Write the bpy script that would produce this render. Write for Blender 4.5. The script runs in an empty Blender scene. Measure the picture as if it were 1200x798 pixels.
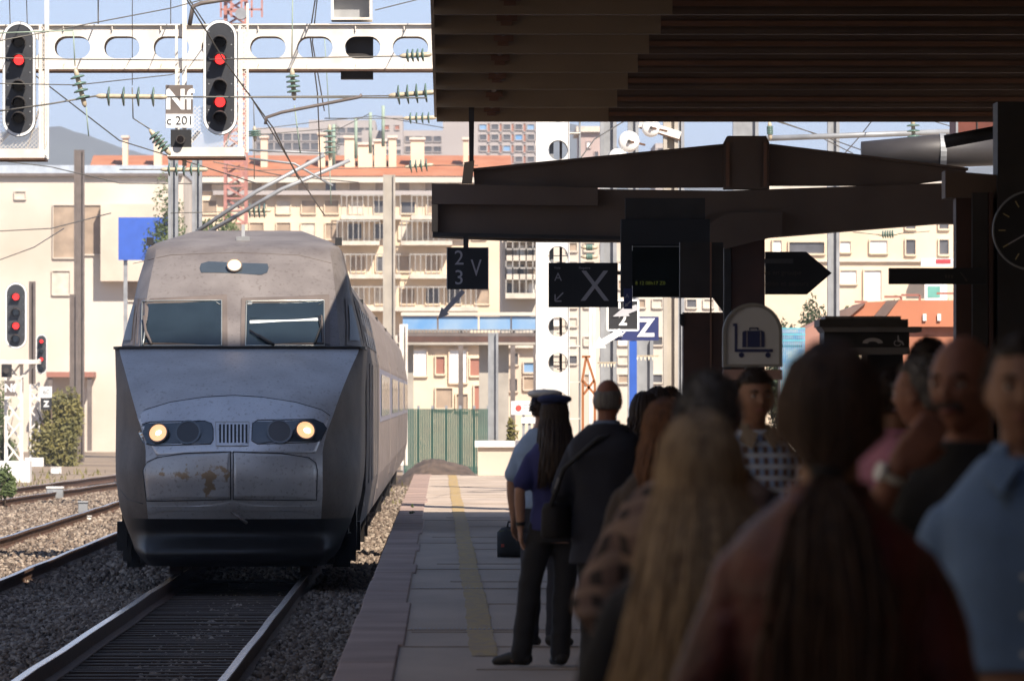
import bpy, bmesh, math, random
import numpy as np
from mathutils import Vector, Matrix, noise
from mathutils.geometry import tessellate_polygon
random.seed(7)
SC = bpy.context.scene
COL = SC.collection
# ------------------------------------------------------------------ camera, sky, sun, exposure
F = 8000.0                       # focal length in pixels of the 1200 px wide photograph
VX, VY, CZ = 520.0, 468.0, 1.5   # vanishing point of the platform and eye height
cam = bpy.data.cameras.new('camera')
camo = bpy.data.objects.new('camera', cam)
COL.objects.link(camo)
cam.sensor_width = 36.0
cam.lens = 36.0 * F / 1200.0
cam.clip_start = 0.5
cam.clip_end = 20000.0
camo.location = (0, 0, CZ)
camo.rotation_euler = (math.radians(90) + math.atan((VY - 399) / F), 0, -math.atan((600 - VX) / F))
cam.dof.use_dof = True
cam.dof.focus_distance = 75.0
cam.dof.aperture_fstop = 10.0
SC.camera = camo

SUN = Vector((-0.275, 0.60, -0.66)).normalized()      # direction the light travels
world = bpy.data.worlds.new("World")
SC.world = world
world.use_nodes = True
wn = world.node_tree
bg = wn.nodes['Background']
geo = wn.nodes.new('ShaderNodeTexCoord')
lift = wn.nodes.new('ShaderNodeVectorMath'); lift.operation = 'ADD'; lift.inputs[1].default_value = (0, 0, .12)   # clear air: little horizon glow
nrm = wn.nodes.new('ShaderNodeVectorMath'); nrm.operation = 'NORMALIZE'
wn.links.new(geo.outputs['Generated'], lift.inputs[0]); wn.links.new(lift.outputs[0], nrm.inputs[0])
sky = wn.nodes.new('ShaderNodeTexSky')
sky.sky_type = 'NISHITA'
wn.links.new(nrm.outputs[0], sky.inputs[0])
sky.sun_disc = False
sky.sun_elevation = math.asin(-SUN.z)
sky.sun_rotation = math.atan2(-SUN.x, -SUN.y)
sky.air_density = 1.0
sky.dust_density = 0.15
sky.ozone_density = 1.6
sky.altitude = 1800
tint = wn.nodes.new('ShaderNodeMix')
tint.data_type = 'RGBA'; tint.blend_type = 'MULTIPLY'; tint.inputs[0].default_value = 1.0
tint.inputs[7].default_value = (1.10, .94, .86, 1)
wn.links.new(sky.outputs[0], tint.inputs[6])
wn.links.new(tint.outputs[2], bg.inputs[0])
bg.inputs[1].default_value = 0.118
sl = bpy.data.lights.new('sun', 'SUN')
sl.energy = 5.0
sl.angle = math.radians(0.5)
sl.color = (1.0, 0.90, 0.78)
so = bpy.data.objects.new('sun', sl)
COL.objects.link(so)
so.rotation_euler = SUN.to_track_quat('-Z', 'Y').to_euler()
SC.view_settings.view_transform = 'Standard'
SC.view_settings.look = 'None'
SC.view_settings.exposure = 0.92
SC.view_settings.gamma = 1.0
SC.cycles.max_bounces = 6
SC.cycles.use_denoising = True

# ------------------------------------------------------------------ helpers
def W(px, py, Y):
    return Vector(((px - VX) / F * Y, Y, CZ + (VY - py) / F * Y))

def mat(name, c, rough=0.7, metal=0.0, var=0.25, scale=3.0, c2=None, bump=0.0, bscale=None, emit=None, es=0.0,
        spec=0.5, stretch=None, coat=0.0, alpha=None):
    m = bpy.data.materials.new(name)
    m.use_nodes = True
    nt = m.node_tree
    b = nt.nodes['Principled BSDF']
    b.inputs['Roughness'].default_value = rough
    b.inputs['Metallic'].default_value = metal
    b.inputs['Specular IOR Level'].default_value = spec
    b.inputs['Coat Weight'].default_value = coat
    tc = nt.nodes.new('ShaderNodeTexCoord')
    vec = tc.outputs['Object']
    if stretch:
        mp = nt.nodes.new('ShaderNodeMapping')
        mp.inputs['Scale'].default_value = stretch
        nt.links.new(vec, mp.inputs[0])
        vec = mp.outputs[0]
    n = nt.nodes.new('ShaderNodeTexNoise')
    n.inputs['Scale'].default_value = scale
    n.inputs['Detail'].default_value = 5
    nt.links.new(vec, n.inputs['Vector'])
    r = nt.nodes.new('ShaderNodeValToRGB')
    r.color_ramp.elements[0].position = 0.32
    r.color_ramp.elements[1].position = 0.68
    if c2 is None:
        c2 = tuple(max(0, x * (1 - var)) for x in c)
    r.color_ramp.elements[0].color = (*c2, 1)
    r.color_ramp.elements[1].color = (*c, 1)
    nt.links.new(n.outputs[0], r.inputs[0])
    nt.links.new(r.outputs[0], b.inputs['Base Color'])
    if bump:
        n2 = nt.nodes.new('ShaderNodeTexNoise')
        n2.inputs['Scale'].default_value = bscale or scale * 6
        n2.inputs['Detail'].default_value = 6
        nt.links.new(vec, n2.inputs['Vector'])
        bu = nt.nodes.new('ShaderNodeBump')
        bu.inputs['Strength'].default_value = min(1, bump)
        bu.inputs['Distance'].default_value = 0.02
        nt.links.new(n2.outputs[0], bu.inputs['Height'])
        nt.links.new(bu.outputs[0], b.inputs['Normal'])
    if emit:
        b.inputs['Emission Color'].default_value = (*emit, 1)
        b.inputs['Emission Strength'].default_value = es
    return m

class MB:
    def __init__(s):
        s.v = []; s.f = []
    def add(s, vs, fs):
        o = len(s.v)
        s.v += [tuple(v) for v in vs]
        s.f += [tuple(i + o for i in f) for f in fs]
        return s
    def box(s, x0, x1, y0, y1, z0, z1):
        vs = [(x, y, z) for x in (x0, x1) for y in (y0, y1) for z in (z0, z1)]
        return s.add(vs, [(0, 1, 3, 2), (4, 6, 7, 5), (0, 4, 5, 1), (2, 3, 7, 6), (0, 2, 6, 4), (1, 5, 7, 3)])
    def bar(s, a, b, w, h=None, up=(0, 0, 1)):
        h = h or w
        a = Vector(a); b = Vector(b); d = (b - a).normalized()
        up = Vector(up)
        if abs(d.dot(up)) > .98: up = Vector((0, 1, 0))
        x = d.cross(up).normalized(); z = x.cross(d)
        vs = []
        for p in (a, b):
            for sx, sz in ((-1, -1), (1, -1), (1, 1), (-1, 1)):
                vs.append(p + x * sx * w / 2 + z * sz * h / 2)
        return s.add(vs, [(3, 2, 1, 0), (4, 5, 6, 7), (0, 1, 5, 4), (1, 2, 6, 5), (2, 3, 7, 6), (3, 0, 4, 7)])
    def tube(s, pts, r, seg=8, flat=1.0, cap=True):
        pts = [Vector(p) for p in pts]
        rs = r if isinstance(r, (list, tuple)) else [r] * len(pts)
        n = len(pts); vs = []; prevx = None
        ax = max((q - pts[0] for q in pts), key=lambda q: q.length)
        col = ax.length > 1e-9 and all((q - pts[0]).cross(ax.normalized()).length < 1e-5 for q in pts)
        if (pts[-1] - pts[0]).dot(ax) < 0: ax = -ax
        for i, p in enumerate(pts):
            d = (pts[min(i + 1, n - 1)] - pts[max(i - 1, 0)])
            d = ax.normalized() if col else (d.normalized() if d.length > 1e-9 else Vector((0, 0, 1)))
            if prevx is None:
                u = Vector((0, 1, 0)) if abs(d.y) < .9 else Vector((1, 0, 0))
                x = (u - d * u.dot(d)).normalized()
            else:
                x = (prevx - d * prevx.dot(d)).normalized()
            prevx = x; y = d.cross(x)
            for k in range(seg):
                a = 2 * math.pi * k / seg
                vs.append(p + x * math.cos(a) * rs[i] * flat + y * math.sin(a) * rs[i])
        fs = []
        for i in range(n - 1):
            for k in range(seg):
                k2 = (k + 1) % seg
                fs.append((i * seg + k, i * seg + k2, (i + 1) * seg + k2, (i + 1) * seg + k))
        if cap:
            fs.append(tuple(range(seg - 1, -1, -1)))
            fs.append(tuple((n - 1) * seg + k for k in range(seg)))
        return s.add(vs, fs)
    def chain(s, pts, rs, seg=12, flat=1.0):
        """tube with rounded ends"""
        pts = [Vector(p) for p in pts]; rs = list(rs)
        a = (pts[0] - pts[1]).normalized(); b = (pts[-1] - pts[-2]).normalized()
        P = [pts[0] + a * rs[0] * q for q in (.95, .8, .5)] + pts + [pts[-1] + b * rs[-1] * q for q in (.5, .8, .95)]
        R = [rs[0] * q for q in (.3, .6, .87)] + rs + [rs[-1] * q for q in (.87, .6, .3)]
        return s.tube(P, R, seg, flat)
    def rings(s, rings, seg=20, cap=True):
        """rings: (cx,cy,z,rx,ry[,power])"""
        vs = []; n = len(rings)
        for rg in rings:
            cx, cy, z, rx, ry = rg[:5]
            pw = rg[5] if len(rg) > 5 else 1.0
            for k in range(seg):
                a = 2 * math.pi * k / seg
                c, q = math.cos(a), math.sin(a)
                vs.append((cx + rx * math.copysign(abs(c) ** pw, c), cy + ry * math.copysign(abs(q) ** pw, q), z))
        fs = []
        for i in range(n - 1):
            for k in range(seg):
                k2 = (k + 1) % seg
                fs.append((i * seg + k, i * seg + k2, (i + 1) * seg + k2, (i + 1) * seg + k))
        if cap:
            fs.append(tuple(range(seg - 1, -1, -1)))
            fs.append(tuple((n - 1) * seg + k for k in range(seg)))
        return s.add(vs, fs)
    def lathe(s, p0, p1, prof, seg=12):
        """prof: (t along axis in metres, radius)"""
        p0 = Vector(p0); d = (Vector(p1) - p0).normalized()
        return s.tube([p0 + d * t for t, r in prof], [r for t, r in prof], seg)
    def ell(s, c, rx, ry, rz, nu=12, nv=8):
        c = Vector(c); vs = []; fs = []
        for j in range(1, nv):
            th = math.pi * j / nv
            for i in range(nu):
                a = 2 * math.pi * i / nu
                vs.append(c + Vector((rx * math.sin(th) * math.cos(a), ry * math.sin(th) * math.sin(a), rz * math.cos(th))))
        t = len(vs); vs += [c + Vector((0, 0, rz)), c - Vector((0, 0, rz))]
        for j in range(nv - 2):
            for i in range(nu):
                i2 = (i + 1) % nu
                fs.append((j * nu + i, (j + 1) * nu + i, (j + 1) * nu + i2, j * nu + i2))
        for i in range(nu):
            i2 = (i + 1) % nu
            fs.append((t, i, i2)); fs.append((t + 1, (nv - 2) * nu + i2, (nv - 2) * nu + i))
        return s.add(vs, fs)
    def disc(s, c, r, y0, y1, seg=24, r2=None):
        """cylinder along Y"""
        return s.tube([(c[0], y0, c[2]), (c[0], y1, c[2])], [r, r if r2 is None else r2], seg)
    def plate(s, outer, holes, y0, y1):
        """XZ outline with holes, extruded along Y"""
        loops = [outer] + list(holes)
        flat = [p for l in loops for p in l]
        tris = tessellate_polygon([[Vector((p[0], p[1], 0)) for p in l] for l in loops])
        n = len(flat)
        vs = [(p[0], y0, p[1]) for p in flat] + [(p[0], y1, p[1]) for p in flat]
        fs = [tuple(t) for t in tris] + [tuple(i + n for i in reversed(t)) for t in tris]
        o = 0
        for l in loops:
            m = len(l)
            for i in range(m):
                a, b = o + i, o + (i + 1) % m
                fs.append((a, b, b + n, a + n))
            o += m
        return s.add(vs, fs)
    def plate_x(s, outer, x0, x1):
        """YZ outline extruded along X"""
        n = len(outer)
        vs = [(x0, p[0], p[1]) for p in outer] + [(x1, p[0], p[1]) for p in outer]
        fs = [tuple(range(n)), tuple(reversed(range(n, 2 * n)))]
        fs += [(i, (i + 1) % n, (i + 1) % n + n, i + n) for i in range(n)]
        return s.add(vs, fs)
    def mesh(s, name, smooth=False, fix=True):
        me = bpy.data.meshes.new(name)
        me.from_pydata(s.v, [], s.f)
        if fix:
            bm = bmesh.new(); bm.from_mesh(me)
            bmesh.ops.recalc_face_normals(bm, faces=bm.faces)
            bm.to_mesh(me); bm.free()
        if smooth:
            for p in me.polygons: p.use_smooth = True
        return me
    def build(s, name, m, parent=None, smooth=False, bevel=0, fix=True):
        me = s.mesh(name, smooth, fix)
        return link(name, me, m, parent, bevel)

def link(name, me, m, parent=None, bevel=0):
    if m: me.materials.append(m)
    o = bpy.data.objects.new(name, me)
    COL.objects.link(o)
    if parent: o.parent = parent
    if bevel:
        b = o.modifiers.new('bevel', 'BEVEL'); b.width = bevel; b.segments = 2; b.limit_method = 'ANGLE'
    return o

def tag(o, label, cat, group=None, kind=None):
    if label: o['label'] = label
    if cat: o['category'] = cat
    if group: o['group'] = group
    if kind: o['kind'] = kind
    return o
def struct(o):
    o['kind'] = 'structure'; return o
def empty(name, loc, label, cat, group=None, rz=0):
    o = bpy.data.objects.new(name, None)
    COL.objects.link(o); o.location = loc; o.rotation_euler = (0, 0, rz)
    o.empty_display_size = .2
    return tag(o, label, cat, group)
def copy_tree(o, parent=None):
    c = o.copy(); COL.objects.link(c)
    if parent: c.parent = parent
    for ch in list(o.children): copy_tree(ch, c)
    return c
def stadium(cx, cz, w, h, n=10):
    """vertical or horizontal rounded slot outline"""
    pts = []
    r = min(w, h) / 2
    if h >= w:
        for k in range(n + 1): a = math.pi * k / n; pts.append((cx + r * math.cos(a), cz + h / 2 - r + r * math.sin(a)))
        for k in range(n + 1): a = math.pi + math.pi * k / n; pts.append((cx + r * math.cos(a), cz - h / 2 + r + r * math.sin(a)))
    else:
        for k in range(n + 1): a = -math.pi / 2 + math.pi * k / n; pts.append((cx + w / 2 - r + r * math.cos(a), cz + r * math.sin(a)))
        for k in range(n + 1): a = math.pi / 2 + math.pi * k / n; pts.append((cx - w / 2 + r + r * math.cos(a), cz + r * math.sin(a)))
    return pts
def circle(cx, cz, r, n=28):
    return [(cx + r * math.cos(2 * math.pi * k / n), cz + r * math.sin(2 * math.pi * k / n)) for k in range(n)]
def text(name, s, size, x, y, z, m, parent=None, align='CENTER', ext=0.002, rot=(math.pi / 2, 0, 0), sx=1.0, weight=0.0):
    cu = bpy.data.curves.new(name, 'FONT')
    cu.body = s; cu.size = size; cu.extrude = ext; cu.align_x = align; cu.align_y = 'CENTER'
    cu.offset = weight
    cu.resolution_u = 3
    t = bpy.data.objects.new('tmp', cu); COL.objects.link(t)
    dg = bpy.context.evaluated_depsgraph_get()
    me = bpy.data.meshes.new_from_object(t.evaluated_get(dg))
    me.name = name
    bpy.data.objects.remove(t)
    me.transform(Matrix.Translation((x, y, z)) @ Matrix.Rotation(rot[0], 4, 'X') @ Matrix.Diagonal((sx, 1, 1, 1)))
    me.materials.clear()
    return link(name, me, m, parent)

# ------------------------------------------------------------------ materials
M = {}
M['asphalt'] = mat('platform_asphalt', (.48, .39, .315), .85, var=.25, scale=1.3, bump=.25, bscale=60, stretch=(1, .25, 1))
M['kerb'] = mat('kerb_stone', (.38, .27, .225), .8, var=.35, scale=1.1, bump=.25, bscale=40)
M['yellow'] = mat('worn_yellow_paint', (.44, .30, .10), .7, c2=(.33, .24, .14), scale=2.2, bump=.1, bscale=50, stretch=(6, 1, 1))
M['joint'] = mat('joint_dark', (.38, .31, .25), .9)
M['earth'] = mat('trackside_earth', (.30, .225, .155), .95, c2=(.16, .12, .09), scale=.35, bump=.5, bscale=4)
M['sleeper'] = mat('sleeper_wood', (.10, .07, .05), .85, c2=(.05, .035, .028), scale=5, bump=.4, bscale=30, stretch=(.3, 3, 3))
M['rail_side'] = mat('rail_rust', (.13, .065, .035), .7, c2=(.07, .035, .022), scale=8, bump=.3)
M['rail_top'] = mat('rail_polished', (.62, .62, .62), .22, metal=1.0, var=.2, scale=4)
M['white_paint'] = mat('white_paint_weathered', (.78, .75, .70), .55, c2=(.60, .54, .46), scale=2.5, bump=.08)
M['pylon_white'] = mat('pylon_white_paint', (.80, .78, .74), .5, var=.1, scale=1.5)
M['galv'] = mat('galvanised_steel', (.34, .35, .36), .5, metal=.3, var=.3, scale=3)
M['dark_steel'] = mat('dark_steel', (.045, .038, .034), .6, var=.4, scale=4)
M['brown_steel'] = mat('brown_painted_steel', (.10, .045, .03), .6, c2=(.055, .028, .02), scale=3)
M['canopy'] = mat('canopy_paint', (.17, .115, .08), .65, c2=(.12, .08, .058), scale=1.2, bump=.05)
M['canopy_beige'] = mat('canopy_beige_paint', (.36, .27, .175), .6, var=.15, scale=1.3)
M['canopy_brown'] = mat('canopy_brown_paint', (.26, .13, .075), .6, var=.3, scale=2)
M['black'] = mat('matt_black', (.018, .018, .02), .6, var=.3)
M['signal_black'] = mat('signal_panel_black', (.04, .042, .048), .5, var=.35, scale=5)
M['rubber'] = mat('rubber', (.02, .02, .02), .8, var=.3)
M['glass_ins'] = mat('green_glass_insulator', (.12, .20, .165), .3, spec=.5, var=.3, coat=.2)
M['ceramic'] = mat('beige_ceramic', (.50, .42, .30), .4, var=.2, scale=20)
M['wire'] = mat('catenary_wire', (.17, .16, .14), .6, metal=.4)
M['wire_green'] = mat('verdigris_copper_wire', (.30, .38, .30), .7, var=.3)
M['red_lamp'] = mat('red_lamp', (.5, .01, .01), .3, emit=(1.0, .03, .028), es=1.5, var=.05)
M['dark_lens'] = mat('unlit_lens', (.015, .012, .012), .12, coat=.6, var=.2)
M['warm_lamp'] = mat('warm_headlamp', (.8, .6, .4), .3, emit=(1.0, .50, .22), es=.65, var=.05)
M['hot_core'] = mat('hot_lamp_core', (1, .9, .7), .3, emit=(1.0, .80, .48), es=7.0, var=.02)
M['leaf'] = mat('leaf_green', (.10, .13, .04), .6, c2=(.045, .07, .022), scale=1.4)
M['leaf_dark'] = mat('leaf_dark_green', (.035, .055, .022), .6, c2=(.018, .03, .012), scale=.8)
M['leaf_olive'] = mat('leaf_olive_green', (.20, .17, .05), .6, c2=(.09, .09, .03), scale=2)
M['bark'] = mat('bark', (.10, .07, .05), .9, bump=.5)
M['concrete'] = mat('concrete', (.42, .38, .32), .85, c2=(.30, .27, .23), scale=1.5, bump=.2)
M['white_stone'] = mat('white_coping', (.78, .76, .72), .7, var=.15)
M['sign_grey'] = mat('sign_grey_lettering', (.42, .40, .42), .6, var=.1)
M['sign_white'] = mat('sign_white_lettering', (.80, .80, .78), .6, var=.06)
M['sign_blue'] = mat('sign_navy_enamel', (.03, .04, .13), .4, var=.15)
M['pole_blue'] = mat('pole_blue_paint', (.03, .10, .42), .45, var=.15)
M['green_fence'] = mat('green_hoarding', (.022, .085, .06), .6, var=.3, scale=2)
M['red_lattice'] = mat('red_lattice_paint', (.45, .20, .165), .6, var=.3)

def ballast_material():
    m = bpy.data.materials.new('ballast_stone'); m.use_nodes = True
    nt = m.node_tree; b = nt.nodes['Principled BSDF']; b.inputs['Roughness'].default_value = .85
    g = nt.nodes.new('ShaderNodeNewGeometry'); r = nt.nodes.new('ShaderNodeValToRGB')
    cr = r.color_ramp
    cr.elements[0].color = (.07, .052, .04, 1); cr.elements[1].color = (.36, .29, .225, 1)
    e = cr.elements.new(.35); e.color = (.16, .115, .085, 1)
    e = cr.elements.new(.75); e.color = (.25, .20, .155, 1)
    nt.links.new(g.outputs['Random Per Island'], r.inputs[0]); nt.links.new(r.outputs[0], b.inputs['Base Color'])
    return m
M['ballast'] = ballast_material()
# ------------------------------------------------------------------ setting: ground, platform, tracks
RT = -0.55          # rail top
GZ = -0.74          # ballast surface
TX = -2.37          # centre of the main track
g = MB(); g.box(-1500, 1500, -200, 5000, -1.6, -0.80)
struct(g.build('ground', M['earth']))
# ballast bed sheet with a lumpy surface
def sheet(x0, x1, y0, y1, nx, ny, z, amp, fr):
    mb = MB(); vs = []; fs = []
    for j in range(ny + 1):
        for i in range(nx + 1):
            x = x0 + (x1 - x0) * i / nx; y = y0 + (y1 - y0) * j / ny
            vs.append((x, y, z + amp * noise.noise(Vector((x * fr, y * fr, 0)))))
    for j in range(ny):
        for i in range(nx):
            a = j * (nx + 1) + i
            fs.append((a, a + 1, a + nx + 2, a + nx + 1))
    return mb.add(vs, fs)
struct(sheet(-14, -.62, 20, 175, 60, 400, GZ - .015, .03, 1.7).build('ballast_bed', mat('ballast_bed', (.22, .165, .125), .95, c2=(.09, .068, .05), scale=9, bump=1, bscale=30), smooth=True))

def stones(name, n, x0, x1, ya, yb, s0, s1, seed, zf=None):
    rng = np.random.default_rng(seed)
    base = np.array([(-1, -1, -.6), (1, -.8, -.7), (.9, 1, -.6), (-.8, .9, -.7), (-.7, -.9, .6), (.8, -.7, .7), (.7, .8, .55), (-.9, .6, .65)])
    fc = np.array([(3, 2, 1, 0), (4, 5, 6, 7), (0, 1, 5, 4), (1, 2, 6, 5), (2, 3, 7, 6), (3, 0, 4, 7)])
    P = np.stack([rng.uniform(x0, x1, n), ya + (yb - ya) * rng.uniform(0, 1, n), np.zeros(n)], 1)
    sz = rng.uniform(s0, s1, (n, 1, 1)) * rng.uniform(.6, 1.25, (n, 1, 3))
    V = base[None] * (1 + rng.uniform(-.35, .35, (n, 8, 3))) * sz
    A = rng.normal(size=(n, 3, 3)); Q, _ = np.linalg.qr(A)
    V = np.einsum('nij,nkj->nki', Q, V)
    zz = zf(P[:, 0], P[:, 1]) if zf else np.full(n, GZ)
    P[:, 2] = zz + rng.uniform(-.01, .035, n)
    V = (V + P[:, None, :]).reshape(-1, 3)
    Fq = (fc[None] + (np.arange(n) * 8)[:, None, None]).reshape(-1, 4)
    me = bpy.data.meshes.new(name)
    me.vertices.add(len(V)); me.vertices.foreach_set('co', V.ravel())
    me.loops.add(Fq.size); me.loops.foreach_set('vertex_index', Fq.ravel())
    me.polygons.add(len(Fq)); me.polygons.foreach_set('loop_start', np.arange(0, Fq.size, 4)); me.polygons.foreach_set('loop_total', np.full(len(Fq), 4))
    me.update(); me.validate()
    o = link(name, me, M['ballast'])
    return tag(o, None, None, kind='stuff')
def slope(x, y):
    # the ballast falls away a little between the tracks
    d = np.abs(x - TX)
    return GZ + .03 * np.sin(x * 2.1) - .02 - .05 * (d < .72) + .045 * ((d > .84) & (d < 1.5))
tag(stones('ballast_stones', 76000, -9.2, -.64, 44, 84, .015, .031, 1, slope), 'grey brown track ballast around the rails and beside the platform', 'ballast', kind='stuff')
tag(stones('ballast_stones', 70000, -13.5, -.64, 84, 172, .02, .042, 2), 'sunlit pinkish ballast further along the tracks', 'ballast', kind='stuff')

def rail_pts(path):
    return [Vector(p) for p in path]
def rail(path, parent):
    """flat-bottomed rail along a polyline: rusty body, polished running surface"""
    prof = [(-.07, -.172), (.07, -.172), (.07, -.16), (.012, -.135), (.012, -.045), (.036, -.03), (.036, -.004), (.03, 0), (-.03, 0), (-.036, -.004), (-.036, -.03), (-.012, -.045), (-.012, -.135), (-.07, -.16)]
    mb = MB(); vs = []; n = len(prof)
    for i, p in enumerate(path):
        q = path[min(i + 1, len(path) - 1)] - path[max(i - 1, 0)]
        sd = Vector((q.y, -q.x, 0)).normalized()
        for a, b in prof: vs.append(p + sd * a + Vector((0, 0, b)))
    fs = []
    for i in range(len(path) - 1):
        for k in range(n):
            k2 = (k + 1) % n
            fs.append((i * n + k, i * n + k2, (i + 1) * n + k2, (i + 1) * n + k))
    fs += [tuple(range(n)), tuple((len(path) - 1) * n + k for k in reversed(range(n)))]
    o = mb.add(vs, fs).build('rail', M['rail_side'], parent)
    tp = MB(); vs = []; fs = []
    for i, p in enumerate(path):
        q = path[min(i + 1, len(path) - 1)] - path[max(i - 1, 0)]
        sd = Vector((q.y, -q.x, 0)).normalized()
        for a, b in ((-.035, -.008), (-.031, .003), (.031, .003), (.035, -.008)): vs.append(p + sd * a + Vector((0, 0, b)))
    for i in range(len(path) - 1):
        for k in range(3): fs.append((i * 4 + k, i * 4 + k + 1, i * 4 + 5 + k, i * 4 + 4 + k))
    tp.add(vs, fs).build('running_surface', M['rail_top'], o)
    return o
def track(cx, ya, yb, label, sl=(45, 100), curve=None, far=True):
    t = empty('railway_track', (0, 0, 0), label, 'track', 'railway tracks')
    cf = curve or (lambda y: cx)
    ys = np.arange(ya, yb + .1, 4.0)
    cpath = [Vector((cf(y), y, RT)) for y in ys]
    for s in (-1, 1):
        path = []
        for i, p in enumerate(cpath):
            q = cpath[min(i + 1, len(cpath) - 1)] - cpath[max(i - 1, 0)]
            sd = Vector((q.y, -q.x, 0)).normalized()
            path.append(p + sd * s * .753 + Vector((0, 0, .006 * math.sin(p.y * .9 + s))))
        rail(path, t)
    cnt = 0
    y = sl[0]
    prot = None
    rest = MB()
    while y < yb:
        x = cf(y)
        if cnt < 90 and y < sl[1]:
            if prot is None:
                mb = MB(); mb.box(-1.28, 1.28, -.125, .125, -.1, .0); prot = mb.mesh('sleeper'); prot.materials.append(M['sleeper'])
            o = bpy.data.objects.new('sleeper', prot); COL.objects.link(o); o.parent = t
            o.location = (x + random.uniform(-.04, .04), y, RT - .172 + random.uniform(-.006, .006)); o.rotation_euler = (0, random.uniform(-.003, .003), random.uniform(-.012, .012))
            cnt += 1
        else:
            rest.box(x - 1.28, x + 1.28, y - .125, y + .125, RT - .27, RT - .174)
        y += .6
    if rest.v and far: tag(rest.build('sleepers', M['sleeper'], t), None, None, kind='stuff')
    return t
track(TX, 40, 200, 'shiny rails of the track under the oncoming train')
track(-6.05, 56, 200, 'empty track just left of the oncoming train', sl=(58, 112), curve=lambda y: -5.8)
track(-11, 118, 214, 'farthest track, beside the small grey cabinets on the left', sl=(118, 150), curve=lambda y: -9.6 + .035 * (y - 146))

# platform
pb = MB(); pb.box(-.27, 16, -30, 136, -1.3, -.004); 
struct(pb.build('platform', M['asphalt']))
kb = MB()
y = 30.0
while y < 135.5:                       # edge stones with small joints between them
    L = 2.9
    w = .33 + random.choice((0, 0, .0, .03))
    kb.box(-.6 + random.uniform(-.006, .006), -.6 + w, y, min(y + L - .02, 136), -.16, .012 + random.uniform(-.004, .004))
    y += L
struct(kb.build('platform_edge', M['kerb'], bevel=.012))
pw = MB(); pw.box(-.52, -.28, -30, 136, -1.2, -.165)
struct(pw.build('platform_wall', M['concrete']))
yl = MB(); vs = []; fs = []
ys = np.arange(40, 136, .5)
for i, y in enumerate(ys):
    w = .082 + .006 * math.sin(y * 2.3) + .004 * math.sin(y * 5.1)
    c = .235 + .006 * math.sin(y * .4) - .0008 * (y - 50)
    vs += [(c - w, y, .001), (c + w, y, .001)]
for i in range(len(ys) - 1): fs.append((2 * i, 2 * i + 1, 2 * i + 3, 2 * i + 2))
yl.add(vs, fs)
struct(yl.build('platform_marking', M['yellow']))
jb = MB()
for y, w in ((41.5, .09), (44.5, .16), (54.2, .16), (60.4, .22), (71.5, .2), (85, .12), (98, .1), (107, .2), (118, .2), (127, .2)):
    jb.box(-.26, 9, y, y + w, -.003, .0015)
for y in np.arange(38, 135, 6.1): jb.box(-.26 + random.uniform(0, .5), 2.5, y, y + .05, -.003, .0015)
struct(jb.build('platform_joints', M['joint']))
# metal drain grates in the platform, thin comb lines
gr = MB()
for y in (44.62, 60.46, 54.25):
    for x in np.arange(-.22, 2.4, .03): gr.box(x, x + .012, y - .02, y + .14, .002, .005)
struct(gr.build('platform_drain', M['galv']))

# hills
hl = MB()
def ridge(x0, x1, Y, fn, n=70, depth=900):
    vs = []; fs = []
    for i in range(n + 1):
        x = x0 + (x1 - x0) * i / n; h = fn(x)
        vs += [(x, Y, -5), (x, Y + 120, h * .55), (x, Y + 300, h), (x, Y + depth, h * .3), (x, Y + depth + 300, -5)]
    for i in range(n):
        for k in range(4): fs.append((i * 5 + k, (i + 1) * 5 + k, (i + 1) * 5 + k + 1, i * 5 + k + 1))
    return vs, fs
def hz(px):
    pts = [(-600, 200), (-200, 175), (0, 156), (20, 153), (70, 150), (100, 158), (130, 168), (180, 182), (240, 190), (330, 196), (430, 160), (560, 165), (640, 140), (700, 150), (760, 200), (1000, 205), (1400, 175), (1900, 200)]
    return float(np.interp(px, [p[0] for p in pts], [p[1] for p in pts]))
Yh = 2600
def hfn(x):
    px = VX + x / (Yh + 300) * F
    return CZ + (VY - hz(px)) / F * (Yh + 300) + 1.6 * noise.noise(Vector((x * .02, 0, 0))) + .7 * noise.noise(Vector((x * .15, 3, 0)))
vs, fs = ridge(-420, 520, Yh, hfn, 300)
hl.add(vs, fs)
struct(hl.build('hills', mat('wooded_hill', (.055, .07, .06), .95, c2=(.03, .04, .035), scale=.02, bump=1, bscale=.15), smooth=True))

# ------------------------------------------------------------------ the high speed train
TY = 77.0
def hermite(z, zs, vs):
    if z <= zs[0]: return vs[0]
    if z >= zs[-1]: return vs[-1]
    i = max(k for k in range(len(zs) - 1) if zs[k] <= z)
    n = len(zs)
    def m(k):
        if k == 0: return (vs[1] - vs[0]) / (zs[1] - zs[0])
        if k == n - 1: return (vs[-1] - vs[-2]) / (zs[-1] - zs[-2])
        a = (vs[k] - vs[k - 1]) / (zs[k] - zs[k - 1]); b = (vs[k + 1] - vs[k]) / (zs[k + 1] - zs[k])
        return 0 if a * b <= 0 else 2 * a * b / (a + b)
    h = zs[i + 1] - zs[i]; t = (z - zs[i]) / h
    return ((2 * t**3 - 3 * t**2 + 1) * vs[i] + (t**3 - 2 * t**2 + t) * h * m(i) + (-2 * t**3 + 3 * t**2) * vs[i + 1] + (t**3 - t**2) * h * m(i + 1))
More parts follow.
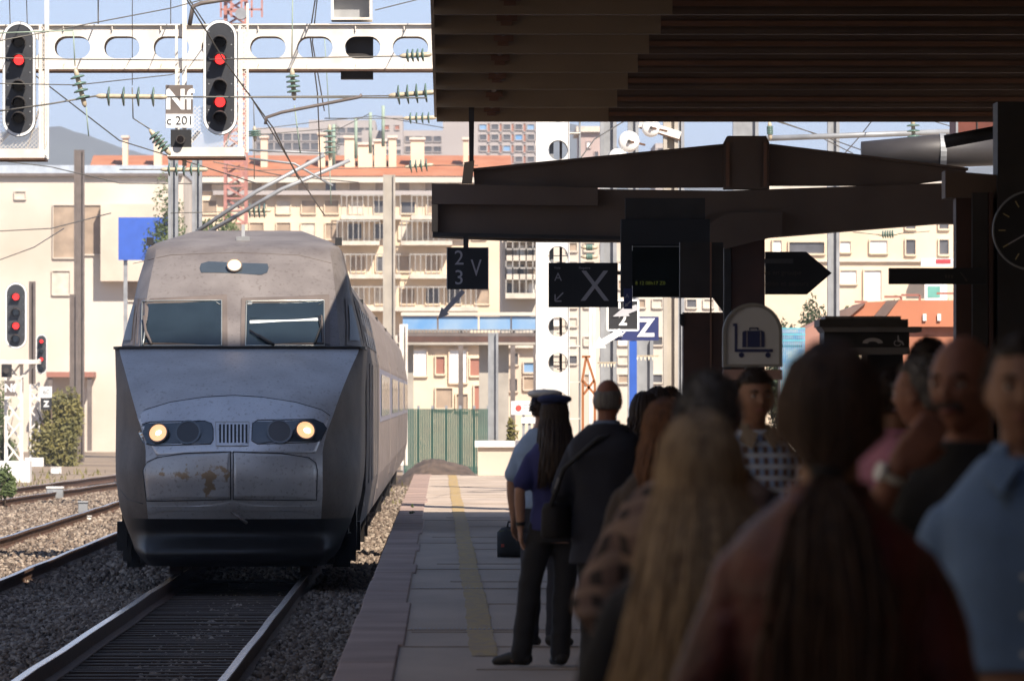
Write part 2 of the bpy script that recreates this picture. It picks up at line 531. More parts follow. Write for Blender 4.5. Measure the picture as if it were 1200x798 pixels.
#        z    yc    xk    yk    w    yw
LOW = [(.16, .30, .92, .55, 1.02, 1.3), (.24, .10, .98, .42, 1.10, 1.3), (.32, .03, 1.0, .40, 1.16, 1.3), (.42, .16, 1.0, .50, 1.20, 1.35),
       (.52, .30, .98, .52, 1.24, 1.4), (.66, .24, .98, .44, 1.30, 1.5), (.85, .10, .99, .32, 1.36, 1.6), (1.0, .04, 1.0, .28, 1.385, 1.7),
       (1.2, .0, 1.0, .24, 1.41, 1.8), (1.44, .03, 1.0, .28, 1.42, 1.9), (1.62, .12, 1.03, .38, 1.42, 1.95), (1.86, .34, 1.11, .58, 1.42, 2.0),
       (2.1, .62, 1.19, .85, 1.42, 2.05), (2.4, 1.28, 1.30, 1.5, 1.43, 2.1), (2.60, 1.86, 1.38, 2.05, 1.44, 2.2), (2.64, 1.97, 1.39, 2.14, 1.445, 2.25)]
UP = [(2.655, 2.10, 1.17, 2.24, 1.41, 3.1), (2.9, 2.40, 1.14, 2.54, 1.36, 3.3), (3.2, 2.78, 1.11, 2.92, 1.285, 3.5), (3.45, 3.06, 1.08, 3.24, 1.24, 3.7),
      (3.65, 3.30, 1.05, 3.52, 1.19, 3.9), (3.84, 3.66, 1.02, 3.8, 1.14, 4.0), (3.90, 3.95, .98, 4.1, 1.07, 4.3), (4.0, 4.9, .80, 5.0, .86, 5.2), (4.11, 5.8, .55, 5.85, .6, 5.95)]
def row(z, T=None):
    T = T or (LOW if z <= 2.64 else UP)
    zs = [r[0] for r in T]
    return [hermite(z, zs, [r[k] for r in T]) for k in range(1, 6)]
def cheek_xy(u, z):
    s_ = min(1, max(0, (z - 1.25) / .5)); a_ = 1.5 - .28 * s_
    return a_ * u - (a_ - 1) * u**3, u ** (1.2 - .2 * s_)
def S(x, z):
    yc, xk, yk, w, yw = row(z)
    a = abs(x)
    if a <= xk: return yc + (yk - yc) * (a / xk) ** 2.3
    t = min(1, (a - xk) / max(1e-6, w - xk))
    # invert x = t*1.5-.5t^3
    lo_, hi_ = 0.0, 1.0
    for _ in range(24):
        u = (lo_ + hi_) / 2
        if cheek_xy(u, z)[0] < t: lo_ = u
        else: hi_ = u
    return yk + (yw - yk) * cheek_xy(u, z)[1]
def rowpts(z, T, ytail=6.0):
    yc, xk, yk, w, yw = row(z, T)
    h = []
    for i in range(13):
        x = xk * i / 12; h.append((x, yc + (yk - yc) * (i / 12) ** 2.3))
    for i in range(1, 10):
        u = i / 9; fx, fy = cheek_xy(u, z); h.append((xk + (w - xk) * fx, yk + (yw - yk) * fy))
    for i in range(1, 4): h.append((w, yw + (ytail - yw) * i / 3))
    return [(-x, y, z) for x, y in reversed(h[1:])] + [(x, y, z) for x, y in h]
def grid(mb, rows):
    n = len(rows[0]); vs = [p for r in rows for p in r]
    fs = [(i * n + k, i * n + k + 1, (i + 1) * n + k + 1, (i + 1) * n + k) for i in range(len(rows) - 1) for k in range(n - 1)]
    mb.add(vs, fs)

def train_material(name, c, c2, rough=.36, metal=.4, dark_low=True):
    m = mat(name, c, rough, metal=metal, c2=c2, scale=2.2, bump=.05, bscale=6, spec=.5, coat=0)
    nt = m.node_tree; b = nt.nodes['Principled BSDF']
    # fine grime specks
    tc = [n for n in nt.nodes if n.type == 'TEX_COORD'][0]
    v = nt.nodes.new('ShaderNodeTexNoise'); v.inputs['Scale'].default_value = 26; v.inputs['Detail'].default_value = 3
    nt.links.new(tc.outputs['Object'], v.inputs['Vector'])
    r = nt.nodes.new('ShaderNodeValToRGB'); r.color_ramp.elements[0].position = .28; r.color_ramp.elements[1].position = .42
    r.color_ramp.elements[0].color = (.62, .58, .54, 1); r.color_ramp.elements[1].color = (1, 1, 1, 1)
    nt.links.new(v.outputs[0], r.inputs[0])
    mx = nt.nodes.new('ShaderNodeMix'); mx.data_type = 'RGBA'; mx.blend_type = 'MULTIPLY'; mx.inputs[0].default_value = .8
    src = b.inputs['Base Color'].links[0].from_socket
    nt.links.new(src, mx.inputs[6]); nt.links.new(r.outputs[0], mx.inputs[7])
    nt.links.new(mx.outputs[2], b.inputs['Base Color'])
    nt.links.new(v.outputs[0], nt.nodes.new('ShaderNodeMath').inputs[0])
    return m
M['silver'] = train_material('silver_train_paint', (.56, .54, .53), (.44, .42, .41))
M['silver_top'] = train_material('dusty_roof_paint', (.235, .21, .20), (.155, .135, .13), rough=.5, metal=.25)
M['silver_light'] = train_material('light_silver_panel', (.66, .66, .68), (.56, .56, .58), rough=.30)
M['dark_grey_train'] = train_material('dark_underside', (.022, .019, .018), (.014, .012, .011), rough=.45, metal=.3)
M['train_glass'] = mat('tinted_windscreen', (.02, .032, .042), .12, spec=.7, coat=.3, var=.4, scale=1.5)
M['side_glass'] = mat('dull_side_glass', (.05, .055, .07), .35, spec=.4)
M['lamp_cover'] = mat('lamp_cover_glass', (.055, .07, .085), .12, spec=.8, coat=.8, var=.2)
M['chrome_rim'] = mat('bright_rim', (.55, .56, .52), .35, metal=.7, var=.15)
M['frame_dark'] = mat('grey_brown_frame', (.16, .13, .115), .5, var=.3)

train = empty('high_speed_train', (TX, TY, RT), 'dirty silver high speed train with lit headlamps coming in along the platform', 'train')
zs = list(np.linspace(.16, .7, 14)) + list(np.linspace(.78, 2.64, 34))
mb = MB(); low = [z for z in zs if z <= .72]; mid = [z for z in zs if z >= .69]
grid(mb, [rowpts(z, LOW) for z in ([.16] + low[1:])])
mb.box(-1.1, 1.1, 1.0, 6, .17, .3)
mb.build('front_skirt', M['dark_grey_train'], train, smooth=True, fix=False)
mb = MB(); grid(mb, [rowpts(z, LOW) for z in [low[-1]] + [z for z in zs if z > .72]])
nose = mb.build('nose', M['silver'], train, smooth=True, fix=False)
nose.data.set_sharp_from_angle(angle=math.radians(24))
mb = MB()
uz = list(np.linspace(2.655, 4.09, 40))
rows = [rowpts(z, UP) for z in uz]
last = rows[-1]
rows.append([(p[0], p[1] + 1.2, 4.08) for p in last]); 
grid(mb, rows)
mb.add([(1.44, 6, 2.6)], [])
cab = mb.build('cab', M['silver_top'], train, smooth=True, fix=False)
cab.data.set_sharp_from_angle(angle=math.radians(24))
M['nose_side'] = train_material('shade_dark_nose_side', (.15, .118, .095), (.09, .07, .056), rough=.6, metal=.0)  # dark reflections and shade on the cheeks are put into this brown
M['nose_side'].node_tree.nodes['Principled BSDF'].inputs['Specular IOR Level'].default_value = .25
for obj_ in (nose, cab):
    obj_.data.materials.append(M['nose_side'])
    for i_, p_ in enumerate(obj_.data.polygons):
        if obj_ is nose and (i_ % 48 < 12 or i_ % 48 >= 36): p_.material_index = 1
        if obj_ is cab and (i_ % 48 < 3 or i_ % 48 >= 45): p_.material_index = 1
ring_seam_px = [(156, 309), (200, 299), (275, 296), (350, 299), (394, 310)]
# the ledge below the windscreen
mb = MB()
def ledge(z, g):
    out = []
    yc, xk, yk, w, yw = row(2.64, LOW)
    for p in rowpts(2.64, LOW, 3.6):
        out.append((p[0] * (1 + g * .01), p[1] - g * .02, z))
    return out
grid(mb, [ledge(2.628, 0), ledge(2.632, 1.2), ledge(2.662, 1.2), [(p[0] * .86, p[1] + .35, 2.675) for p in ledge(2.668, 0)]])
mb.build('windscreen_ledge', M['dark_grey_train'], train, smooth=False)

def to_local(px, py, off=0.0):
    y = .5
    for _ in range(14):
        s = F / (TY + y)
        x = (px - VX) / s - TX; z = 2.05 + (VY - py) / s
        y = .5 * y + .5 * S(x, min(4.09, max(.17, z)))
    return x, z
def poly_local(pts): return [to_local(*p) for p in pts]
def patch(name, pts, m, off=.006, thick=.03, nz=14, nx=14, parent=None, px=True, inner=None):
    """a convex patch lying on the nose surface; pts = outline"""
    P = poly_local(pts) if px else pts
    z0 = min(p[1] for p in P); z1 = max(p[1] for p in P)
    def span(z):
        xs = []
        for i in range(len(P)):
            a, b = P[i], P[(i + 1) % len(P)]
            if (a[1] - z) * (b[1] - z) <= 0 and abs(a[1] - b[1]) > 1e-9:
                t = (z - a[1]) / (b[1] - a[1]); xs.append(a[0] + (b[0] - a[0]) * t)
        return (min(xs), max(xs)) if xs else (0, 0)
    front = []
    for j in range(nz + 1):
        z = z0 + (z1 - z0) * (j / nz)
        zz = min(z1 - 1e-5, max(z0 + 1e-5, z))
        a, b = span(zz)
        front.append([(a + (b - a) * i / nx, S(a + (b - a) * i / nx, z) - off, z) for i in range(nx + 1)])
    mb = MB(); grid(mb, front)
    n = nx + 1; V = list(mb.v); N = len(V)
    mb.v += [(x, y + thick + off, z) for x, y, z in V]
    def idx(j, i): return j * n + i
    loop = [idx(0, i) for i in range(n)] + [idx(j, nx) for j in range(1, nz + 1)] + [idx(nz, i) for i in range(nx - 1, -1, -1)] + [idx(j, 0) for j in range(nz - 1, 0, -1)]
    for k in range(len(loop)):
        a, b = loop[k], loop[(k + 1) % len(loop)]
        mb.f.append((a, b, b + N, a + N))
    return mb.build(name, m, parent or train, smooth=False)
def ring_on(name, pts, wd, m, off=.012, parent=None, closed=True):
    P = [to_local(*p) for p in pts]
    Q = []
    for i in range(len(P)):
        a, b = P[i], P[(i + 1) % len(P)]
        if not closed and i == len(P) - 1: Q.append(a); break
        k = max(1, int(math.hypot(a[0] - b[0], a[1] - b[1]) / .06))
        for q in range(k): Q.append((a[0] + (b[0] - a[0]) * q / k, a[1] + (b[1] - a[1]) * q / k))
    path = [(x, S(x, z) - off, z) for x, z in Q]
    if closed: path.append(path[0])
    mb = MB(); mb.tube(path, wd, 6)
    return mb.build(name, m, parent or train, smooth=True)

# headlight band
band = patch('headlight_panel', [(160, 487), (170, 480), (200, 471), (240, 465), (273, 463), (306, 465), (346, 471), (377, 480), (387, 487), (369, 533), (330, 529), (272, 527), (215, 529), (184, 534)], M['silver_light'], off=.004, nz=24, nx=40)
for p in band.data.polygons: p.use_smooth = True
ring_on('panel_seam', [(160, 487), (170, 480), (200, 471), (240, 465), (273, 463), (306, 465), (346, 471), (377, 480), (387, 487)], .004, M['dark_grey_train'], .004, closed=False)
HL = [[(162, 507), (167, 497), (176, 494), (240, 493), (248, 496), (250, 502), (250, 515), (247, 520), (180, 522), (168, 519)],
      [(296, 496), (302, 492), (368, 491), (379, 496), (383, 502), (376, 516), (368, 518), (302, 520), (295, 516)]]
def lamp(cx, cy, r, m_in, m_core, parent, off=.05):
    x, z = to_local(cx, cy); y = S(x, z); e = .03
    n = Vector((1, (S(x + e, z) - S(x - e, z)) / (2 * e), 0)).cross(Vector((0, (S(x, z + e) - S(x, z - e)) / (2 * e), 1))).normalized()
    if n.y > 0: n = -n
    n = (n + Vector((0, -.6, 0))).normalized()
    rr = r / 103.5; c = Vector((x, y, z)) + n * off
    mb = MB(); mb.tube([c - n * .08, c + n * .016, c + n * .016, c - n * .05], [rr * 1.17, rr * 1.17, rr, rr], 28, cap=False)
    mb.build('lamp_rim', M['lamp_cover'] if m_core is None else M['frame_dark'], parent, smooth=False)
    mb = MB(); mb.tube([c - n * .08, c + n * .008], rr, 28)
    l = mb.build('lens', m_in, parent)
    if m_core:
        mb = MB(); mb.ell(c + n * .008 + Vector((.015, 0, -.012)), rr * .40, .012, rr * .36); mb.build('bulb', m_core, parent, smooth=True)
    return l
for k, pts in enumerate(HL):
    h = patch('headlight', pts, M['lamp_cover'], off=.010, nz=10, nx=16)
    ring_on('headlight_rim', pts, .0045, M['dark_grey_train'], .010, parent=h)
    if k == 0:
        lamp(187, 509, 10.5, M['warm_lamp'], M['hot_core'], h); lamp(221, 508, 13, M['dark_lens'], None, h, .03)
    else:
        lamp(357, 506, 10.5, M['warm_lamp'], M['hot_core'], h); lamp(327, 507, 13, M['dark_lens'], None, h, .03)
# air grille
grl = patch('grille', [(252.5, 494), (292, 494), (291, 522), (253.5, 522)], M['silver_light'], off=.011, nz=6, nx=8)
ring_on('grille_frame', [(252.5, 494), (292, 494), (291, 522), (253.5, 522)], .005, M['silver'], .013, parent=grl)
for k in range(8):
    x = 257 + k * 4.4
    patch('slot', [(x, 497), (x + 2.4, 497), (x + 2.4, 518.5), (x, 518.5)], M['black'], off=.0135, thick=.002, nz=3, nx=1, parent=grl)
ring_on('roof_seam', ring_seam_px, .004, M['frame_dark'], .004, closed=False)
# coupler doors
rust = train_material('silver_with_orange_stains', (.54, .52, .51), (.42, .40, .39))
nt = rust.node_tree; b = nt.nodes['Principled BSDF']
tc = [n for n in nt.nodes if n.type == 'TEX_COORD'][0]
sx = nt.nodes.new('ShaderNodeSeparateXYZ'); nt.links.new(tc.outputs['Object'], sx.inputs[0])
nz_ = nt.nodes.new('ShaderNodeTexNoise'); nz_.inputs['Scale'].default_value = 9; nz_.inputs['Detail'].default_value = 4; nt.links.new(tc.outputs['Object'], nz_.inputs['Vector'])
def mth(op, a, b_=None, clamp=False):
    n = nt.nodes.new('ShaderNodeMath'); n.operation = op; n.use_clamp = clamp
    for i, q in enumerate((a, b_)):
        if q is None: continue
        if isinstance(q, (int, float)): n.inputs[i].default_value = q
        else: nt.links.new(q, n.inputs[i])
    return n.outputs[0]
dz = mth('ABSOLUTE', mth('SUBTRACT', sx.outputs[2], 1.20)); dx = mth('ABSOLUTE', mth('SUBTRACT', sx.outputs[0], -.28))
msk = mth('ADD', mth('MULTIPLY', dz, 1.0), mth('MULTIPLY', dx, .28))
fac = mth('MULTIPLY', mth('SUBTRACT', mth('SUBTRACT', nz_.outputs[0], msk), .41), 14, True)
mx = nt.nodes.new('ShaderNodeMix'); mx.data_type = 'RGBA'; nt.links.new(fac, mx.inputs[0])
nt.links.new(b.inputs['Base Color'].links[0].from_socket, mx.inputs[6]); mx.inputs[7].default_value = (.30, .21, .13, 1)
nt.links.new(mx.outputs[2], b.inputs['Base Color'])
for side, pts in ((0, [(168, 551), (173, 541), (184, 536), (215, 531), (270.5, 529), (270.5, 585), (172, 587)]), (1, [(273.5, 529), (330, 531), (362, 536), (370, 542), (372, 551), (371, 586), (273.5, 585)])):
    d = patch('coupler_door', pts, rust if side == 0 else M['silver'], off=.008, nz=18, nx=20)
    for p in d.data.polygons: p.use_smooth = True
    ring_on('door_seam', pts, .006, M['black'], .006, parent=d)
    pts2 = [(172, 589), (270.5, 588), (270.5, 602), (174, 603)] if side == 0 else [(273.5, 588), (371, 589), (370, 603), (273.5, 602)]
    patch('lower_flap', pts2, M['silver'], off=.006, nz=3, nx=20)
mb = MB(); x, z = to_local(272, 600); mb.tube([(x, S(x, z) - .03, z), (x + .08, -.01, z - .05), (x + .17, .06, z - .12)], .018, 8); mb.build('tow_lever', M['frame_dark'], train, smooth=True)
ring_on('nose_seam', [(134, 562), (150, 585), (168, 590)], .004, M['dark_grey_train'], .004, closed=False)
# windscreens
for k, (xa, xb) in enumerate(((168, 260), (290, 380))):
    pts = [(xa - 1, 353), (xb, 352), (xb, 405), (xa - 2, 405)]
    o2 = [(xa - 7, 346), (xb + 6, 345), (xb + 7, 407.5), (xa - 8, 407.5)]
    fr = patch('windscreen_surround', o2, M['frame_dark'], off=.022, nz=14, nx=10)
    gl = patch('windscreen', pts, M['train_glass'], off=.036, nz=14, nx=10)
    ring_on('windscreen_rim', pts, .008, M['chrome_rim'], .038, parent=gl)
    for (cx, cy) in ((xa + 3, 355.5), (xb - 4, 355.5)):
        patch('clip', [(cx - 3, cy - 1.5), (cx + 3, cy - 1.5), (cx + 3, cy + 1.5), (cx - 3, cy + 1.5)], M['chrome_rim'], off=.05, nz=1, nx=1, parent=gl)
# sun blind in the right screen
patch('sun_blind', [(293, 373.5), (377, 372.5), (377, 378), (293, 379)], mat('blind_white', (.82, .84, .80), .5, var=.05), off=.044, thick=.003, nz=2, nx=8)
patch('blind_rail', [(293, 371), (377, 370), (377, 372), (293, 373)], M['frame_dark'], off=.047, thick=.003, nz=1, nx=8)
def strip(name, pts, r, m, off):
    P = []
    for a in pts:
        x, z = to_local(*a); P.append((x, S(x, z) - off, z))
    mb = MB(); mb.tube(P, r, 6); return mb.build(name, m, train, smooth=True)
wp = strip('wiper', [(293, 387), (304, 394), (318, 402)], .012, M['black'], .075)
strip('wiper_blade', [(303, 393), (321, 404)], .02, M['black'], .08)
strip('wiper', [(374, 371), (376, 383), (369, 402)], .012, M['black'], .075)
strip('wiper_bracket', [(377, 370), (379, 402)], .012, M['frame_dark'], .075)
strip('wiper', [(169, 371), (171, 388), (178, 403)], .018, M['frame_dark'], .075)
strip('wiper_bracket', [(171, 385), (168, 404)], .012, M['chrome_rim'], .075)
# top lamp
tl = patch('top_headlight', [(234, 314), (236, 308), (244, 306.5), (306, 306.5), (313, 308), (315, 314), (313, 320), (306, 322), (244, 322), (236, 320)], M['lamp_cover'], off=.01, nz=6, nx=10)
lamp(275, 314, 8, M['warm_lamp'], M['hot_core'], tl, .05)
# horn/antenna on roof, corner lugs
mb = MB(); mb.bar((-.02, 4.4, 3.97), (-.02, 4.42, 4.13), .04); mb.box(-.1, .06, 4.3, 4.5, 3.94, 3.99); mb.build('roof_aerial', M['galv'], train)
for s in (-1, 1):
    mb = MB(); mb.box(s * 1.12 - .04, s * 1.12 + .04, 4.1, 4.2, 3.88, 3.97); mb.build('roof_lug', M['black'], train)
# side windows of the cab (on the cheeks)
def cheek(name, s, quad, m, off, parent=None):
    """quad of (u,z) on the upper cheek"""
    (u0, z0), (u1, z1), (u2, z2), (u3, z3) = quad
    mb = MB(); rows = []
    for j in range(7):
        a = j / 6; r_ = []
        for i in range(7):
            q = i / 6
            ul = u0 + (u3 - u0) * a; ur = u1 + (u2 - u1) * a; zl = z0 + (z3 - z0) * a
            u = ul + (ur - ul) * q; z = zl
            yc, xk, yk, w, yw = row(z, UP)
            fx, fy = cheek_xy(u, z); x = xk + (w - xk) * fx + off * .9; y = yk + (yw - yk) * fy - off * .6
            r_.append((s * x, y, z))
        rows.append(r_)
    grid(mb, rows); return mb.build(name, m, parent or train, smooth=True, fix=False)
for s in (-1, 1):
    fr = cheek('side_window', s, ((.22, 2.68), (.95, 2.68), (.9, 3.24), (.5, 3.24)), M['frame_dark'], .01)
    cheek('pane', s, ((.34, 2.74), (.85, 2.74), (.82, 3.16), (.6, 3.16)), M['side_glass'], .02, fr)
# vertical door recess lines on lower cheek
def side_band(name, s, y0, y1, z0, z1, m, off=.012, parent=None):
    mb = MB()
    x0 = row(z0)[3] if z0 <= 4 else 1.4; x1 = row(z1)[3]
    mb.add([(s * (x0 + off), y0, z0), (s * (x0 + off), y1, z0), (s * (x1 + off), y1, z1), (s * (x1 + off), y0, z1)], [(0, 1, 2, 3)])
    mb.add([(s * (x0 - .03), y0, z0), (s * (x0 - .03), y1, z0), (s * (x1 - .03), y1, z1), (s * (x1 - .03), y0, z1)], [(3, 2, 1, 0)])
    mb.f += [(0, 1, 5, 4), (1, 2, 6, 5), (2, 3, 7, 6), (3, 0, 4, 7)]
    return mb.build(name, m, parent or train)
def coach(y0, y1, kind, first=False):
    prof = [(1.15, .42), (1.34, .5), (1.42, .95), (1.435, 1.6), (1.43, 2.55), (1.36, 2.95), (1.27, 3.3), (1.08, 3.62), (.7, 3.82), (0, 3.88)]
    L = [(x, z) for x, z in prof] + [(-x, z) for x, z in reversed(prof[:-1])]
    n = len(L); mb = MB(); vs = []
    for y in np.linspace(y0, y1, 6): vs += [(x, y, z) for x, z in L]
    fs = [(j * n + k, j * n + (k + 1) % n, (j + 1) * n + (k + 1) % n, (j + 1) * n + k) for j in range(5) for k in range(n)]
    fs += [tuple(range(n)), tuple(5 * n + k for k in reversed(range(n)))]
    mb.add(vs, fs)
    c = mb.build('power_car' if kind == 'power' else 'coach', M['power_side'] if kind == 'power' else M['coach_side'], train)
    def quad(name, ya, yb, za, zb, m, off=.008):
        zs_ = [p[1] for p in prof]; xs_ = [p[0] for p in prof]
        xa, xb = np.interp(za, zs_, xs_), np.interp(zb, zs_, xs_)
        for s in (1, -1):
            q = MB(); q.add([(s * (xa + off), ya, za), (s * (xa + off), yb, za), (s * (xb + off), yb, zb), (s * (xb + off), ya, zb),
                       (s * (xa - .02), ya, za), (s * (xa - .02), yb, za), (s * (xb - .02), yb, zb), (s * (xb - .02), ya, zb)],
                      [(0, 1, 2, 3), (7, 6, 5, 4), (0, 1, 5, 4), (1, 2, 6, 5), (2, 3, 7, 6), (3, 0, 4, 7)])
            q.build(name, m, c)
    if kind == 'power':
        quad('cab_door', y0 + .4, y0 + 1.15, .75, 2.75, M['frame_dark'])
        for k in range(5): quad('vent', y0 + 3 + k * 2.6, y0 + 4.9 + k * 2.6, 2.72, 3.2, M['dark_grey_train'])
        for k in range(4): quad('side_panel', y0 + 3 + k * 3.1, y0 + 5.6 + k * 3.1, 1.0, 2.5, M['power_side'], .012)
    else:
        quad('waist_band', y0 + .5, y1 - .5, 1.72, 2.50, M['blue_band'], .005)
        quad('door', y0 + .7, y0 + 1.6, .75, 2.7, M['frame_dark'], .013)
        for k in range(7): quad('window', y0 + 2.4 + k * 2.15, y0 + 3.9 + k * 2.15, 1.80, 2.42, M['train_glass'], .016)
    # gangway end, bogies
    q = MB(); q.box(-1.2, 1.2, y1, y1 + .35, .6, 3.5); q.build('gangway', M['rubber'], c)
    return c
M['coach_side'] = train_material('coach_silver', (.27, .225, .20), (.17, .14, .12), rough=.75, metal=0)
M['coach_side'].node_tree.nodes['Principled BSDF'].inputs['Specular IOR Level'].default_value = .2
M['power_side'] = train_material('shade_dark_power_car', (.16, .14, .13), (.10, .09, .08), rough=.75, metal=.0)  # roof shade along this grimy side is put into a darker colour
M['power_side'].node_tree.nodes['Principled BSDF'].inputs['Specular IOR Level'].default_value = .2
M['blue_band'] = mat('blue_grey_band', (.10, .12, .20), .35, var=.2)
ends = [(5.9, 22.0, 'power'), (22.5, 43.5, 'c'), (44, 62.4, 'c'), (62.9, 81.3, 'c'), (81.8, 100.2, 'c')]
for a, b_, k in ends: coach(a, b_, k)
def bogie(y, motor=False):
    mb = MB(); mb.box(-1.05, 1.05, y - .2, y + .2, .42, .58); o = mb.build('bogie', M['dark_grey_train'], train)
    for s in (-1, 1):
        mb = MB()
        mb.box(s * 1.12 - .06, s * 1.12 + .06, y - 1.7, y + 1.7, .38, .62)
        mb.box(s * 1.2 - .12, s * 1.2 + .08, y - 1.95, y - 1.6, .10, .5)
        mb.box(s * 1.2 - .08, s * 1.2 + .08, y - .3, y + .3, .3, .75)
        mb.bar((s * 1.2, y - 1.2, .4), (s * 1.22, y - .2, .8), .09)
        mb.build('side_frame', M['dark_grey_train'], o)
    for yy in (y - 1.5, y + 1.5):
        for s in (-1, 1):
            w = MB(); w.tube([(s * .69, yy, .46), (s * .72, yy, .46), (s * .72, yy, .46), (s * .83, yy, .46)], [.49, .49, .46, .46], 28); w.build('wheel', M['rail_side'], o)
        a = MB(); a.tube([(-.7, yy, .46), (.7, yy, .46)], .09, 10); a.build('axle', M['dark_steel'], o)
for y in (4.6, 18.4, 22.3, 43.7, 62.6, 81.5): bogie(y)
# steps and pipes that hang beside the nose
for s in (-1, 1):
    mb = MB()
    mb.box(s * 1.33 - .03, s * 1.33 + .03, 2.2, 2.5, .34, .95)
    mb.box(s * 1.30 - .05, s * 1.30 + .05, 2.25, 2.45, .18, .5)
    mb.build('footstep', M['dark_grey_train'], train)
    mb = MB(); mb.box(s * 1.22 - .04, s * 1.22 + .04, 2.6, 2.7, .10, .6); mb.build('sand_pipe', M['dark_grey_train'], train)
    mb = MB(); mb.box(s * 1.36 - .1, s * 1.36 + .03, 3.1, 3.4, .28, .62); mb.build('side_box', M['dark_grey_train'], train)
# folded pantograph behind the cab
mb = MB()
for q in (-1, 1):
    mb.tube([(q * .3, 14.5, 3.9), (q * .5, 11.5, 4.0), (q * .2, 14.2, 4.1)], .03, 6)
mb.tube([(-.8, 14.2, 4.05), (-.6, 14.2, 4.12), (.6, 14.2, 4.12), (.8, 14.2, 4.05)], .025, 6)
mb.build('pantograph', M['galv'], train)
# ------------------------------------------------------------------ unseen shadow block and platform roof
sb = empty('shadow_block', (5.8, 17, 0), 'unseen tall ochre block added beside the platform to cast shade', 'building')  # out-of-view block, added and sized to shade tracks and train nose
mb = MB(); mb.box(0, 20, -47, 38, -.9, 28); mb.build('wall', mat('ochre_block_render', (.40, .31, .22), .9), sb)
mb = MB(); mb.box(-.15, 20.2, -47.2, 38.2, 28.001, 28.6); mb.build('roof', M['concrete'], sb)

RX = -.09
RYE = 86.2
roof = empty('platform_roof', (RX, 0, 5.0), 'dark ribbed platform roof overhead with beige edge beams', 'roof')
mb = MB(); mb.box(0, 5.6, -35, RYE, .24, .45); mb.box(5.6, 16, 55, RYE, .24, .45)
mb.build('roof_deck', M['canopy'], roof)
py = [(143, 126), (126, 105.5), (105, 85.5), (85, 63), (63, 40.5), (40, 17), (17, -6), (-8, -32)]
ys = [3.5 * F / (VY - a) for a, b in py]
for i, y in enumerate(ys):
    bot = 0.0
    bb = MB()
    # folded steel rib: beige web facing down the platform, lip behind
    bb.add([(0, y, bot), (0, y, bot + .22), (0, y - .02, bot + .22), (0, y - .02, bot), (2.17, y, bot), (2.17, y, bot + .22), (2.17, y - .02, bot + .22), (2.17, y - .02, bot)],
           [(0, 1, 2, 3), (4, 7, 6, 5), (0, 4, 5, 1), (1, 5, 6, 2), (2, 6, 7, 3), (3, 7, 4, 0)])
    bb.build('rib_face', M['canopy_beige'], roof)
    b2 = MB(); b2.box(.0, 16 if y > 56 else 5.55, y + .002, y + .5, bot + .02, bot + .235); b2.build('rib_box', M['canopy'], roof)
    b3 = MB(); b3.box(2.171, 16 if y > 56 else 5.55, y - .02, y, bot, bot + .05); b3.box(2.171, 16 if y > 56 else 5.55, y - .015, y, bot + .15, bot + .24)
    b3.build('rib_lip', M['canopy'], roof)
    b4 = MB(); b4.box(2.171, 16 if y > 56 else 5.55, y - .03, y + .001, bot + .075, bot + .125); b4.build('rib_strip', M['canopy_brown'], roof)
    k = MB(); xk = .665; k.box(xk - .07, xk + .13, y - .12, y - .021, bot + .12, bot + .18); k.box(xk - .03, xk + .08, y - .1, y - .021, bot + .075, bot + .119)
    k.build('lug', M['canopy_brown'], roof)
mb = MB(); mb.box(-.03, 0, 20, RYE, .06, .46); mb.build('edge_trim', M['canopy_beige'], roof)
mb = MB(); mb.tube([(.69, 22, .20), (.69, RYE, .20)], .035, 8); mb.build('conduit', M['canopy'], roof)

# cross frame with tapered arms near the roof's end
FY = 82.0
def px(pts, Y=FY, ox=0, oz=0): return [((a - VX) / F * Y - ox, CZ + (VY - b) / F * Y - oz) for a, b in pts]
fr = empty('roof_truss', (W(875, 0, FY).x, FY, 0), 'brown steel cross frame with tapered arms on a central column', 'frame')
ox = W(875, 0, FY).x
def pl(name, pts, y0, y1, m, parent=fr, bevel=0, ox=ox, Y=FY, holes=()):
    mb = MB(); mb.plate(px(pts, Y, ox), [px(h, Y, ox) for h in holes], y0, y1); return mb.build(name, m, parent, bevel=bevel)
pl('arm', [(555, 201), (848, 172), (848, 220), (735, 220.5), (640, 219), (556, 217)], -.06, .06, M['canopy'])
pl('arm_flange', [(553, 198), (849, 169), (849, 172), (553, 201)], -.16, .16, M['canopy'])
pl('arm', [(902, 172), (1132, 200), (1132, 208), (1060, 218), (902, 218)], -.06, .06, M['canopy'])
pl('arm_flange', [(902, 169), (1134, 197), (1134, 200), (902, 172)], -.16, .16, M['canopy'])
pl('hub', [(848, 168), (852, 160), (897, 160), (901, 168), (901, 222), (848, 222)], -.2, .2, M['canopy'])
for x in (852, 896): pl('hub_rib', [(x - 2, 168), (x + 2, 168), (x + 2, 219), (x - 2, 219)], -.24, -.201, M['canopy_brown'])
pl('crossbeam', [(507, 217), (700, 222), (850, 224), (1130, 214), (1175, 205), (1175, 262), (1100, 262), (905, 278), (845, 284), (628, 283), (507, 278)], -.12, .5, M['canopy'])
pl('crossbeam_flange', [(506, 216), (700, 221), (700, 242), (506, 240)], -.3, -.121, M['canopy_beige'].copy() if False else M['canopy'])
pl('crossbeam_lip', [(507, 273), (845, 280), (845, 284), (507, 278)], -.3, -.121, M['dark_steel'])
pl('crossbeam_end', [(506, 240.5), (513, 240.5), (513, 272.5), (506, 272.5)], -.3, -.121, M['canopy_beige'])
pl('hanger', [(549, 100), (556, 100), (555, 200), (550, 200)], -.02, .02, M['dark_steel'])
pl('hanger_block', [(544, 191), (556, 189), (553, 216), (541, 216)], -.22, -.17, M['canopy_beige'])
pl('column', [(857, 284), (896, 280), (896, 640), (857, 640)], -.1, .2, M['brown_steel'])
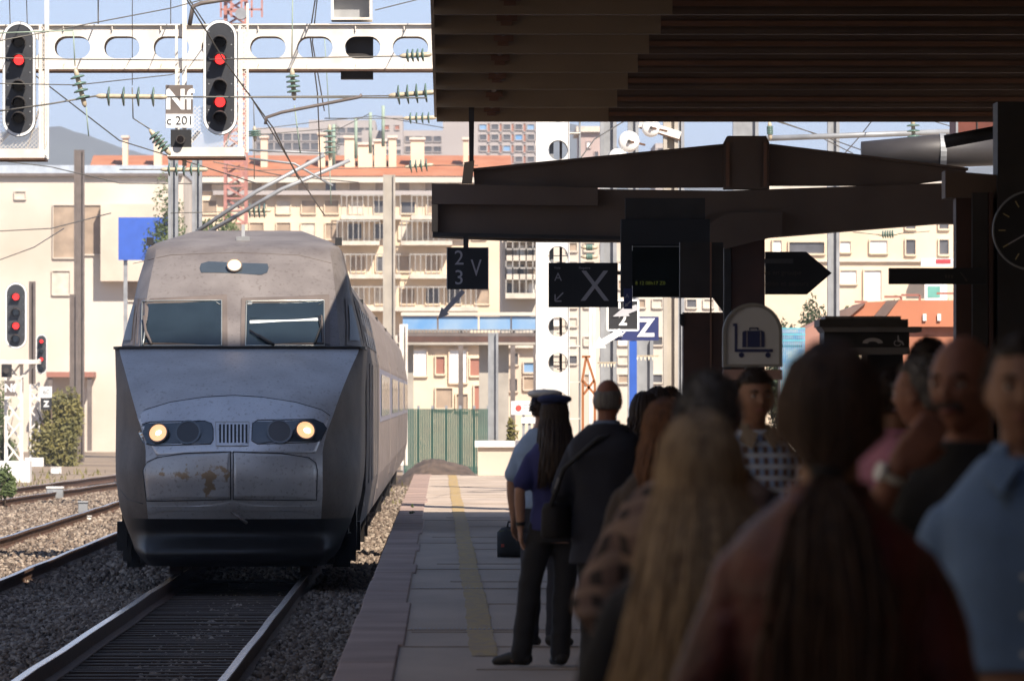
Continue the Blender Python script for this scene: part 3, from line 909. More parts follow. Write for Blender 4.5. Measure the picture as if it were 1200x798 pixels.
pl('column_side', [(848, 284), (856, 284), (856, 640), (848, 640)], -.16, .26, M['dark_steel'])
pl('hub_gusset', [(815, 275), (850, 250), (915, 250), (915, 276), (850, 292), (815, 284)], -.32, -.13, M['canopy'])

# right hand column group at Y=50
RC = 52.0
rc = empty('roof_column', (W(1150, 0, RC).x, RC, 0), 'heavy dark brown steel column carrying the roof at the right', 'column')
oxc = W(1150, 0, RC).x
def plc(name, pts, y0, y1, m, parent=rc): 
    mb = MB(); mb.plate(px(pts, RC, oxc), [], y0, y1); return mb.build(name, m, parent)
plc('web', [(1121, 225), (1200, 225), (1200, 700), (1121, 700)], .02, .3, M['brown_steel'])
plc('flange', [(1139, 226), (1157, 226), (1157, 700), (1139, 700)], -.1, .018, M['dark_steel'])
plc('flange', [(1168, 120), (1215, 120), (1215, 700), (1168, 700)], -.14, .3, M['dark_steel'])
plc('corner_strip', [(1158, 226), (1163, 226), (1163, 700), (1158, 700)], -.12, .018, M['brown_steel'])
plc('head_plate', [(1108, 200), (1170, 205), (1170, 232), (1108, 232)], -.02, .35, M['canopy'])
bx = empty('steel_cladding', (W(1145, 0, 92).x, 92, 0), 'rust red steel box above the grey duct beyond the roof', 'cladding')
mb = MB(); q = px([(1121, 128), (1200, 128), (1200, 172), (1121, 172)], 92, W(1145, 0, 92).x); mb.plate(q, [], 0, 1.2)
mb.build('panel', mat('rust_red_cladding', (.17, .045, .028), .6, var=.35, scale=3), bx)
for a in (1146, 1147): pass
mb = MB(); q = px([(1145, 128), (1146.5, 128), (1146.5, 172), (1145, 172)], 92, W(1145, 0, 92).x); mb.plate(q, [], -.02, -.001); mb.build('seam', M['dark_steel'], bx)
mb = MB(); mb.bar(W(1122, 128, 92) - Vector((W(1145, 0, 92).x, 92, 0)), W(1122, 172, 92) - Vector((W(1145, 0, 92).x, 92, 0)), .03); mb.build('edge', M['galv'], bx)
mb = MB(); a, b = W(1010, 181, 90), W(1180, 174, 90); mb.tube([a, a + (b - a) * .48, b], [.17, .22, .22], 24)
dc = mb.build('duct', mat('shade_dark_duct', (.05, .045, .045), .5), None, smooth=True); tag(dc, 'thick grey horizontal duct under the rust red box', 'duct')  # near-black tone: the shade on the duct is put into its colour
mb = MB(); c = W(1105, 178, 90); mb.tube([c + Vector((-.04, 0, 0)), c + Vector((.04, 0, 0))], .245, 24); mb.build('clamp', M['galv'], dc)
mb = MB(); mb.tube([W(1108, 166, 60), W(1172, 154, 60)], .058, 14); tag(mb.build('roof_pipe', M['dark_steel'], None, smooth=True), 'black sloping tube end in front of the rust red box', 'tube')

# clock
ck = empty('station_clock', W(1210, 270, 50), 'round black clock with yellowish hour marks hanging at the right edge', 'clock')
r = 46 / F * 50
mb = MB(); mb.disc((0, 0, 0), r, -.02, .09, 40); mb.build('case', M['black'], ck)
mb = MB(); mb.tube([(0, -.045, 0), (0, -.02, 0)], r, 40, cap=False); mb.tube([(0, -.045, 0), (0, -.02, 0)], r * .95, 40, cap=False)
mb = MB()
P = [(r * 1.0 * math.cos(2 * math.pi * k / 40), -.03, r * 1.0 * math.sin(2 * math.pi * k / 40)) for k in range(41)]
mb.tube(P, .009, 6, cap=False); mb.build('bezel', M['galv'], ck, smooth=True)
mt = mat('clock_marks', (.55, .45, .22), .5)
for k in range(12):
    a = math.pi / 6 * k; d = Vector((math.cos(a), 0, math.sin(a)))
    mb = MB(); mb.bar(d * r * .68 + Vector((0, -.024, 0)), d * r * .86 + Vector((0, -.024, 0)), .008, .008, up=(0, 1, 0)); mb.build('hour_mark', mt, ck)
for a, L in ((100, .5), (210, .7)):
    d = Vector((math.cos(math.radians(a)), 0, math.sin(math.radians(a))))
    mb = MB(); mb.bar(Vector((0, -.03, 0)), d * r * L + Vector((0, -.03, 0)), .01, .008, up=(0, 1, 0)); mb.build('hand', M['sign_grey'], ck)
mb = MB(); mb.box(-.015, .015, 0, .03, r * .9, 3.4 - .02 + 1.0); mb.build('hanger', M['dark_steel'], ck)

# ------------------------------------------------------------------ hanging signs
def sign(name, label, rect, Y, m, depth=.09, cat='sign'):
    x0, y0, x1, y1 = rect; a = W(x0, y0, Y); b = W(x1, y1, Y); c = (a + b) / 2
    e = empty(name, c, label, cat); w = (b.x - a.x) / 2; h = (a.z - b.z) / 2
    mb = MB(); mb.box(-w, w, 0, depth, -h, h); mb.build('panel', m, e, bevel=.004)
    return e, w, h, c
def arrow(mb, tip, tail, w, y0, y1, head=.42, hw=2.6):
    tip = Vector((tip[0], tip[1])); tail = Vector((tail[0], tail[1])); d = (tip - tail); L = d.length; d /= L; n = Vector((-d.y, d.x))
    hb = tip - d * min(L * head, w * 3)
    P = [tail + n * w / 2, hb + n * w / 2, hb + n * w * hw / 2, tip, hb - n * w * hw / 2, hb - n * w / 2, tail - n * w / 2]
    mb.plate([(p.x, p.y) for p in P], [], y0, y1)
k = 80 / F
e, w, h, c = sign('platform_sign', 'square black hanging sign reading 2 3 V with a grey arrow', (524, 290, 572, 339), 80, M['black'])
def at(px_, py_, c, Y): p = W(px_, py_, Y); return p.x - c.x, p.z - c.z
x, z = at(538, 303, c, 80); text('numeral', '2', .24, x, -.004, z, M['sign_grey'], e)
x, z = at(538, 326, c, 80); text('numeral', '3', .24, x, -.004, z, M['sign_grey'], e)
x, z = at(558, 315, c, 80); text('letter', 'V', .28, x, -.004, z, M['sign_grey'], e, sx=.75)
mb = MB(); arrow(mb, at(513, 374, c, 80), at(543, 341, c, 80), .055, -.01, .01, head=.3, hw=2.2); mb.build('arrow', M['sign_grey'], e)
mb = MB(); x, z = at(546, 278, c, 80); mb.box(x - .03, x + .03, .03, .06, h, z + .02); mb.build('hanger', M['dark_steel'], e)
for s in (-1, 1):
    mb = MB(); mb.box(s * w - .006, s * w + .006, -.008, -.001, -h, h); mb.build('edge', M['galv'], e)

YX, YM, YA = 81.0, 79.5, 79.0; KS = 81 / 62
e, w, h, c = sign('platform_sign', 'black hanging sign with a big grey X, a small A and a grey arrow', (643, 308, 724, 360), YX, M['black'])
x, z = at(697, 337, c, YX); text('letter', 'X', .40 * KS, x, -.004, z, M['sign_grey'], e, sx=.92)
x, z = at(654, 325, c, YX); text('letter', 'A', .105 * KS, x, -.004, z, M['sign_grey'], e)
x, z = at(653, 314, c, YX); text('word', 'Voie', .032 * KS, x, -.004, z, M['sign_grey'], e)
x, z = at(685, 314, c, YX); text('word', 'Repère', .036 * KS, x, -.004, z, M['sign_grey'], e)
mb = MB(); arrow(mb, at(650, 353, c, YX), at(660, 343, c, YX), .012 * KS, -.008, -.002, head=.5, hw=1); mb.build('arrow', M['sign_grey'], e)
mb = MB()
for a, b in (((650.5, 353), (650.5, 345)), ((650.5, 353), (658, 353))):
    p, q = at(*a, c, YX), at(*b, c, YX); mb.bar((p[0], -.005, p[1]), (q[0], -.005, q[1]), .012 * KS, .006, up=(0, 1, 0))
mb.build('arrow_head', M['sign_grey'], e)
mb = MB(); x, z = at(671.5, 334, c, YX); mb.box(x - .002, x + .002, -.003, -.001, z - .19, z + .19); mb.build('divider', M['dark_steel'], e)
mb = MB(); x, z = at(733, 320, c, YX); mb.box(w, x + .02, .01, .05, z - .02, z + .02); mb.build('bracket', M['dark_steel'], e)

# monitor housing
e, w, h, c = sign('departure_monitor', 'black departure monitor hanging from the cross frame', (728, 257, 832, 348), YM, M['black'], .35, 'monitor')
mb = MB(); 
x0, z0 = at(741, 352, c, YM); x1, z1 = at(828, 287, c, YM)
mb.box(x0, x1, -.02, -.001, z0 + .05, z1); mb.build('screen', mat('dark_screen', (.008, .01, .008), .6, spec=.1), e)
for a, b in (((741, 288), (741, 294)), ((741, 335), (741, 348)), ((741, 349), (746, 349)), ((786, 349), (800, 349))):
    p, q = at(*a, c, YM), at(*b, c, YM); m_ = MB(); m_.bar((p[0], -.03, p[1]), (q[0], -.03, q[1]), .008, .008, up=(0, 1, 0)); m_.build('bright_edge', M['sign_white'], e)
p, q = at(741, 289, c, YM), at(826, 289, c, YM); m_ = MB(); m_.bar((p[0], -.028, p[1]), (q[0], -.028, q[1]), .008, .008, up=(0, 1, 0)); m_.build('screen_rim', M['galv'], e)
mt = mat('screen_text', (.1, .12, .02), .5, emit=(.35, .4, .05), es=.05)
x, z = at(762, 332, c, YM); text('screen_text', '8 12 08h17 Z0', .045 * KS, x, -.024, z, mt, e)
mb = MB(); mb.box(-w * .9, w * .9, .1, .3, h, h + .25); mb.build('hanger', M['dark_steel'], e)
e, w, h, c = sign('arrow_plate', 'small navy plate with a grey A and arrow under the monitor corner', (731, 338, 741, 362), YA, M['sign_blue'], .03)
x, z = at(735, 347, c, YA); text('letter', 'A', .05 * KS, x, -.004, z, M['sign_grey'], e)
mb = MB(); arrow(mb, at(731.5, 360, c, YA), at(739, 353, c, YA), .012 * KS, -.008, -.002, head=.5, hw=2.8); mb.build('arrow', M['sign_grey'], e)

# pointed information sign
Yg = 64; c = W(935, 320, Yg)
e = empty('direction_sign', c, 'dark pointed direction sign with faint lettering on the central column', 'sign')
P = [(897, 295), (945, 295), (975, 320), (946, 345), (897, 345)]
mb = MB(); mb.plate([at(*p, c, Yg) for p in P], [], 0, .08); mb.build('panel', M['black'], e)
tf = mat('faint_sign_text', (.085, .065, .055), .6)
x, z = at(896, 319.5, c, Yg); text('lettering', 'es en groupe', .066, x, -.004, z, tf, e, align='LEFT')
x, z = at(896, 332.5, c, Yg); text('lettering', 'ation et séjours', .066, x, -.004, z, tf, e, align='LEFT')
x, z = at(896, 306, c, Yg); mb = MB(); mb.box(x, x + .27, -.006, -.001, z - .022, z + .022); mb.build('header_band', mat('faint_band', (.09, .085, .085), .6), e)
# long dark strip sign
e, w, h, c = sign('strip_sign', 'long narrow black sign with a faint arrow fixed to the right column', (1042, 314, 1156, 333), 51, M['black'], .06)
mb = MB(); arrow(mb, at(1134, 330, c, 51), at(1126, 319, c, 51), .008, -.006, -.001, head=.5, hw=3); mb.build('arrow', tf, e)
x, z = at(1078, 323.5, c, 51); text('lettering', 'Sortie Centre', .06, x, -.004, z, tf, e) if False else None
mb = MB()
for q in range(3):
    x, z = at(1108 + q * 3.5, 324, c, 51); mb.box(x, x + .014, -.004, -.001, z - .012, z + .012)
mb.build('pictogram', tf, e)

# luggage trolley sign
Yl = 44; c = W(882, 393, Yl)
e = empty('trolley_sign', c, 'white rounded luggage trolley sign with dark rim in front of the column', 'sign')
def arch(g):
    L = []
    r = (35 - g)
    for k in range(21): a = math.pi * k / 20; L.append((882 + r * math.cos(a), 390 - r * math.sin(a)))
    return L
rim = [at(*p, c, Yl) for p in arch(0) + [(847, 430), (917, 430)]]
inn = [at(*p, c, Yl) for p in arch(4) + [(851, 427), (913, 427)]]
mb = MB(); mb.plate(rim, [inn], -.02, .06); mb.build('rim', M['galv'], e, smooth=False)
mb = MB(); mb.plate(inn, [], -.005, .05); mb.build('panel', mat('dull_white_panel', (.62, .66, .74), .4, var=.08), e)
nb = mat('navy_symbol', (.03, .045, .16), .5)
def sy(name, pts):
    m_ = MB(); m_.plate([at(*p, c, Yl) for p in pts], [], -.010, -.006); m_.build(name, nb, e)
sy('trolley', [(859, 379), (864, 379), (864, 409), (906, 409), (906, 412.5), (861, 412.5), (861, 382), (859, 382)])
for xx in (869, 900):
    m_ = MB(); m_.plate([at(*p, c, Yl) for p in circle(xx, 416, 3.2, 14)], [], -.010, -.006); m_.build('trolley_wheel', nb, e)
sy('case', [(870, 389), (873, 387.5), (893, 387.5), (896, 389), (896, 407), (870, 407)])
sy('case_handle', [(878, 387), (878, 384), (889, 384), (889, 387), (887.5, 387), (887.5, 385.5), (879.5, 385.5), (879.5, 387)])
for xx in (875, 891): 
    m_ = MB(); m_.plate([at(*p, c, Yl) for p in ((xx, 388), (xx + .8, 388), (xx + .8, 406.5), (xx, 406.5))], [], -.013, -.0105); m_.build('case_strap', M['sign_grey'], e)
mb = MB(); mb.box(-.05, .05, .02, .05, -c.z, at(882, 430, c, Yl)[1]); mb.build('post', M['galv'], e)
mb = MB(); c2 = W(882, 434, Yl); q = at(882, 434, c, Yl)
mb.box(-.19, .19, -.01, .05, q[1] - .06, q[1] - .005 + .01); mb.build('lower_panel', mat('pale_pink_panel', (.45, .30, .28), .5), e)

# phone kiosk
Yk = 48; c = W(1018, 400, Yk); c.z = 0
e = empty('phone_kiosk', c, 'dark phone kiosk with stepped flat roof and a handset symbol', 'kiosk')
def kk(name, pts, y0, y1, m): m_ = MB(); m_.plate([(W(a, b, Yk).x - c.x, W(a, b, Yk).z) for a, b in pts], [], y0, y1); return m_.build(name, m, e)
dg = mat('kiosk_grey', (.16, .15, .15), .5)
kk('roof_step', [(967, 370.5), (1056, 370.5), (1056, 374), (967, 374)], -.02, .6, dg)
kk('roof_step', [(960, 374.2), (1064, 374.2), (1064, 383), (960, 383)], -.06, .64, M['dark_steel'])
kk('fascia', [(962, 383.2), (1080, 383.2), (1080, 389), (966, 389)], -.05, .7, dg)
kk('sign_box', [(966, 389.2), (1066, 389.2), (1066, 407), (966, 407)], 0, .6, M['black'])
kk('lower_beam', [(966, 407.2), (1066, 407.2), (1066, 415), (966, 415)], -.03, .6, dg)
kk('post', [(1012, 415.3), (1018, 415.3), (1018, 720), (1012, 720)], .1, .2, M['galv'])
kk('back_panel', [(1019, 415.3), (1062, 415.3), (1062, 600), (1019, 600)], .3, .34, M['dark_steel'])
P = []
for k in range(13): a = math.pi * k / 12; P.append((1023 + 12 * math.cos(a), 402 - 6 * math.sin(a)))
for k in range(13): a = math.pi - math.pi * k / 12; P.append((1023 + 6 * math.cos(a), 402.5 - 2.5 * math.sin(a)))
kk('handset_symbol', P, -.01, -.001, M['sign_grey'])
kk('wheelchair_symbol', [(1052, 393), (1053.5, 393), (1054, 398), (1058, 400), (1060, 404), (1058.5, 404.5), (1056.5, 401.5), (1052, 400)], -.01, -.001, M['sign_grey'])
P = [(1052 + 4.4 * math.cos(a), 402 - 3.6 * math.sin(a)) for a in np.linspace(1.9, 6.0, 14)] + [(1052 + 3.4 * math.cos(a), 402 - 2.7 * math.sin(a)) for a in np.linspace(6.0, 1.9, 14)]
kk('wheel_symbol', P, -.01, -.001, M['sign_grey'])
# slim kiosk left of the column
Yv = 66; c = W(825, 400, Yv); c.z = 0
e = empty('ticket_validator', c, 'tall dark cabinet beside the central column', 'cabinet')
mb = MB(); q = px([(801, 366), (848, 366), (848, 620), (801, 620)], Yv, c.x); mb.plate(q, [], 0, .35); mb.build('body', M['brown_steel'], e)
mb = MB(); q = px([(797, 368), (802, 368), (802, 382), (799, 382), (797, 379)], Yv, c.x); mb.plate(q, [], -.02, .1); mb.build('lock', M['black'], e)
mb = MB(); q = px([(832, 284), (834, 284), (834, 620), (832, 620)], Yv, c.x); mb.plate(q, [], -.02, -.002); mb.build('edge', M['canopy_brown'], e)
mb = MB(); q = px([(797, 284), (848, 284), (848, 365), (836, 349), (797, 349)], Yv, c.x); mb.plate(q, [], .02, .2); mb.build('upper_panel', M['dark_steel'], e)

# ------------------------------------------------------------------ signal gantry
GY = 92.0
def gp(a, b, Y=GY): p = W(a, b, Y); return (p.x, p.z)
gx = W(300, 56, GY)
gan = empty('signal_gantry', (W(655, 0, GY).x, GY, 0), 'white steel gantry beam with oval holes spanning the tracks', 'gantry')
ox = W(655, 0, GY).x
def gpl(name, outer, holes, y0, y1, m, parent=gan, Y=GY, o=None):
    o = ox if o is None else o
    mb = MB(); f = lambda L: [(W(a, b, Y).x - o, W(a, b, Y).z) for a, b in L]
    mb.plate(f(outer), [f(h_) for h_ in holes], y0, y1); return mb.build(name, m, parent)
holes = [stadium(cx, 56, 42, 26) for cx in (-30, 27, 85, 143, 201, 257, 314, 369, 425, 481, 537, 593)]
gpl('web', [(-60, 31), (630, 29), (630, 81), (-60, 82)], holes, 0, .012, M['white_paint'])
gpl('web', [(-60, 31), (630, 29), (630, 81), (-60, 82)], holes, .50, .512, M['white_paint'])
gpl('flange', [(-60, 29.5), (630, 27.5), (630, 29), (-60, 31)], [], -.05, .56, M['white_paint'])
gpl('flange', [(-60, 82), (630, 81), (630, 83), (-60, 84)], [], -.05, .56, M['rail_side'])
gpl('flange_edge', [(-60, 80.6), (630, 79.6), (630, 81), (-60, 82)], [], -.055, -.001, M['white_paint'])
for x in list(range(-40, 640, 57)):
    gpl('stiffener', [(x, 31), (x + 1.2, 31), (x + 1.2, 36), (x + .2, 37)], [], -.04, -.001, M['white_paint'])
    gpl('stiffener', [(x, 80), (x + 1.2, 80), (x + 1.2, 75), (x + 2.4, 74)], [], -.04, -.001, M['white_paint'])
# upright with round holes
hs = [circle(654, cy, 11.5) for cy in (132, 176, 300, 383, 425, 470, 515)] 
gpl('upright', [(628, 20), (666, 20), (666, 640), (628, 640)], hs, .02, .032, M['pylon_white'])
gpl('upright_back', [(628, 20), (666, 20), (666, 640), (628, 640)], hs, .40, .412, M['pylon_white'])
mb = MB(); a = W(666.3, 20, GY); b = W(666.3, 640, GY); mb.box(a.x - ox, a.x - ox + .012, .0, .44, b.z, a.z); mb.build('upright_side', M['pylon_white'], gan)
mb = MB(); a = W(679, 20, GY); mb.box(a.x - ox, a.x - ox + .02, .1, .5, b.z, a.z); mb.build('upright_side', M['galv'], gan)
for cy in (155, 200, 330, 405, 447, 490):
    gpl('batten', [(664, cy), (680, cy), (680, cy + 1.4), (664, cy + 1.4)], [], .05, .4, M['white_paint'])
for cy in (302, 385, 427):
    gpl('crossbar', [(640, cy - 3), (666, cy - 3), (666, cy - 2), (640, cy - 2)], [], .2, .22, M['white_paint'])
    gpl('crossbar', [(640, cy + 5), (666, cy + 5), (666, cy + 6), (640, cy + 6)], [], .2, .22, M['white_paint'])
gpl('inner_bar', [(644, 20), (649, 20), (649, 640), (644, 640)], [], .18, .24, M['galv'])
gpl('inner_bar', [(656, 20), (659, 20), (659, 640), (656, 640)], [], .18, .24, M['frame_dark'])
for a, b in ((53, 58), (214, 219)):
    gpl('post', [(a, -40), (b, -40), (b, 195 if a > 100 else 187), (a, 195 if a > 100 else 187)], [], -.12, -.06, M['white_paint'])
# transformer-like box on the gantry
bxg = gpl('cabinet', [(388, -20), (436, -20), (436, 24), (388, 24)], [(lambda q: q)([(391, -18), (433, -18), (433, 21), (391, 21)])], -.1, .5, M['white_paint'])
gpl('cabinet_mesh', [(391, -18), (433, -18), (433, 21), (391, 21)], [], .2, .22, M['galv'])
gpl('junction_box', [(405, 40), (437, 40), (437, 92), (399, 92), (399, 82), (405, 82)], [], .2, .45, M['dark_steel'])

def signal(name, label, cx, cz, wpx, hpx, Y, lamps, lit, group, cage=None):
    c = W(cx, cz, Y); e = empty(name, c, label, 'signal', group)
    k = Y / F
    mb = MB(); mb.plate(stadium(0, 0, wpx * k, hpx * k, 14), [stadium(0, 0, wpx * k * .86, hpx * k * .955, 14)], -.02, .03); mb.build('border', M['sign_white'], e)
    mb = MB(); mb.plate(stadium(0, 0, wpx * k * .865, hpx * k * .957, 14), [], -.012, .03); mb.build('target_board', M['signal_black'], e)
    mb = MB(); mb.plate(stadium(0, 0, wpx * k * 1.03, hpx * k * 1.01, 14), [], .031, .05); mb.build('backing', M['black'], e)
    r = 6.4 * k * (wpx / 38)
    for i, yy in enumerate(lamps):
        z = (cz - yy) * k; on = i in lit
        mb = MB(); mb.disc((0, 0, z), r * 1.25, -.05, -.013, 22); mb.build('lamp_housing', M['black'], e, smooth=False)
        mb = MB(); mb.disc((0, 0, z), r * .92, -.062, -.051, 22); mb.build('lens', M['red_lamp'] if on else M['dark_lens'], e)
        # visor over the lamp
        vs = []; n = 13
        for q in range(n):
            a = math.radians(-15 + 210 * q / (n - 1))
            dpt = .26 * (.55 + .45 * math.sin(max(0, min(math.pi, a))))
            for rr in (r * 1.15, r * 1.3):
                vs += [(rr * math.cos(a), -.05, z + rr * math.sin(a)), (rr * math.cos(a), -.05 - dpt, z + rr * math.sin(a) - .02)]
        fs = []
        for q in range(n - 1):
            o = q * 4
            fs += [(o, o + 1, o + 5, o + 4), (o + 2, o + 6, o + 7, o + 3), (o + 1, o + 3, o + 7, o + 5)]
        mb = MB(); mb.add(vs, fs); mb.build('visor', M['dark_steel'], e, fix=True)
    for i in range(8):
        z = hpx * k * (.40 - .8 * i / 7)
        for s in (-1, 1):
            mb = MB(); mb.disc((s * wpx * k * .34, 0, z), .009, -.018, -.012, 8); mb.build('bolt', M['galv'], e)
    return e, c, k
sg = 'colour light signals'
def mesh_cage(e, c, k, cx, cz, x0, x1, y0, y1, Y):
    f = lambda a, b: ((a - cx) * k, (cz - b) * k)
    x_0, z0 = f(x0, y1); x_1, z1 = f(x1, y0)
    mb = MB()
    for x in (x_0, x_1 - .02): mb.box(x, x + .035, .06, .10, z0, z1); mb.box(x, x + .035, .7, .74, z0, z1 * .2)
    mb.build('cage_post', M['white_paint'], e)
    mb = MB(); mb.box(x_0 - .1, x_1 + .06, .02, .85, z0 - .04, z0 + .0); mb.build('cage_floor', M['white_paint'], e)
    mb = MB(); mb.box(x_0 - .1, x_1 + .06, -.0, .02, z0 - .05, z0 + .07); mb.build('toe_board', M['white_paint'], e)
    mb = MB(); mb.box(x_0 - .1, x_1 + .06, .0, .84, z0 - .075, z0 - .052); mb.build('floor_underside', M['rail_side'], e)
    # diamond mesh
    mb = MB(); H = .62; st = .055; xx = x_0
    n = int((x_1 - x_0 + H) / st)
    for i in range(n):
        a = x_0 - H + i * st
        for sgn in (1, -1):
            p0 = Vector((a, .07, z0)); p1 = Vector((a + H, .07, z0 + H))
            t0 = max(0, (x_0 - a) / H); t1 = min(1, (x_1 - a) / H)
            if t1 - t0 < .05: continue
            A = p0.lerp(p1, t0); B = p0.lerp(p1, t1)
            if sgn < 0: A.x = x_0 + x_1 - A.x; B.x = x_0 + x_1 - B.x; A.y += .012; B.y += .012
            mb.bar(A, B, .005)
    mb.build('cage_mesh', M['white_paint'], e)
    mb = MB()
    mb.bar((x_1 - .03, .75, z1), (x_1 - .03, .75, z0), .03); mb.bar((x_1 - .25, .75, z0), (x_1, .3, z0 + .7), .02)
    mb.bar((x_0 + .1, .1, z0), (x_0 + .3, .5, z0 + .3), .05, .02)
    # ladder-like lattice strip at the right
    for i in range(26):
        z = z0 + (z1 - z0) * i / 26; q = (z1 - z0) / 26
        mb.bar((x_1 + .01, .1, z), (x_1 + .09, .1, z + q), .01); mb.bar((x_1 + .09, .1, z), (x_1 + .01, .1, z + q), .01)
    mb.bar((x_1 + .10, .1, z0), (x_1 + .10, .1, z1 + .3), .03)
    mb.build('cage_lattice', M['white_paint'], e)
e, c, k = signal('railway_signal', 'upper left gantry signal showing one pinkish red light above the dark lamps', 22.5, 93, 38, 134, GY - .8, (50, 71, 102, 121, 139), (1,), sg)
mesh_cage(e, c, k, 22.5, 93, -20, 47, 30, 181, GY)
e, c, k = signal('railway_signal', 'gantry signal showing two red lights beside the Nf plate', 258, 91, 39, 134, GY - .8, (50, 70, 101, 120, 138), (1, 3), sg)
mesh_cage(e, c, k, 258, 91, 205, 281, 30, 179, GY)
e2, w2, h2, c2 = sign('identification_plate', 'plate with white Nf on grey above white c 201 on the gantry', (194, 100, 226, 150), GY - .75, M['frame_dark'], .03, 'plate')
x, z = at(209.5, 118, c2, GY - .75); text('lettering', 'Nf', .37, x, -.004, z, M['sign_white'], e2, sx=.95, weight=.012)
mb = MB(); x0, z0 = at(194.5, 150, c2, GY - .75); x1, z1 = at(226.5, 134, c2, GY - .75); mb.box(x0, x1, -.012, -.001, z0, z1); mb.build('number_plate', M['sign_white'], e2)
x, z = at(211, 142, c2, GY - .75); text('lettering', 'c 201', .165, x, -.016, z, M['black'], e2)
e2, w2, h2, c2 = sign('small_signal_lamp', 'single dark lamp box under the Nf plate', (200, 152, 224, 176), GY - .75, M['black'], .15, 'lamp')
mb = MB(); mb.disc((0, 0, 0), .06, -.16, -.001, 16); mb.build('hood', M['dark_steel'], e2)
mb = MB(); mb.disc((0, 0, 0), .045, -.165, -.161, 16); mb.build('lens', M['dark_lens'], e2)

# signals further down the line
def mast(label, cx, wpx, y0, y1, Y, group='signal masts'):
    e = empty('signal_mast', (W(cx, 0, Y).x, Y, GZ), label, 'mast', group)
    k = Y / F; w = wpx * k / 2; top = W(0, y0, Y).z - GZ; bot = W(0, y1, Y).z - GZ
    mb = MB()
    for s in (-1, 1):
        mb.box(s * w - .035, s * w + .035, 0, .05, bot, top); mb.box(s * w - .035, s * w + .035, 2 * w, 2 * w + .05, bot, top)
    mb.build('chord', M['white_paint'], e)
    mb = MB(); n = max(4, int((top - bot) / (2.2 * w)))
    for i in range(n):
        z = bot + (top - bot) * i / n; q = (top - bot) / n
        s = 1 if i % 2 else -1
        mb.bar((-w * s, .02, z), (w * s, .02, z + q), .05); mb.bar((w * s, 2 * w, z), (-w * s, 2 * w, z + q), .05)
    mb.build('lacing', M['white_paint'], e)
    mb = MB(); mb.box(-w * 2.2, w * 2.2, -.3, 2 * w + .3, min(-.3, bot - .4), bot); mb.build('footing', M['white_stone'], e)
    return e
Y1 = 190
m1 = mast('white lattice mast carrying the nearer distant signal at the left edge', 16, 18, 424, 540, Y1)
mb = MB(); a = W(2, 424, Y1) - m1.location; b = W(47, 421, Y1) - m1.location; mb.box(a.x, b.x, -.3, .6, a.z - .06, a.z + .06); mb.build('bracket_platform', M['white_paint'], m1)
mb = MB(); mb.bar((a.x, 0, a.z), (.1, 0, a.z - .5), .06); mb.bar((b.x, 0, b.z), (.15, 0, a.z - .5), .06); mb.build('strut', M['white_paint'], m1)
signal('railway_signal', 'distant left signal with two red lights on a white lattice mast', 19, 370, 25, 77, Y1 - .4, (348, 366, 382, 397), (0, 2), sg)
e2, w2, h2, c2 = sign('identification_plate', 'small Nf plate on the white lattice mast at the left edge', (6, 446, 18, 464), Y1 - .5, M['frame_dark'], .03, 'plate')
text('lettering', 'Nf', .3, 0, -.004, 0, M['sign_white'], e2, weight=.01)
e2, w2, h2, c2 = sign('small_signal_lamp', 'single dark lamp box on the left lattice mast', (2, 427, 14, 442), Y1 - .5, M['black'], .1, 'lamp')
mb = MB(); mb.disc((0, 0, 0), .08, -.1, -.001, 14); mb.build('hood', M['dark_steel'], e2)
Y2 = 235
m2 = mast('white mast of the farther small signal', 41, 10, 448, 536, Y2)
signal('railway_signal', 'smallest signal seen edge-on behind the distant left one', 49, 415, 13, 46, Y2 - .4, (400, 411, 421, 431), (0, 2), sg)
e2, w2, h2, c2 = sign('speed_plate', 'white plate reading 60 above the letter Z plate', (48, 453, 61, 466), Y2 - .5, M['sign_white'], .03, 'plate')
text('numeral', '60', .24, 0, -.004, 0, M['black'], e2)
e2, w2, h2, c2 = sign('letter_plate', 'black plate with a white Z below the 60 plate', (48, 467, 61, 480), Y2 - .5, M['black'], .03, 'plate')
text('letter', 'Z', .27, 0, -.004, 0, M['sign_white'], e2, weight=.01)
mb = MB(); mb.box(-.12, .12, 0, .02, -.12, .12)

# ------------------------------------------------------------------ catenary masts, wires, insulators
def hmast(label, cx, wpx, y0, y1, Y, m, group='overhead line masts', rung=True, base=None):
    k = Y / F; e = empty('catenary_mast', (W(cx, 0, Y).x, Y, 0), label, 'mast', group)
    w = wpx * k / 2; t = W(0, y0, Y).z; b = W(0, y1, Y).z
    for s in (-1, 1):
        mb = MB(); mb.box(s * w - .03 if s < 0 else s * w - .03, s * w + .03, -.08, .16, b, t); mb.build('flange', m, e)
    mb = MB(); mb.box(-w + .031, w - .031, .02, .04, b, t); mb.build('web', m, e)
    return e
Yb = 236
hmast('brown twin-legged mast left of the train', 86.5, 7, 345, 541, Yb, M['frame_dark'])
hmast('taller brown mast just left of the train reaching above the roofs', 93, 10, 176, 541, Yb + 2, M['frame_dark'])
hmast('grey mast under the Nf gantry plate', 203, 8, 178, 300, 140, M['galv'])
hmast('second grey mast right of the one under the Nf plate', 231, 8, 175, 300, 142, M['galv'])
hmast('thin brown mast behind the distant signals', 38, 5, 330, 450, 200, M['frame_dark'])
hmast('blurred tall mast behind the train roof', 456, 12, 205, 520, 215, M['concrete'])
hmast('pale mast at the end of the train', 473, 7, 380, 545, 180, M['white_paint'])
hmast('mast beside the green hoarding', 578, 9, 390, 516, 170, M['galv'])
hmast('grey mast just right of the white upright', 713, 15, 100, 600, 112, M['galv'])
hmast('slim grey mast behind the round dish lamps', 742, 9, 100, 560, 130, M['galv'])
hmast('wide grey mast beside the Z sign', 755, 17, 398, 600, 118, M['galv'])
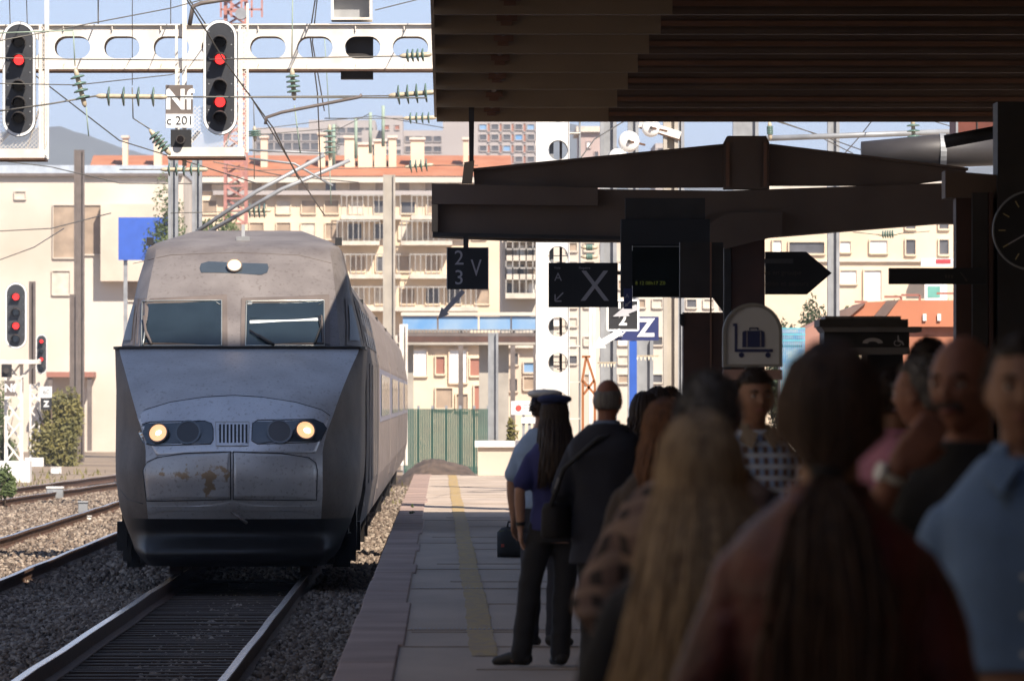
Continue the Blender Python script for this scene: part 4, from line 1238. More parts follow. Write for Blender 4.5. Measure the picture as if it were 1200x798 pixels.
hmast('pale mast left of the dark cabinet', 786, 13, 100, 600, 108, M['concrete'])
hmast('short mast behind the dish lamps', 797, 6, 140, 560, 125, M['galv'])
hmast('mast rising behind the frame hub', 874, 26, 100, 300, 120, M['galv'])
hmast('mast standing before the cream building', 977, 10, 100, 520, 125, M['galv'])
hmast('thin lamp post between train mast and white upright', 694, 4, 340, 600, 128, M['white_paint'])

def insul(parent, p0, p1, n, rd, matd=None, seg=14):
    p0 = Vector(p0); p1 = Vector(p1); L = (p1 - p0).length
    mb = MB(); prof = [(0, .02), (.05, .02)]
    for i in range(n):
        t = .08 + (L - .16) * (i + .5) / n
        mb2 = MB(); mb2.lathe(p0, p1, [(t - .03, rd * .25), (t - .012, rd * .9), (t, rd), (t + .008, rd * .92), (t + .006, rd * .3)], seg)
        mb2.build('shed', matd or M['glass_ins'], parent, smooth=True)
    mb.lathe(p0, p1, [(0, .012), (.04, .03), (.08, .035)] + [(.08 + (L - .16) * (i + .5 + d) / n, .032 if d else .05) for i in range(n) for d in (-.3, .2)] + [(L - .08, .035), (L - .03, .03), (L, .012)], 10)
    mb.build('core', M['ceramic'], parent, smooth=True)
def line(label, parts, Y, m=None, ins=(), r=.009, group='overhead wires'):
    """parts: pixel polylines (px,py[,Y]); ins: (p,q,n,rad_px)"""
    p0 = parts[0][0]; o = W(p0[0], p0[1], p0[2] if len(p0) > 2 else Y)
    e = empty('overhead_line', o, label, 'wire', group)
    for pts in parts:
        mb = MB(); mb.tube([W(p[0], p[1], p[2] if len(p) > 2 else Y) - o for p in pts], r, 6); mb.build('wire', m or M['wire'], e, smooth=True)
    for (a, b, n, rp) in ins:
        insul(e, W(a[0], a[1], Y) - o, W(b[0], b[1], Y) - o, n, rp / F * Y)
    return e
line('wire crossing the oval holes with a hanging insulator at the left', [[(-20, 40), (86, 36)], [(86, 38), (88, 78)], [(101, 126), (104, 160)]], 88, ins=[((88, 80), (100, 126), 4, 9)], m=M['wire_green'])
line('wire with a row of four insulators left of the Nf plate', [[(-10, 132), (60, 122), (112, 113)], [(196, 114), (245, 114), (500, 115)]], 88, ins=[((112, 113), (196, 114), 4, 12)], r=.012)
line('short sloping insulator under the Nf plate', [[(155, 103), (156, 139)], [(156, 139), (176, 152)]], 89, ins=[((175, 152), (200, 182), 5, 8)])
line('stay with hanging insulator behind the sixth oval hole', [[(343, -10), (342, 68)], [(345, 124), (352, 180)]], 89, ins=[((342, 80), (345, 118), 4, 8.5)], m=M['wire_green'])
line('wire with four green insulators just left of the roof edge', [[(250, 114), (455, 112.5)]], 88.4, ins=[((455, 112.5), (512, 108), 4, 12)])
line('upper insulator string against the gantry beam', [[(245, 70), (470, 66)]], 88.2, ins=[((468, 66), (506, 64), 4, 8)])
line('lower insulator string beside the roof edge', [[(380, 139), (472, 139)]], 110, ins=[((472, 139), (512, 138), 4, 7)])
line('insulator string above the terracotta roof', [[(260, 197), (300, 200), (480, 196)], [(505, 194), (560, 194)]], 130, ins=[((474, 196), (508, 193), 4, 8)])
line('vertical insulator above the chimneys', [[(380, 40), (386, 140)], [(386, 186), (388, 240)]], 120, ins=[((386, 146), (387, 188), 5, 8)], m=M['wire_green'])
line('upright insulator beside the red lattice tower', [[(297, 120), (298, 150)], [(298, 164), (298, 210)]], 120, ins=[((298, 148), (299, 166), 3, 8)])
line('insulator pair hanging low above the train roof', [[(200, 250), (290, 248)]], 125, ins=[((285, 247), (318, 247), 4, 9)])
line('horizontal insulator string under the signal cage', [[(140, 199), (190, 199)]], 100, ins=[((188, 199), (244, 199), 5, 8)])
for i, (lab, P, Y, r_) in enumerate([
    ('long wire rising to the upper right over the gantry', [(-20, 52), (200, 10), (330, -25)], 87, .008),
    ('nearly level wire crossing the first signal', [(-20, 68), (90, 70), (250, 71), (420, 68)], 86, .008),
    ('wire sagging below the gantry between the signals', [(-20, 98), (90, 100), (200, 88), (255, 70)], 85, .007),
    ('contact wire running down behind the first signal', [(-20, 35), (30, 80), (140, 165), (300, 215)], 95, .010),
    ('contact wire running down behind the second signal', [(222, 0), (255, 50), (310, 140), (352, 210), (380, 252)], 95, .010),
    ('steep stay wire in front of the second signal', [(213, -10), (262, 70), (320, 150), (350, 210)], 84, .010),
    ('low wire from the left edge above the white building', [(-20, 186), (60, 196), (140, 215), (270, 216)], 140, .012),
    ('dropper wire left of the first post', [(11, -5), (12, 30)], 90, .007),
    ('dropper wire over the first beam hole', [(31, -5), (32, 30)], 90, .007),
    ('dropper pair between the posts', [(115, -5), (115, 30)], 90, .010),
    ('dropper wire near the second post', [(155, -5), (155, 100)], 90, .006),
    ('dropper wire left of the Nf post', [(200, -5), (200, 30)], 90, .007),
    ('dark stay wire crossing the sixth oval hole', [(370, -5), (363, 40), (372, 110), (376, 210)], 91, .010),
    ('second dark stay wire beside it', [(372, -5), (366, 50), (380, 130)], 91, .009),
    ('thin wire to the box on the gantry', [(440, 12), (480, 2), (520, -8)], 88, .008),
    ('faint wire below the gantry at mid height', [(300, 152), (380, 142), (440, 136), (520, 150)], 150, .010),
    ('faint wire joining the pale posts', [(280, 160), (400, 150), (432, 134)], 150, .010),
    ('wire crossing the terracotta roof from the left', [(250, 190), (330, 206), (420, 214)], 150, .012),
    ('level wire in front of the white building', [(-20, 272), (60, 268), (130, 250)], 160, .014),
    ('rising wire in front of the white building', [(-20, 312), (40, 290), (75, 268)], 160, .014),
    ('loose wire hanging beside the roof bracket', [(670, 200), (697, 163), (735, 140), (760, 120)], 100, .010),
    ('wire crossing the strip of sky above the frame', [(900, 139), (960, 158), (1010, 176)], 110, .010),
    ('second wire crossing the strip of sky', [(880, 130), (950, 155), (1000, 180)], 111, .009),
    ('diagonal wire under the roof near the dangling insulator', [(1025, 138), (1008, 160), (990, 180)], 105, .009),
    ('wire at the right end of the sky strip', [(1080, 138), (1122, 150), (1150, 158)], 110, .009),
]):
    mb = MB(); o = W(P[0][0], P[0][1], Y)
    mb.tube([W(a, b, Y + j * 3) - o for j, (a, b) in enumerate(P)], r_, 5)
    w_ = mb.build('overhead_wire', M['wire'], None, smooth=True); w_.location = o
    tag(w_, lab, 'wire', 'single overhead wires')
# dangling insulator at the right of the sky strip
line('white disc insulator hanging in the strip of sky at the right', [[(1069, 120), (1070, 142)]], 104, ins=[((1070, 138), (1072, 176), 4, 8)])
line('reddish insulator behind the frame hub', [[(900, 120), (902, 142)]], 104, ins=[((902, 142), (903, 164), 5, 4)])
line('insulator row high on the cream building', [[(1000, 272), (1030, 275)], [(1052, 274), (1090, 271)]], 130, ins=[((1029, 275), (1053, 274), 5, 5)])
# cantilever tubes
def ptube(label, P, Y, r_, m, cat='bracket', group='sloping bracket tubes', name='bracket_tube'):
    mb = MB(); o = W(P[0][0], P[0][1], Y); mb.tube([W(a, b, Y) - o for a, b in P], r_, 10)
    t = mb.build(name, m, None, smooth=True); t.location = o; return tag(t, label, cat, group)
ptube('rusty cantilever tube ending in a hook right of the second signal', [(311, 146), (312, 138), (330, 132), (421, 114), (424, 111)], 88, .022, M['frame_dark'])
ptube('lower grey tube rising to the right behind the train roof', [(230, 272), (300, 225), (380, 182)], 112, .035, M['galv'])
ptube('upper grey tube rising to the right behind the train roof', [(245, 272), (330, 222), (410, 188)], 114, .035, M['galv'])
ptube('short grey tube crossing the rising pair', [(292, 186), (345, 192), (390, 218)], 113, .02, M['galv'])
ptube('level grey tube in front of the roof tiles', [(292, 176), (380, 180)], 113, .02, M['galv'])
ptube('long pale tube crossing the strip of sky', [(880, 163), (1125, 154)], 106, .045, M['galv'])
ptube('curved hooked tube above the second signal', [(222, 30), (226, 8), (236, 4), (300, -6)], 89, .03, M['frame_dark'])
for i, (x, y0) in enumerate(((417, 138), (434, 132), (449, 124), (391, 146))):
    ptube(['pale green post left of the tree', 'pale green post at the tree', 'tallest pale green post right of the tree', 'leftmost pale green post'][i], [(x, y0), (x, y0 + 48)], 200, .05, M['wire_green'], 'post', 'pale green posts', 'thin_post')

# red lattice tower
e = empty('lattice_tower', (W(276, 0, 260).x, 260, 0), 'red steel lattice tower behind the second signal', 'tower')
mb = MB(); k = 260 / F; wt = 12 * k
zt = W(0, -30, 260).z; zb = W(0, 262, 260).z
for sx_ in (-1, 1):
    for sy_ in (0, 1): mb.bar((sx_ * wt, sy_ * wt * 2, zb), (sx_ * wt, sy_ * wt * 2, zt), .12)
mb.build('leg', M['red_lattice'], e)
mb = MB(); n = 20
for i in range(n):
    z = zb + (zt - zb) * i / n; q = (zt - zb) / n; s = 1 if i % 2 else -1
    mb.bar((-wt * s, 0, z), (wt * s, 0, z + q), .08); mb.bar((wt * s, 2 * wt, z), (-wt * s, 2 * wt, z + q), .08)
    mb.bar((-wt, 0, z), (wt, 0, z), .07)
mb.build('lacing', M['red_lattice'], e)
mb = MB(); z = W(0, 12, 260).z
for dz in (0, .5, .9): mb.bar((-wt * 1.4, -.3, z + dz), (wt * 2.6, -.3, z + dz), .07)
for q in range(5): mb.bar((-wt * 1.4 + q * wt, -.3, z - .3), (-wt * 1.4 + q * wt, -.3, z + .9), .07)
mb.build('handrail', M['red_lattice'], e)
mb = MB(); z = W(0, 18, 260).z; mb.disc((wt * .6, 0, z), .22, -1.0, -.4, 16); mb.build('floodlight', M['galv'], e)

# round dish lamps right of the upright
for lab, cx, cy, r_ in (('large white dish lamp on a grey mast', 737, 166, 12.5), ('lower half hidden white dish lamp behind the frame arm', 724, 186, 12), ('white dish lamp turned away under the roof', 763, 150, 11)):
    Y = 106; c = W(cx, cy, Y); k = Y / F
    e = empty('dish_lamp', c, lab, 'lamp', 'round white dish lamps')
    mb = MB(); mb.tube([(0, .12, 0), (0, .05, 0), (0, -.02, 0), (0, -.06, 0), (0, -.075, 0)], [r_ * k * .35, r_ * k * .85, r_ * k, r_ * k * .8, r_ * k * .2], 24); mb.build('dish', M['pylon_white'], e, smooth=True)
    mb = MB(); mb.disc((0, 0, 0), r_ * k * .16, -.12, -.05, 12); mb.build('hub', M['dark_steel'], e)
    mb = MB(); mb.bar((0, -.1, 0), (.25, .05, -.05), .03); mb.build('arm', M['rail_side'], e)
# angled white lamp housing
c = W(775, 152, 108); e = empty('canopy_floodlight', c, 'long white sloping lamp housing beside the dish lamps', 'lamp')
mb = MB(); mb.bar((-.35, 0, .10), (.3, 0, -.1), .2, .13); mb.build('housing', M['white_paint'], e)
mb = MB(); mb.bar((-.34, -.02, .03), (.3, -.02, -.17), .2, .02); mb.build('gutter', M['rail_side'], e)

# sunlit small signs behind
e, w, h, c = sign('platform_sign', 'sunlit black square sign with white border and figure 2', (712, 352, 748, 387), 104, M['black'], .05)
for a, b in ((( -w, -h), (w, -h)), ((w, -h), (w, h)), ((w, h), (-w, h)), ((-w, h), (-w, -h))):
    m_ = MB(); m_.bar((a[0], -.012, a[1]), (b[0], -.012, b[1]), .03, .02, up=(0, 1, 0)); m_.build('border', M['sign_white'], e)
x, z = at(730, 375, c, 104); text('numeral', '2', .25, x, -.006, z, M['sign_white'], e, weight=.008)
x, z = at(726, 357, c, 104); text('numeral', '1', .18, x, -.006, z, M['sign_white'], e, weight=.008)
mb = MB(); arrow(mb, at(695, 408, c, 104), at(728, 388, c, 104), .10, -.02, .01, head=.35, hw=2.0); mb.build('arrow', M['sign_white'], e)
mb = MB(); arrow(mb, at(718, 371, c, 104), at(747, 360, c, 104), .09, -.02, -.008, head=.6, hw=1.9); mb.build('arrow', mat('grey_arrow', (.5, .5, .52), .5), e)
e, w, h, c = sign('platform_sign', 'navy sign with a large white Z on a blue pole', (720, 371, 772, 399), 110, M['sign_blue'], .04)
x, z = at(757, 385, c, 110); text('letter', 'Z', .40, x, -.006, z, M['sign_white'], e, weight=.012)
x, z = at(729, 392, c, 110); mb = MB(); arrow(mb, (x - .05, z - .05), (x + .05, z + .05), .02, -.01, -.002, head=.6, hw=3); mb.build('arrow', M['sign_white'], e)
mb = MB(); x, z = at(742, 399, c, 110); mb.box(x - .06, x + .06, .01, .05, -c.z, z - .003); mb.build('pole', M['pole_blue'], e)
# brown steel trestle & toothed brackets
mb = MB(); Yt = 98; c = W(690, 0, Yt); c.z = 0
e = empty('rusty_trestle', c, 'rusty orange braced trestle beside the white upright', 'trestle')
rm = mat('rust_orange', (.34, .13, .05), .8)
f = lambda a, b: Vector((W(a, b, Yt).x - c.x, 0, W(a, b, Yt).z))
for nm, a, b in (('top_bar', (682, 418), (692, 418)), ('leg', (687, 418), (682, 448)), ('leg', (688, 420), (697, 448)), ('brace', (683, 446), (697, 462)), ('brace', (696, 446), (684, 462)), ('leg', (683, 448), (683, 600)), ('leg', (697, 448), (697, 600))):
    m_ = MB(); m_.bar(f(*a), f(*b), .035); m_.build(nm, rm, e)
for lab, x0, x1, yy, Y in (('toothed bird spikes on the mast right of the upright', 700, 722, 425, 111), ('toothed bird spikes on the mast beside the Z sign', 745, 772, 417, 117)):
    c = W(x0, yy, Y); mb = MB(); k = Y / F; L = (x1 - x0) * k
    mb.bar((0, -.2, 0), (L, -.2, 0), .02)
    n = 6
    for i in range(n): mb.add([(L * i / n, -.2, -.01), (L * (i + .7) / n, -.2, -.01), (L * (i + .35) / n, -.23, -.09)], [(0, 1, 2)])
    o = mb.build('spike_strip', M['ceramic'], None, fix=False); o.location = c; tag(o, lab, 'spikes', 'toothed strips on masts')
# stacked insulator rows seen below the frame at 690,290
for j, (yy, lab) in enumerate(((290, 'upper insulator row beside the white upright below the frame'), (301, 'lower insulator row beside the white upright below the frame'))):
    line(lab, [[(680, yy), (700, yy)]], 100, ins=[((681, yy), (701, yy), 4, 4)])
# ------------------------------------------------------------------ buildings beyond the station
def stucco(name, c, c2, sc=.5, rough=.85):
    return mat(name, c, rough, c2=c2, scale=sc, bump=.3, bscale=3)
M['cream'] = stucco('cream_stucco', (.74, .60, .44), (.58, .46, .33), .35)
M['white_stucco'] = stucco('white_stucco', (.66, .60, .52), (.47, .40, .32), .16)
M['pale_stucco'] = stucco('pale_beige_stucco', (.62, .53, .43), (.48, .40, .32))
M['hill_stucco'] = stucco('grey_beige_blocks', (.40, .36, .34), (.32, .29, .28), .2)
M['brick_red'] = stucco('brick_red_panels', (.36, .16, .11), (.28, .12, .09), .4)
M['terracotta'] = mat('terracotta_tiles', (.42, .18, .10), .85, c2=(.36, .13, .065), scale=.9, bump=.6, bscale=9)
M['win_dark'] = mat('dark_window_opening', (.12, .12, .13), .25, spec=.6, var=.4, scale=1.5)
M['win_brown'] = mat('brown_window_opening', (.40, .30, .215), .6, var=.4, scale=1.5)
M['shutter_white'] = mat('white_shutter', (.80, .79, .76), .6, var=.06)
M['shutter_blue'] = mat('blue_awning', (.10, .25, .48), .7, c2=(.25, .36, .48), scale=.9)
M['balcony'] = mat('balcony_slab', (.62, .55, .46), .8)
M['rail_dk'] = mat('balcony_rail', (.34, .32, .29), .6)
WC = {}
def building(name, label, x0, x1, ytop, Y, depth, wall, wins=(), bottom=None, group=None, roof=None, cat='building', balc=()):
    """wins: (px0,py0,px1,py1,mat,kind) ; coordinates in photograph pixels at the facade"""
    a = W(x0, ytop, Y); b = W(x1, ytop, Y)
    cx = (a.x + b.x) / 2; e = empty(name, (cx, Y, GZ), label, cat, group)
    zt = a.z - GZ; zb = (W(0, bottom, Y).z - GZ) if bottom else -.3
    mb = MB(); mb.box(a.x - cx, b.x - cx, 0, depth, zb, zt); mb.build('wall', wall, e)
    if roof == 'flat':
        mb = MB(); mb.box(a.x - cx - .25, b.x - cx + .25, -.3, depth + .2, zt + .003, zt + .35); mb.build('cornice', M['balcony'], e)
    elif roof:
        zr = W(0, roof, Y).z - GZ; w2 = (b.x - a.x) / 2 + .4
        mb = MB(); mb.add([(-w2, -.6, zt), (w2, -.6, zt), (w2, depth + .6, zt), (-w2, depth + .6, zt), (-w2, depth / 2, zr), (w2, depth / 2, zr)],
                          [(0, 1, 5, 4), (2, 3, 4, 5), (1, 2, 5), (3, 0, 4), (3, 2, 1, 0)]); mb.build('roof', M['terracotta'], e)
        mb = MB(); mb.box(-w2 + .05, w2 - .05, -.55, -.003, zt - .30, zt - .004); mb.build('eaves', M['white_stucco'], e)
    for wdef in wins:
        p0, q0, p1, q1, m_ = wdef[:5]
        c0 = W(p0, q0, Y); c1 = W(p1, q1, Y); xx0, xx1, z1, z0 = c0.x - cx, c1.x - cx, c0.z - GZ, c1.z - GZ
        fw = .045
        mb = MB()
        for bx_ in ((xx0 - fw, xx0, z0 - fw, z1 + fw), (xx1, xx1 + fw, z0 - fw, z1 + fw), (xx0, xx1, z1, z1 + fw), (xx0, xx1, z0 - fw * 1.4, z0)):
            mb.box(bx_[0], bx_[1], -.10, -.002, bx_[2], bx_[3])
        f = mb.build('window', wall, e)
        mb = MB(); mb.box(xx0, xx1, -.03, -.004, z0, z1); mb.build('pane', m_, f)
    for (p0, q0, p1) in balc:
        c0 = W(p0, q0, Y); c1 = W(p1, q0, Y)
        mb = MB(); mb.box(c0.x - cx, c1.x - cx, -1.1, -.002, c0.z - GZ - .2, c0.z - GZ); bl = mb.build('balcony', M['balcony'], e)
        mb = MB(); mb.box(c0.x - cx, c1.x - cx, -1.1, -1.06, c0.z - GZ + .9, c0.z - GZ + .96)
        n = int((c1.x - c0.x) / .25)
        for i in range(n + 1): mb.box(c0.x - cx + i * .25, c0.x - cx + i * .25 + .04, -1.1, -1.07, c0.z - GZ, c0.z - GZ + .9)
        mb.build('railing', M['rail_dk'], bl)
    return e
rnd = random.Random(11)
# block out of view on the left, added to cut sky light
ob_ = empty('left_sky_blocker', (-12, 5, 0), 'unseen grey block added across the tracks to cut sky light', 'building')
mb = MB(); mb.box(-8, 0, -45, 38, -.9, 21); mb.build('wall', M['concrete'], ob_)
mb = MB(); mb.box(-8.3, .4, -45.3, 38.3, 21.003, 21.5); mb.build('roof', M['frame_dark'], ob_)
ob_ = empty('rear_sky_blocker', (-2, -44, 0), 'unseen dark block and roof added to keep sky light off the crowd', 'building')  # block and roof behind the view, added to darken the near people
mb = MB(); mb.box(-14, 20, -6, 0, -.9, 22); mb.build('wall', M['brown_steel'], ob_)
mb = MB(); mb.box(-9.9, 1.8, .01, 39.5, 11, 11.4); mb.build('roof', M['dark_steel'], ob_)
# white building at the left with its recess
e = building('white_building', 'large white building at the far left with a shaded opening', -110, 215, 207, 300, 14, M['white_stucco'],
             [(63, 241, 92, 302, M['win_brown']), (94, 241, 119, 298, M['win_brown']), (62, 318, 82, 345, M['balcony']), (150, 330, 178, 352, M['win_brown']), (18, 225, 30, 233, M['balcony'])], roof=None)
mb = MB(); k = 300 / F
mb.box(-162 * k, 162 * k, -.25, 14.2, W(0, 207, 300).z - GZ + .003, W(0, 203.5, 300).z - GZ); mb.build('roof_edge', M['frame_dark'], e)
mb = MB(); mb.box(-162 * k, 162 * k, 1, 13, W(0, 203.4, 300).z - GZ + .01, W(0, 193, 300).z - GZ); mb.build('parapet', mat('pale_blue_roof_band', (.45, .50, .56), .7), e)
mb = MB(); mb.add([], []); cxw = W(52.5, 0, 300).x
a = W(58, 436, 300); b = W(113, 442, 300); mb.box(a.x - cxw, b.x - cxw, -2.2, -.003, b.z - GZ, a.z - GZ); mb.build('porch_roof', M['brick_red'], e)
for q in (62, 108): 
    a = W(q, 443, 300); mb = MB(); mb.box(a.x - cxw - .1, a.x - cxw + .1, -2.1, -1.9, 0, a.z - GZ); mb.build('porch_post', M['frame_dark'], e)
mb = MB(); a = W(119, 240, 300); b = W(214, 330, 300); mb.box(a.x - cxw, b.x - cxw, -.8, -.002, b.z - GZ, a.z - GZ); mb.build('side_bay', M['pale_stucco'], e)
c = W(167, 280, 285); mb = MB(); k = 285 / F; mb.box(-28 * k, 30 * k, -.1, .1, -25 * k, 25 * k); o = mb.build('blue_hoarding', mat('bright_blue_panel', (.03, .10, .46), .6, var=.15), None); 
o.location = c; tag(o, 'plain bright blue hoarding beside the white building above the train roof', 'hoarding')
for q in (-20, 22):
    mb = MB(); mb.box(q * k - .08, q * k + .08, .1, .25, GZ - c.z, -25 * k); mb.build('post', M['galv'], o)

# long cream building with terracotta roof
wins = []
for j, (y0, y1) in enumerate(((213, 224), (236, 250), (262, 280), (300, 318), (338, 356))):
    for i in range(16):
        x = 120 + i * 29 + rnd.uniform(-3, 3)
        if x > 560: continue
        wins.append((x, y0 + rnd.uniform(-1, 1), x + (16 if j else 12), y1, rnd.choice((M['win_brown'], M['win_brown'], M['win_dark'], M['balcony']))))
e = building('apartment_building', 'long cream apartment building under the terracotta roof behind the train', 112, 590, 207, 320, 12, M['cream'], wins, roof=177,
             balc=[(395, 283, 445), (470, 283, 530), (392, 322, 470), (480, 322, 570), (395, 360, 560), (400, 253, 470), (482, 253, 560)])
k = 320 / F; cxb = W(351, 0, 320).x
for (p0, q0, p1, q1) in ((304, 160, 312, 186), (372, 156, 380, 190), (384, 164, 392, 192), (403, 160, 415, 190), (419, 168, 436, 194), (438, 164, 452, 194), (455, 160, 464, 190), (481, 162, 497, 192), (141, 160, 147, 195), (178, 164, 187, 192), (543, 162, 549, 188)):
    a = W(p0, q0, 320); b = W(p1, q1, 320); mb = MB(); mb.box(a.x - cxb, b.x - cxb, 2.2, 3.3, b.z - GZ - .6, a.z - GZ)
    ch = mb.build('chimney', M['cream'], e)
    mb = MB(); mb.box(a.x - cxb - .06, b.x - cxb + .06, 2.1, 3.4, a.z - GZ + .003, a.z - GZ + .12); mb.build('chimney_cap', M['white_stucco'], ch)
mb = MB(); a = W(250, 224, 320); b = W(589, 229, 320); mb.box(a.x - cxb, b.x - cxb, -.5, -.12, b.z - GZ, a.z - GZ); mb.build('string_course', M['hill_stucco'], e)
# apartment block with balconies, right of it
wins = []; balc = []
for j, y in enumerate((278, 300, 322, 344)):
    for i, x in enumerate((594, 606, 619)):
        wins.append((x, y - 12, x + 8, y, [M['win_dark'], M['win_brown'], M['shutter_white']][(i + j) % 3]))
    balc.append((592, y, 630)); 
e = building('apartment_building', 'narrow apartment block with stacked balconies left of the white upright', 588, 634, 232, 255, 10, M['white_stucco'], wins, balc=balc, roof='flat')
# bright white block behind the masts
wins = [(x, y, x + 11, y + 9, rnd.choice((M['win_dark'], M['win_brown'], M['shutter_white'], M['balcony']))) for y in range(285, 450, 22) for x in range(645, 890, 20) if rnd.random() < .8]
building('white_building', 'sunlit white block behind the masts and the Z sign', 636, 893, 236, 280, 12, M['white_stucco'], wins, roof='flat')
# depot / awning band, bridge and low sheds in the gap
e = empty('blue_canopy', (W(550, 0, 225).x, 225, GZ), 'long faded blue awning band above the dark footbridge', 'awning')
k = 225 / F; cxx = W(550, 0, 225).x
for i, (p0, p1) in enumerate(((472, 512), (514, 560), (562, 598), (600, 630))):
    a = W(p0, 371, 225); b = W(p1, 386, 225); mb = MB(); mb.box(a.x - cxx, b.x - cxx, 0, .2, b.z - GZ, a.z - GZ); mb.build('awning_panel', M['shutter_blue'], e)
a = W(470, 366, 225); b = W(632, 370, 225); mb = MB(); mb.box(a.x - cxx, b.x - cxx, -.1, 1, b.z - GZ, a.z - GZ); mb.build('awning_roof', M['white_stucco'], e)
for q in (474, 540, 601, 628):
    a = W(q, 386, 225); mb = MB(); mb.box(a.x - cxx - .08, a.x - cxx + .08, .3, .5, 0, a.z - GZ); mb.build('post', M['frame_dark'], e)
e = empty('footbridge', (W(550, 0, 215).x, 215, GZ), 'dark weathered footbridge deck crossing behind the platform end', 'footbridge')
cxx = W(550, 0, 215).x
for nm, p0, p1, q0, q1, m_ in (('deck', 466, 632, 390, 394, M['frame_dark']), ('girder', 466, 632, 394.2, 401, M['brown_steel']), ('lower_flange', 466, 632, 401.2, 404, M['concrete'])):
    a = W(p0, q0, 215); b = W(p1, q1, 215); mb = MB(); mb.box(a.x - cxx, b.x - cxx, 0, 2.5, b.z - GZ, a.z - GZ); mb.build(nm, m_, e)
mb = MB()
for i in range(40):
    a = W(468 + i * 4.1, 386.5, 215); mb.box(a.x - cxx, a.x - cxx + .04, -.02, .02, W(0, 390, 215).z - GZ, a.z - GZ)
a = W(468, 386, 215); b = W(631, 386.6, 215); mb.box(a.x - cxx, b.x - cxx, -.02, .02, b.z - GZ - .02, a.z - GZ); mb.build('parapet_rail', M['rail_dk'], e)
for q in (477, 569, 589):
    a = W(q, 404, 215); mb = MB(); mb.box(a.x - cxx - .2, a.x - cxx + .2, .8, 1.3, 0, a.z - GZ); mb.build('pier', M['concrete'], e)
e = building('low_building', 'low cream building with dark doorways above the green hoarding', 470, 575, 405, 235, 9, M['cream'],
             [(484, 410, 500, 440, M['shutter_white']), (511, 418, 521, 438, M['brick_red']), (527, 410, 547, 448, M['shutter_white']), (551, 420, 566, 440, M['brick_red']), (511, 455, 530, 478, M['win_brown']), (535, 462, 548, 480, M['win_brown']), (556, 452, 571, 482, M['brick_red'])], roof='flat')
e = building('low_building', 'pale house with small dark windows left of the white upright', 584, 640, 408, 240, 9, M['pale_stucco'],
             [(598, 414, 607, 427, M['win_dark']), (614, 425, 626, 436, M['shutter_blue']), (597, 444, 606, 458, M['win_dark']), (614, 442, 628, 456, M['win_brown'])], roof='flat')
# green hoarding
e = empty('green_hoarding', (W(523, 0, 205).x, 205, GZ), 'dark green sheet hoarding beyond the platform end', 'hoarding')
a = W(474, 479, 205); b = W(572, 514, 205); cxx = W(523, 0, 205).x
mb = MB(); n = 48
for i in range(n):
    x0_ = a.x - cxx + (b.x - a.x) * i / n; x1_ = a.x - cxx + (b.x - a.x) * (i + 1) / n - .01
    mb.box(x0_, x1_, (.03 if i % 2 else 0), .05, 0, a.z - GZ)
mb.build('sheet', M['green_fence'], e)
for i in range(7):
    x = a.x - cxx + (b.x - a.x) * i / 6; mb = MB(); mb.box(x - .04, x + .04, .051, .13, 0, a.z - GZ + .1); mb.build('post', M['galv'], e)
# spoil heap
mb = MB(); vs = []; fs = []; nx_, ny_ = 60, 16
A = W(462, 0, 180).x; B = W(566, 0, 180).x
for j in range(ny_ + 1):
    for i in range(nx_ + 1):
        u = i / nx_; v = j / ny_
        hgt = (1.0 * math.sin(math.pi * min(1, v)) ** .8) * (math.sin(math.pi * u) ** .5) * (.85 + .15 * noise.noise(Vector((u * 4, v * 2, 1)))) + .03 * noise.noise(Vector((u * 22, v * 6, 2)))
        vs.append((A + (B - A) * u, 180 + 6 * v, GZ - .25 + 1.05 * hgt))
for j in range(ny_):
    for i in range(nx_): q = j * (nx_ + 1) + i; fs.append((q, q + 1, q + nx_ + 2, q + nx_ + 1))
mb.add(vs, fs); o = mb.build('spoil_heap', mat('brown_spoil', (.13, .09, .065), .95, c2=(.05, .035, .028), scale=2.5, bump=.8, bscale=12), None, smooth=True); tag(o, 'low brown heap of spoil below the green hoarding', 'heap')
# white notice boards
for lab, p0, q0, p1, q1, Y, nm in (('white notice board with a small red mark left of the white upright', 599, 470, 628, 486, 150, 'notice_board'), ('smaller white notice below the red marked one', 611, 489, 630, 496, 150, 'notice_board')):
    e, w, h, c = sign(nm, lab, (p0, q0, p1, q1), Y, M['shutter_white'], .04, 'notice')
    mb = MB(); mb.box(-.03, .03, .041, .08, GZ - c.z, h); mb.build('post', M['galv'], e)
    if q0 == 470:
        mb = MB(); mb.disc((-w * .4, 0, 0), h * .45, -.012, -.001, 16); mb.build('red_mark', mat('red_mark', (.55, .08, .06), .6), e)
        mb = MB(); 
        for i in range(3): mb.box(-w * .05, w * .75, -.008, -.001, h * (.4 - i * .4), h * (.48 - i * .4))
        mb.build('text_line', M['sign_grey'], e)
# parapet block at the platform end
e = empty('parapet_block', (W(640, 0, 135).x, 134.6, 0), 'low cream parapet block with white coping at the far platform end', 'parapet')
k = 134.6 / F; cxx = W(640, 0, 135).x
a = W(560, 520, 134.6); b = W(720, 556, 134.6)
mb = MB(); mb.box(a.x - cxx, b.x - cxx, 0, .5, .0, W(0, 524, 134.6).z); mb.build('body', M['pale_stucco'], e)
mb = MB(); mb.box(a.x - cxx - .06, b.x - cxx, -.08, .6, W(0, 523.8, 134.6).z, W(0, 516.5, 134.6).z); mb.build('coping', M['white_stone'], e)
a = W(613, 0, 134.6); mb = MB(); mb.box(a.x - cxx, a.x - cxx + .05, -.03, -.002, .0, W(0, 525, 134.6).z); mb.build('pipe', M['rail_side'], e)
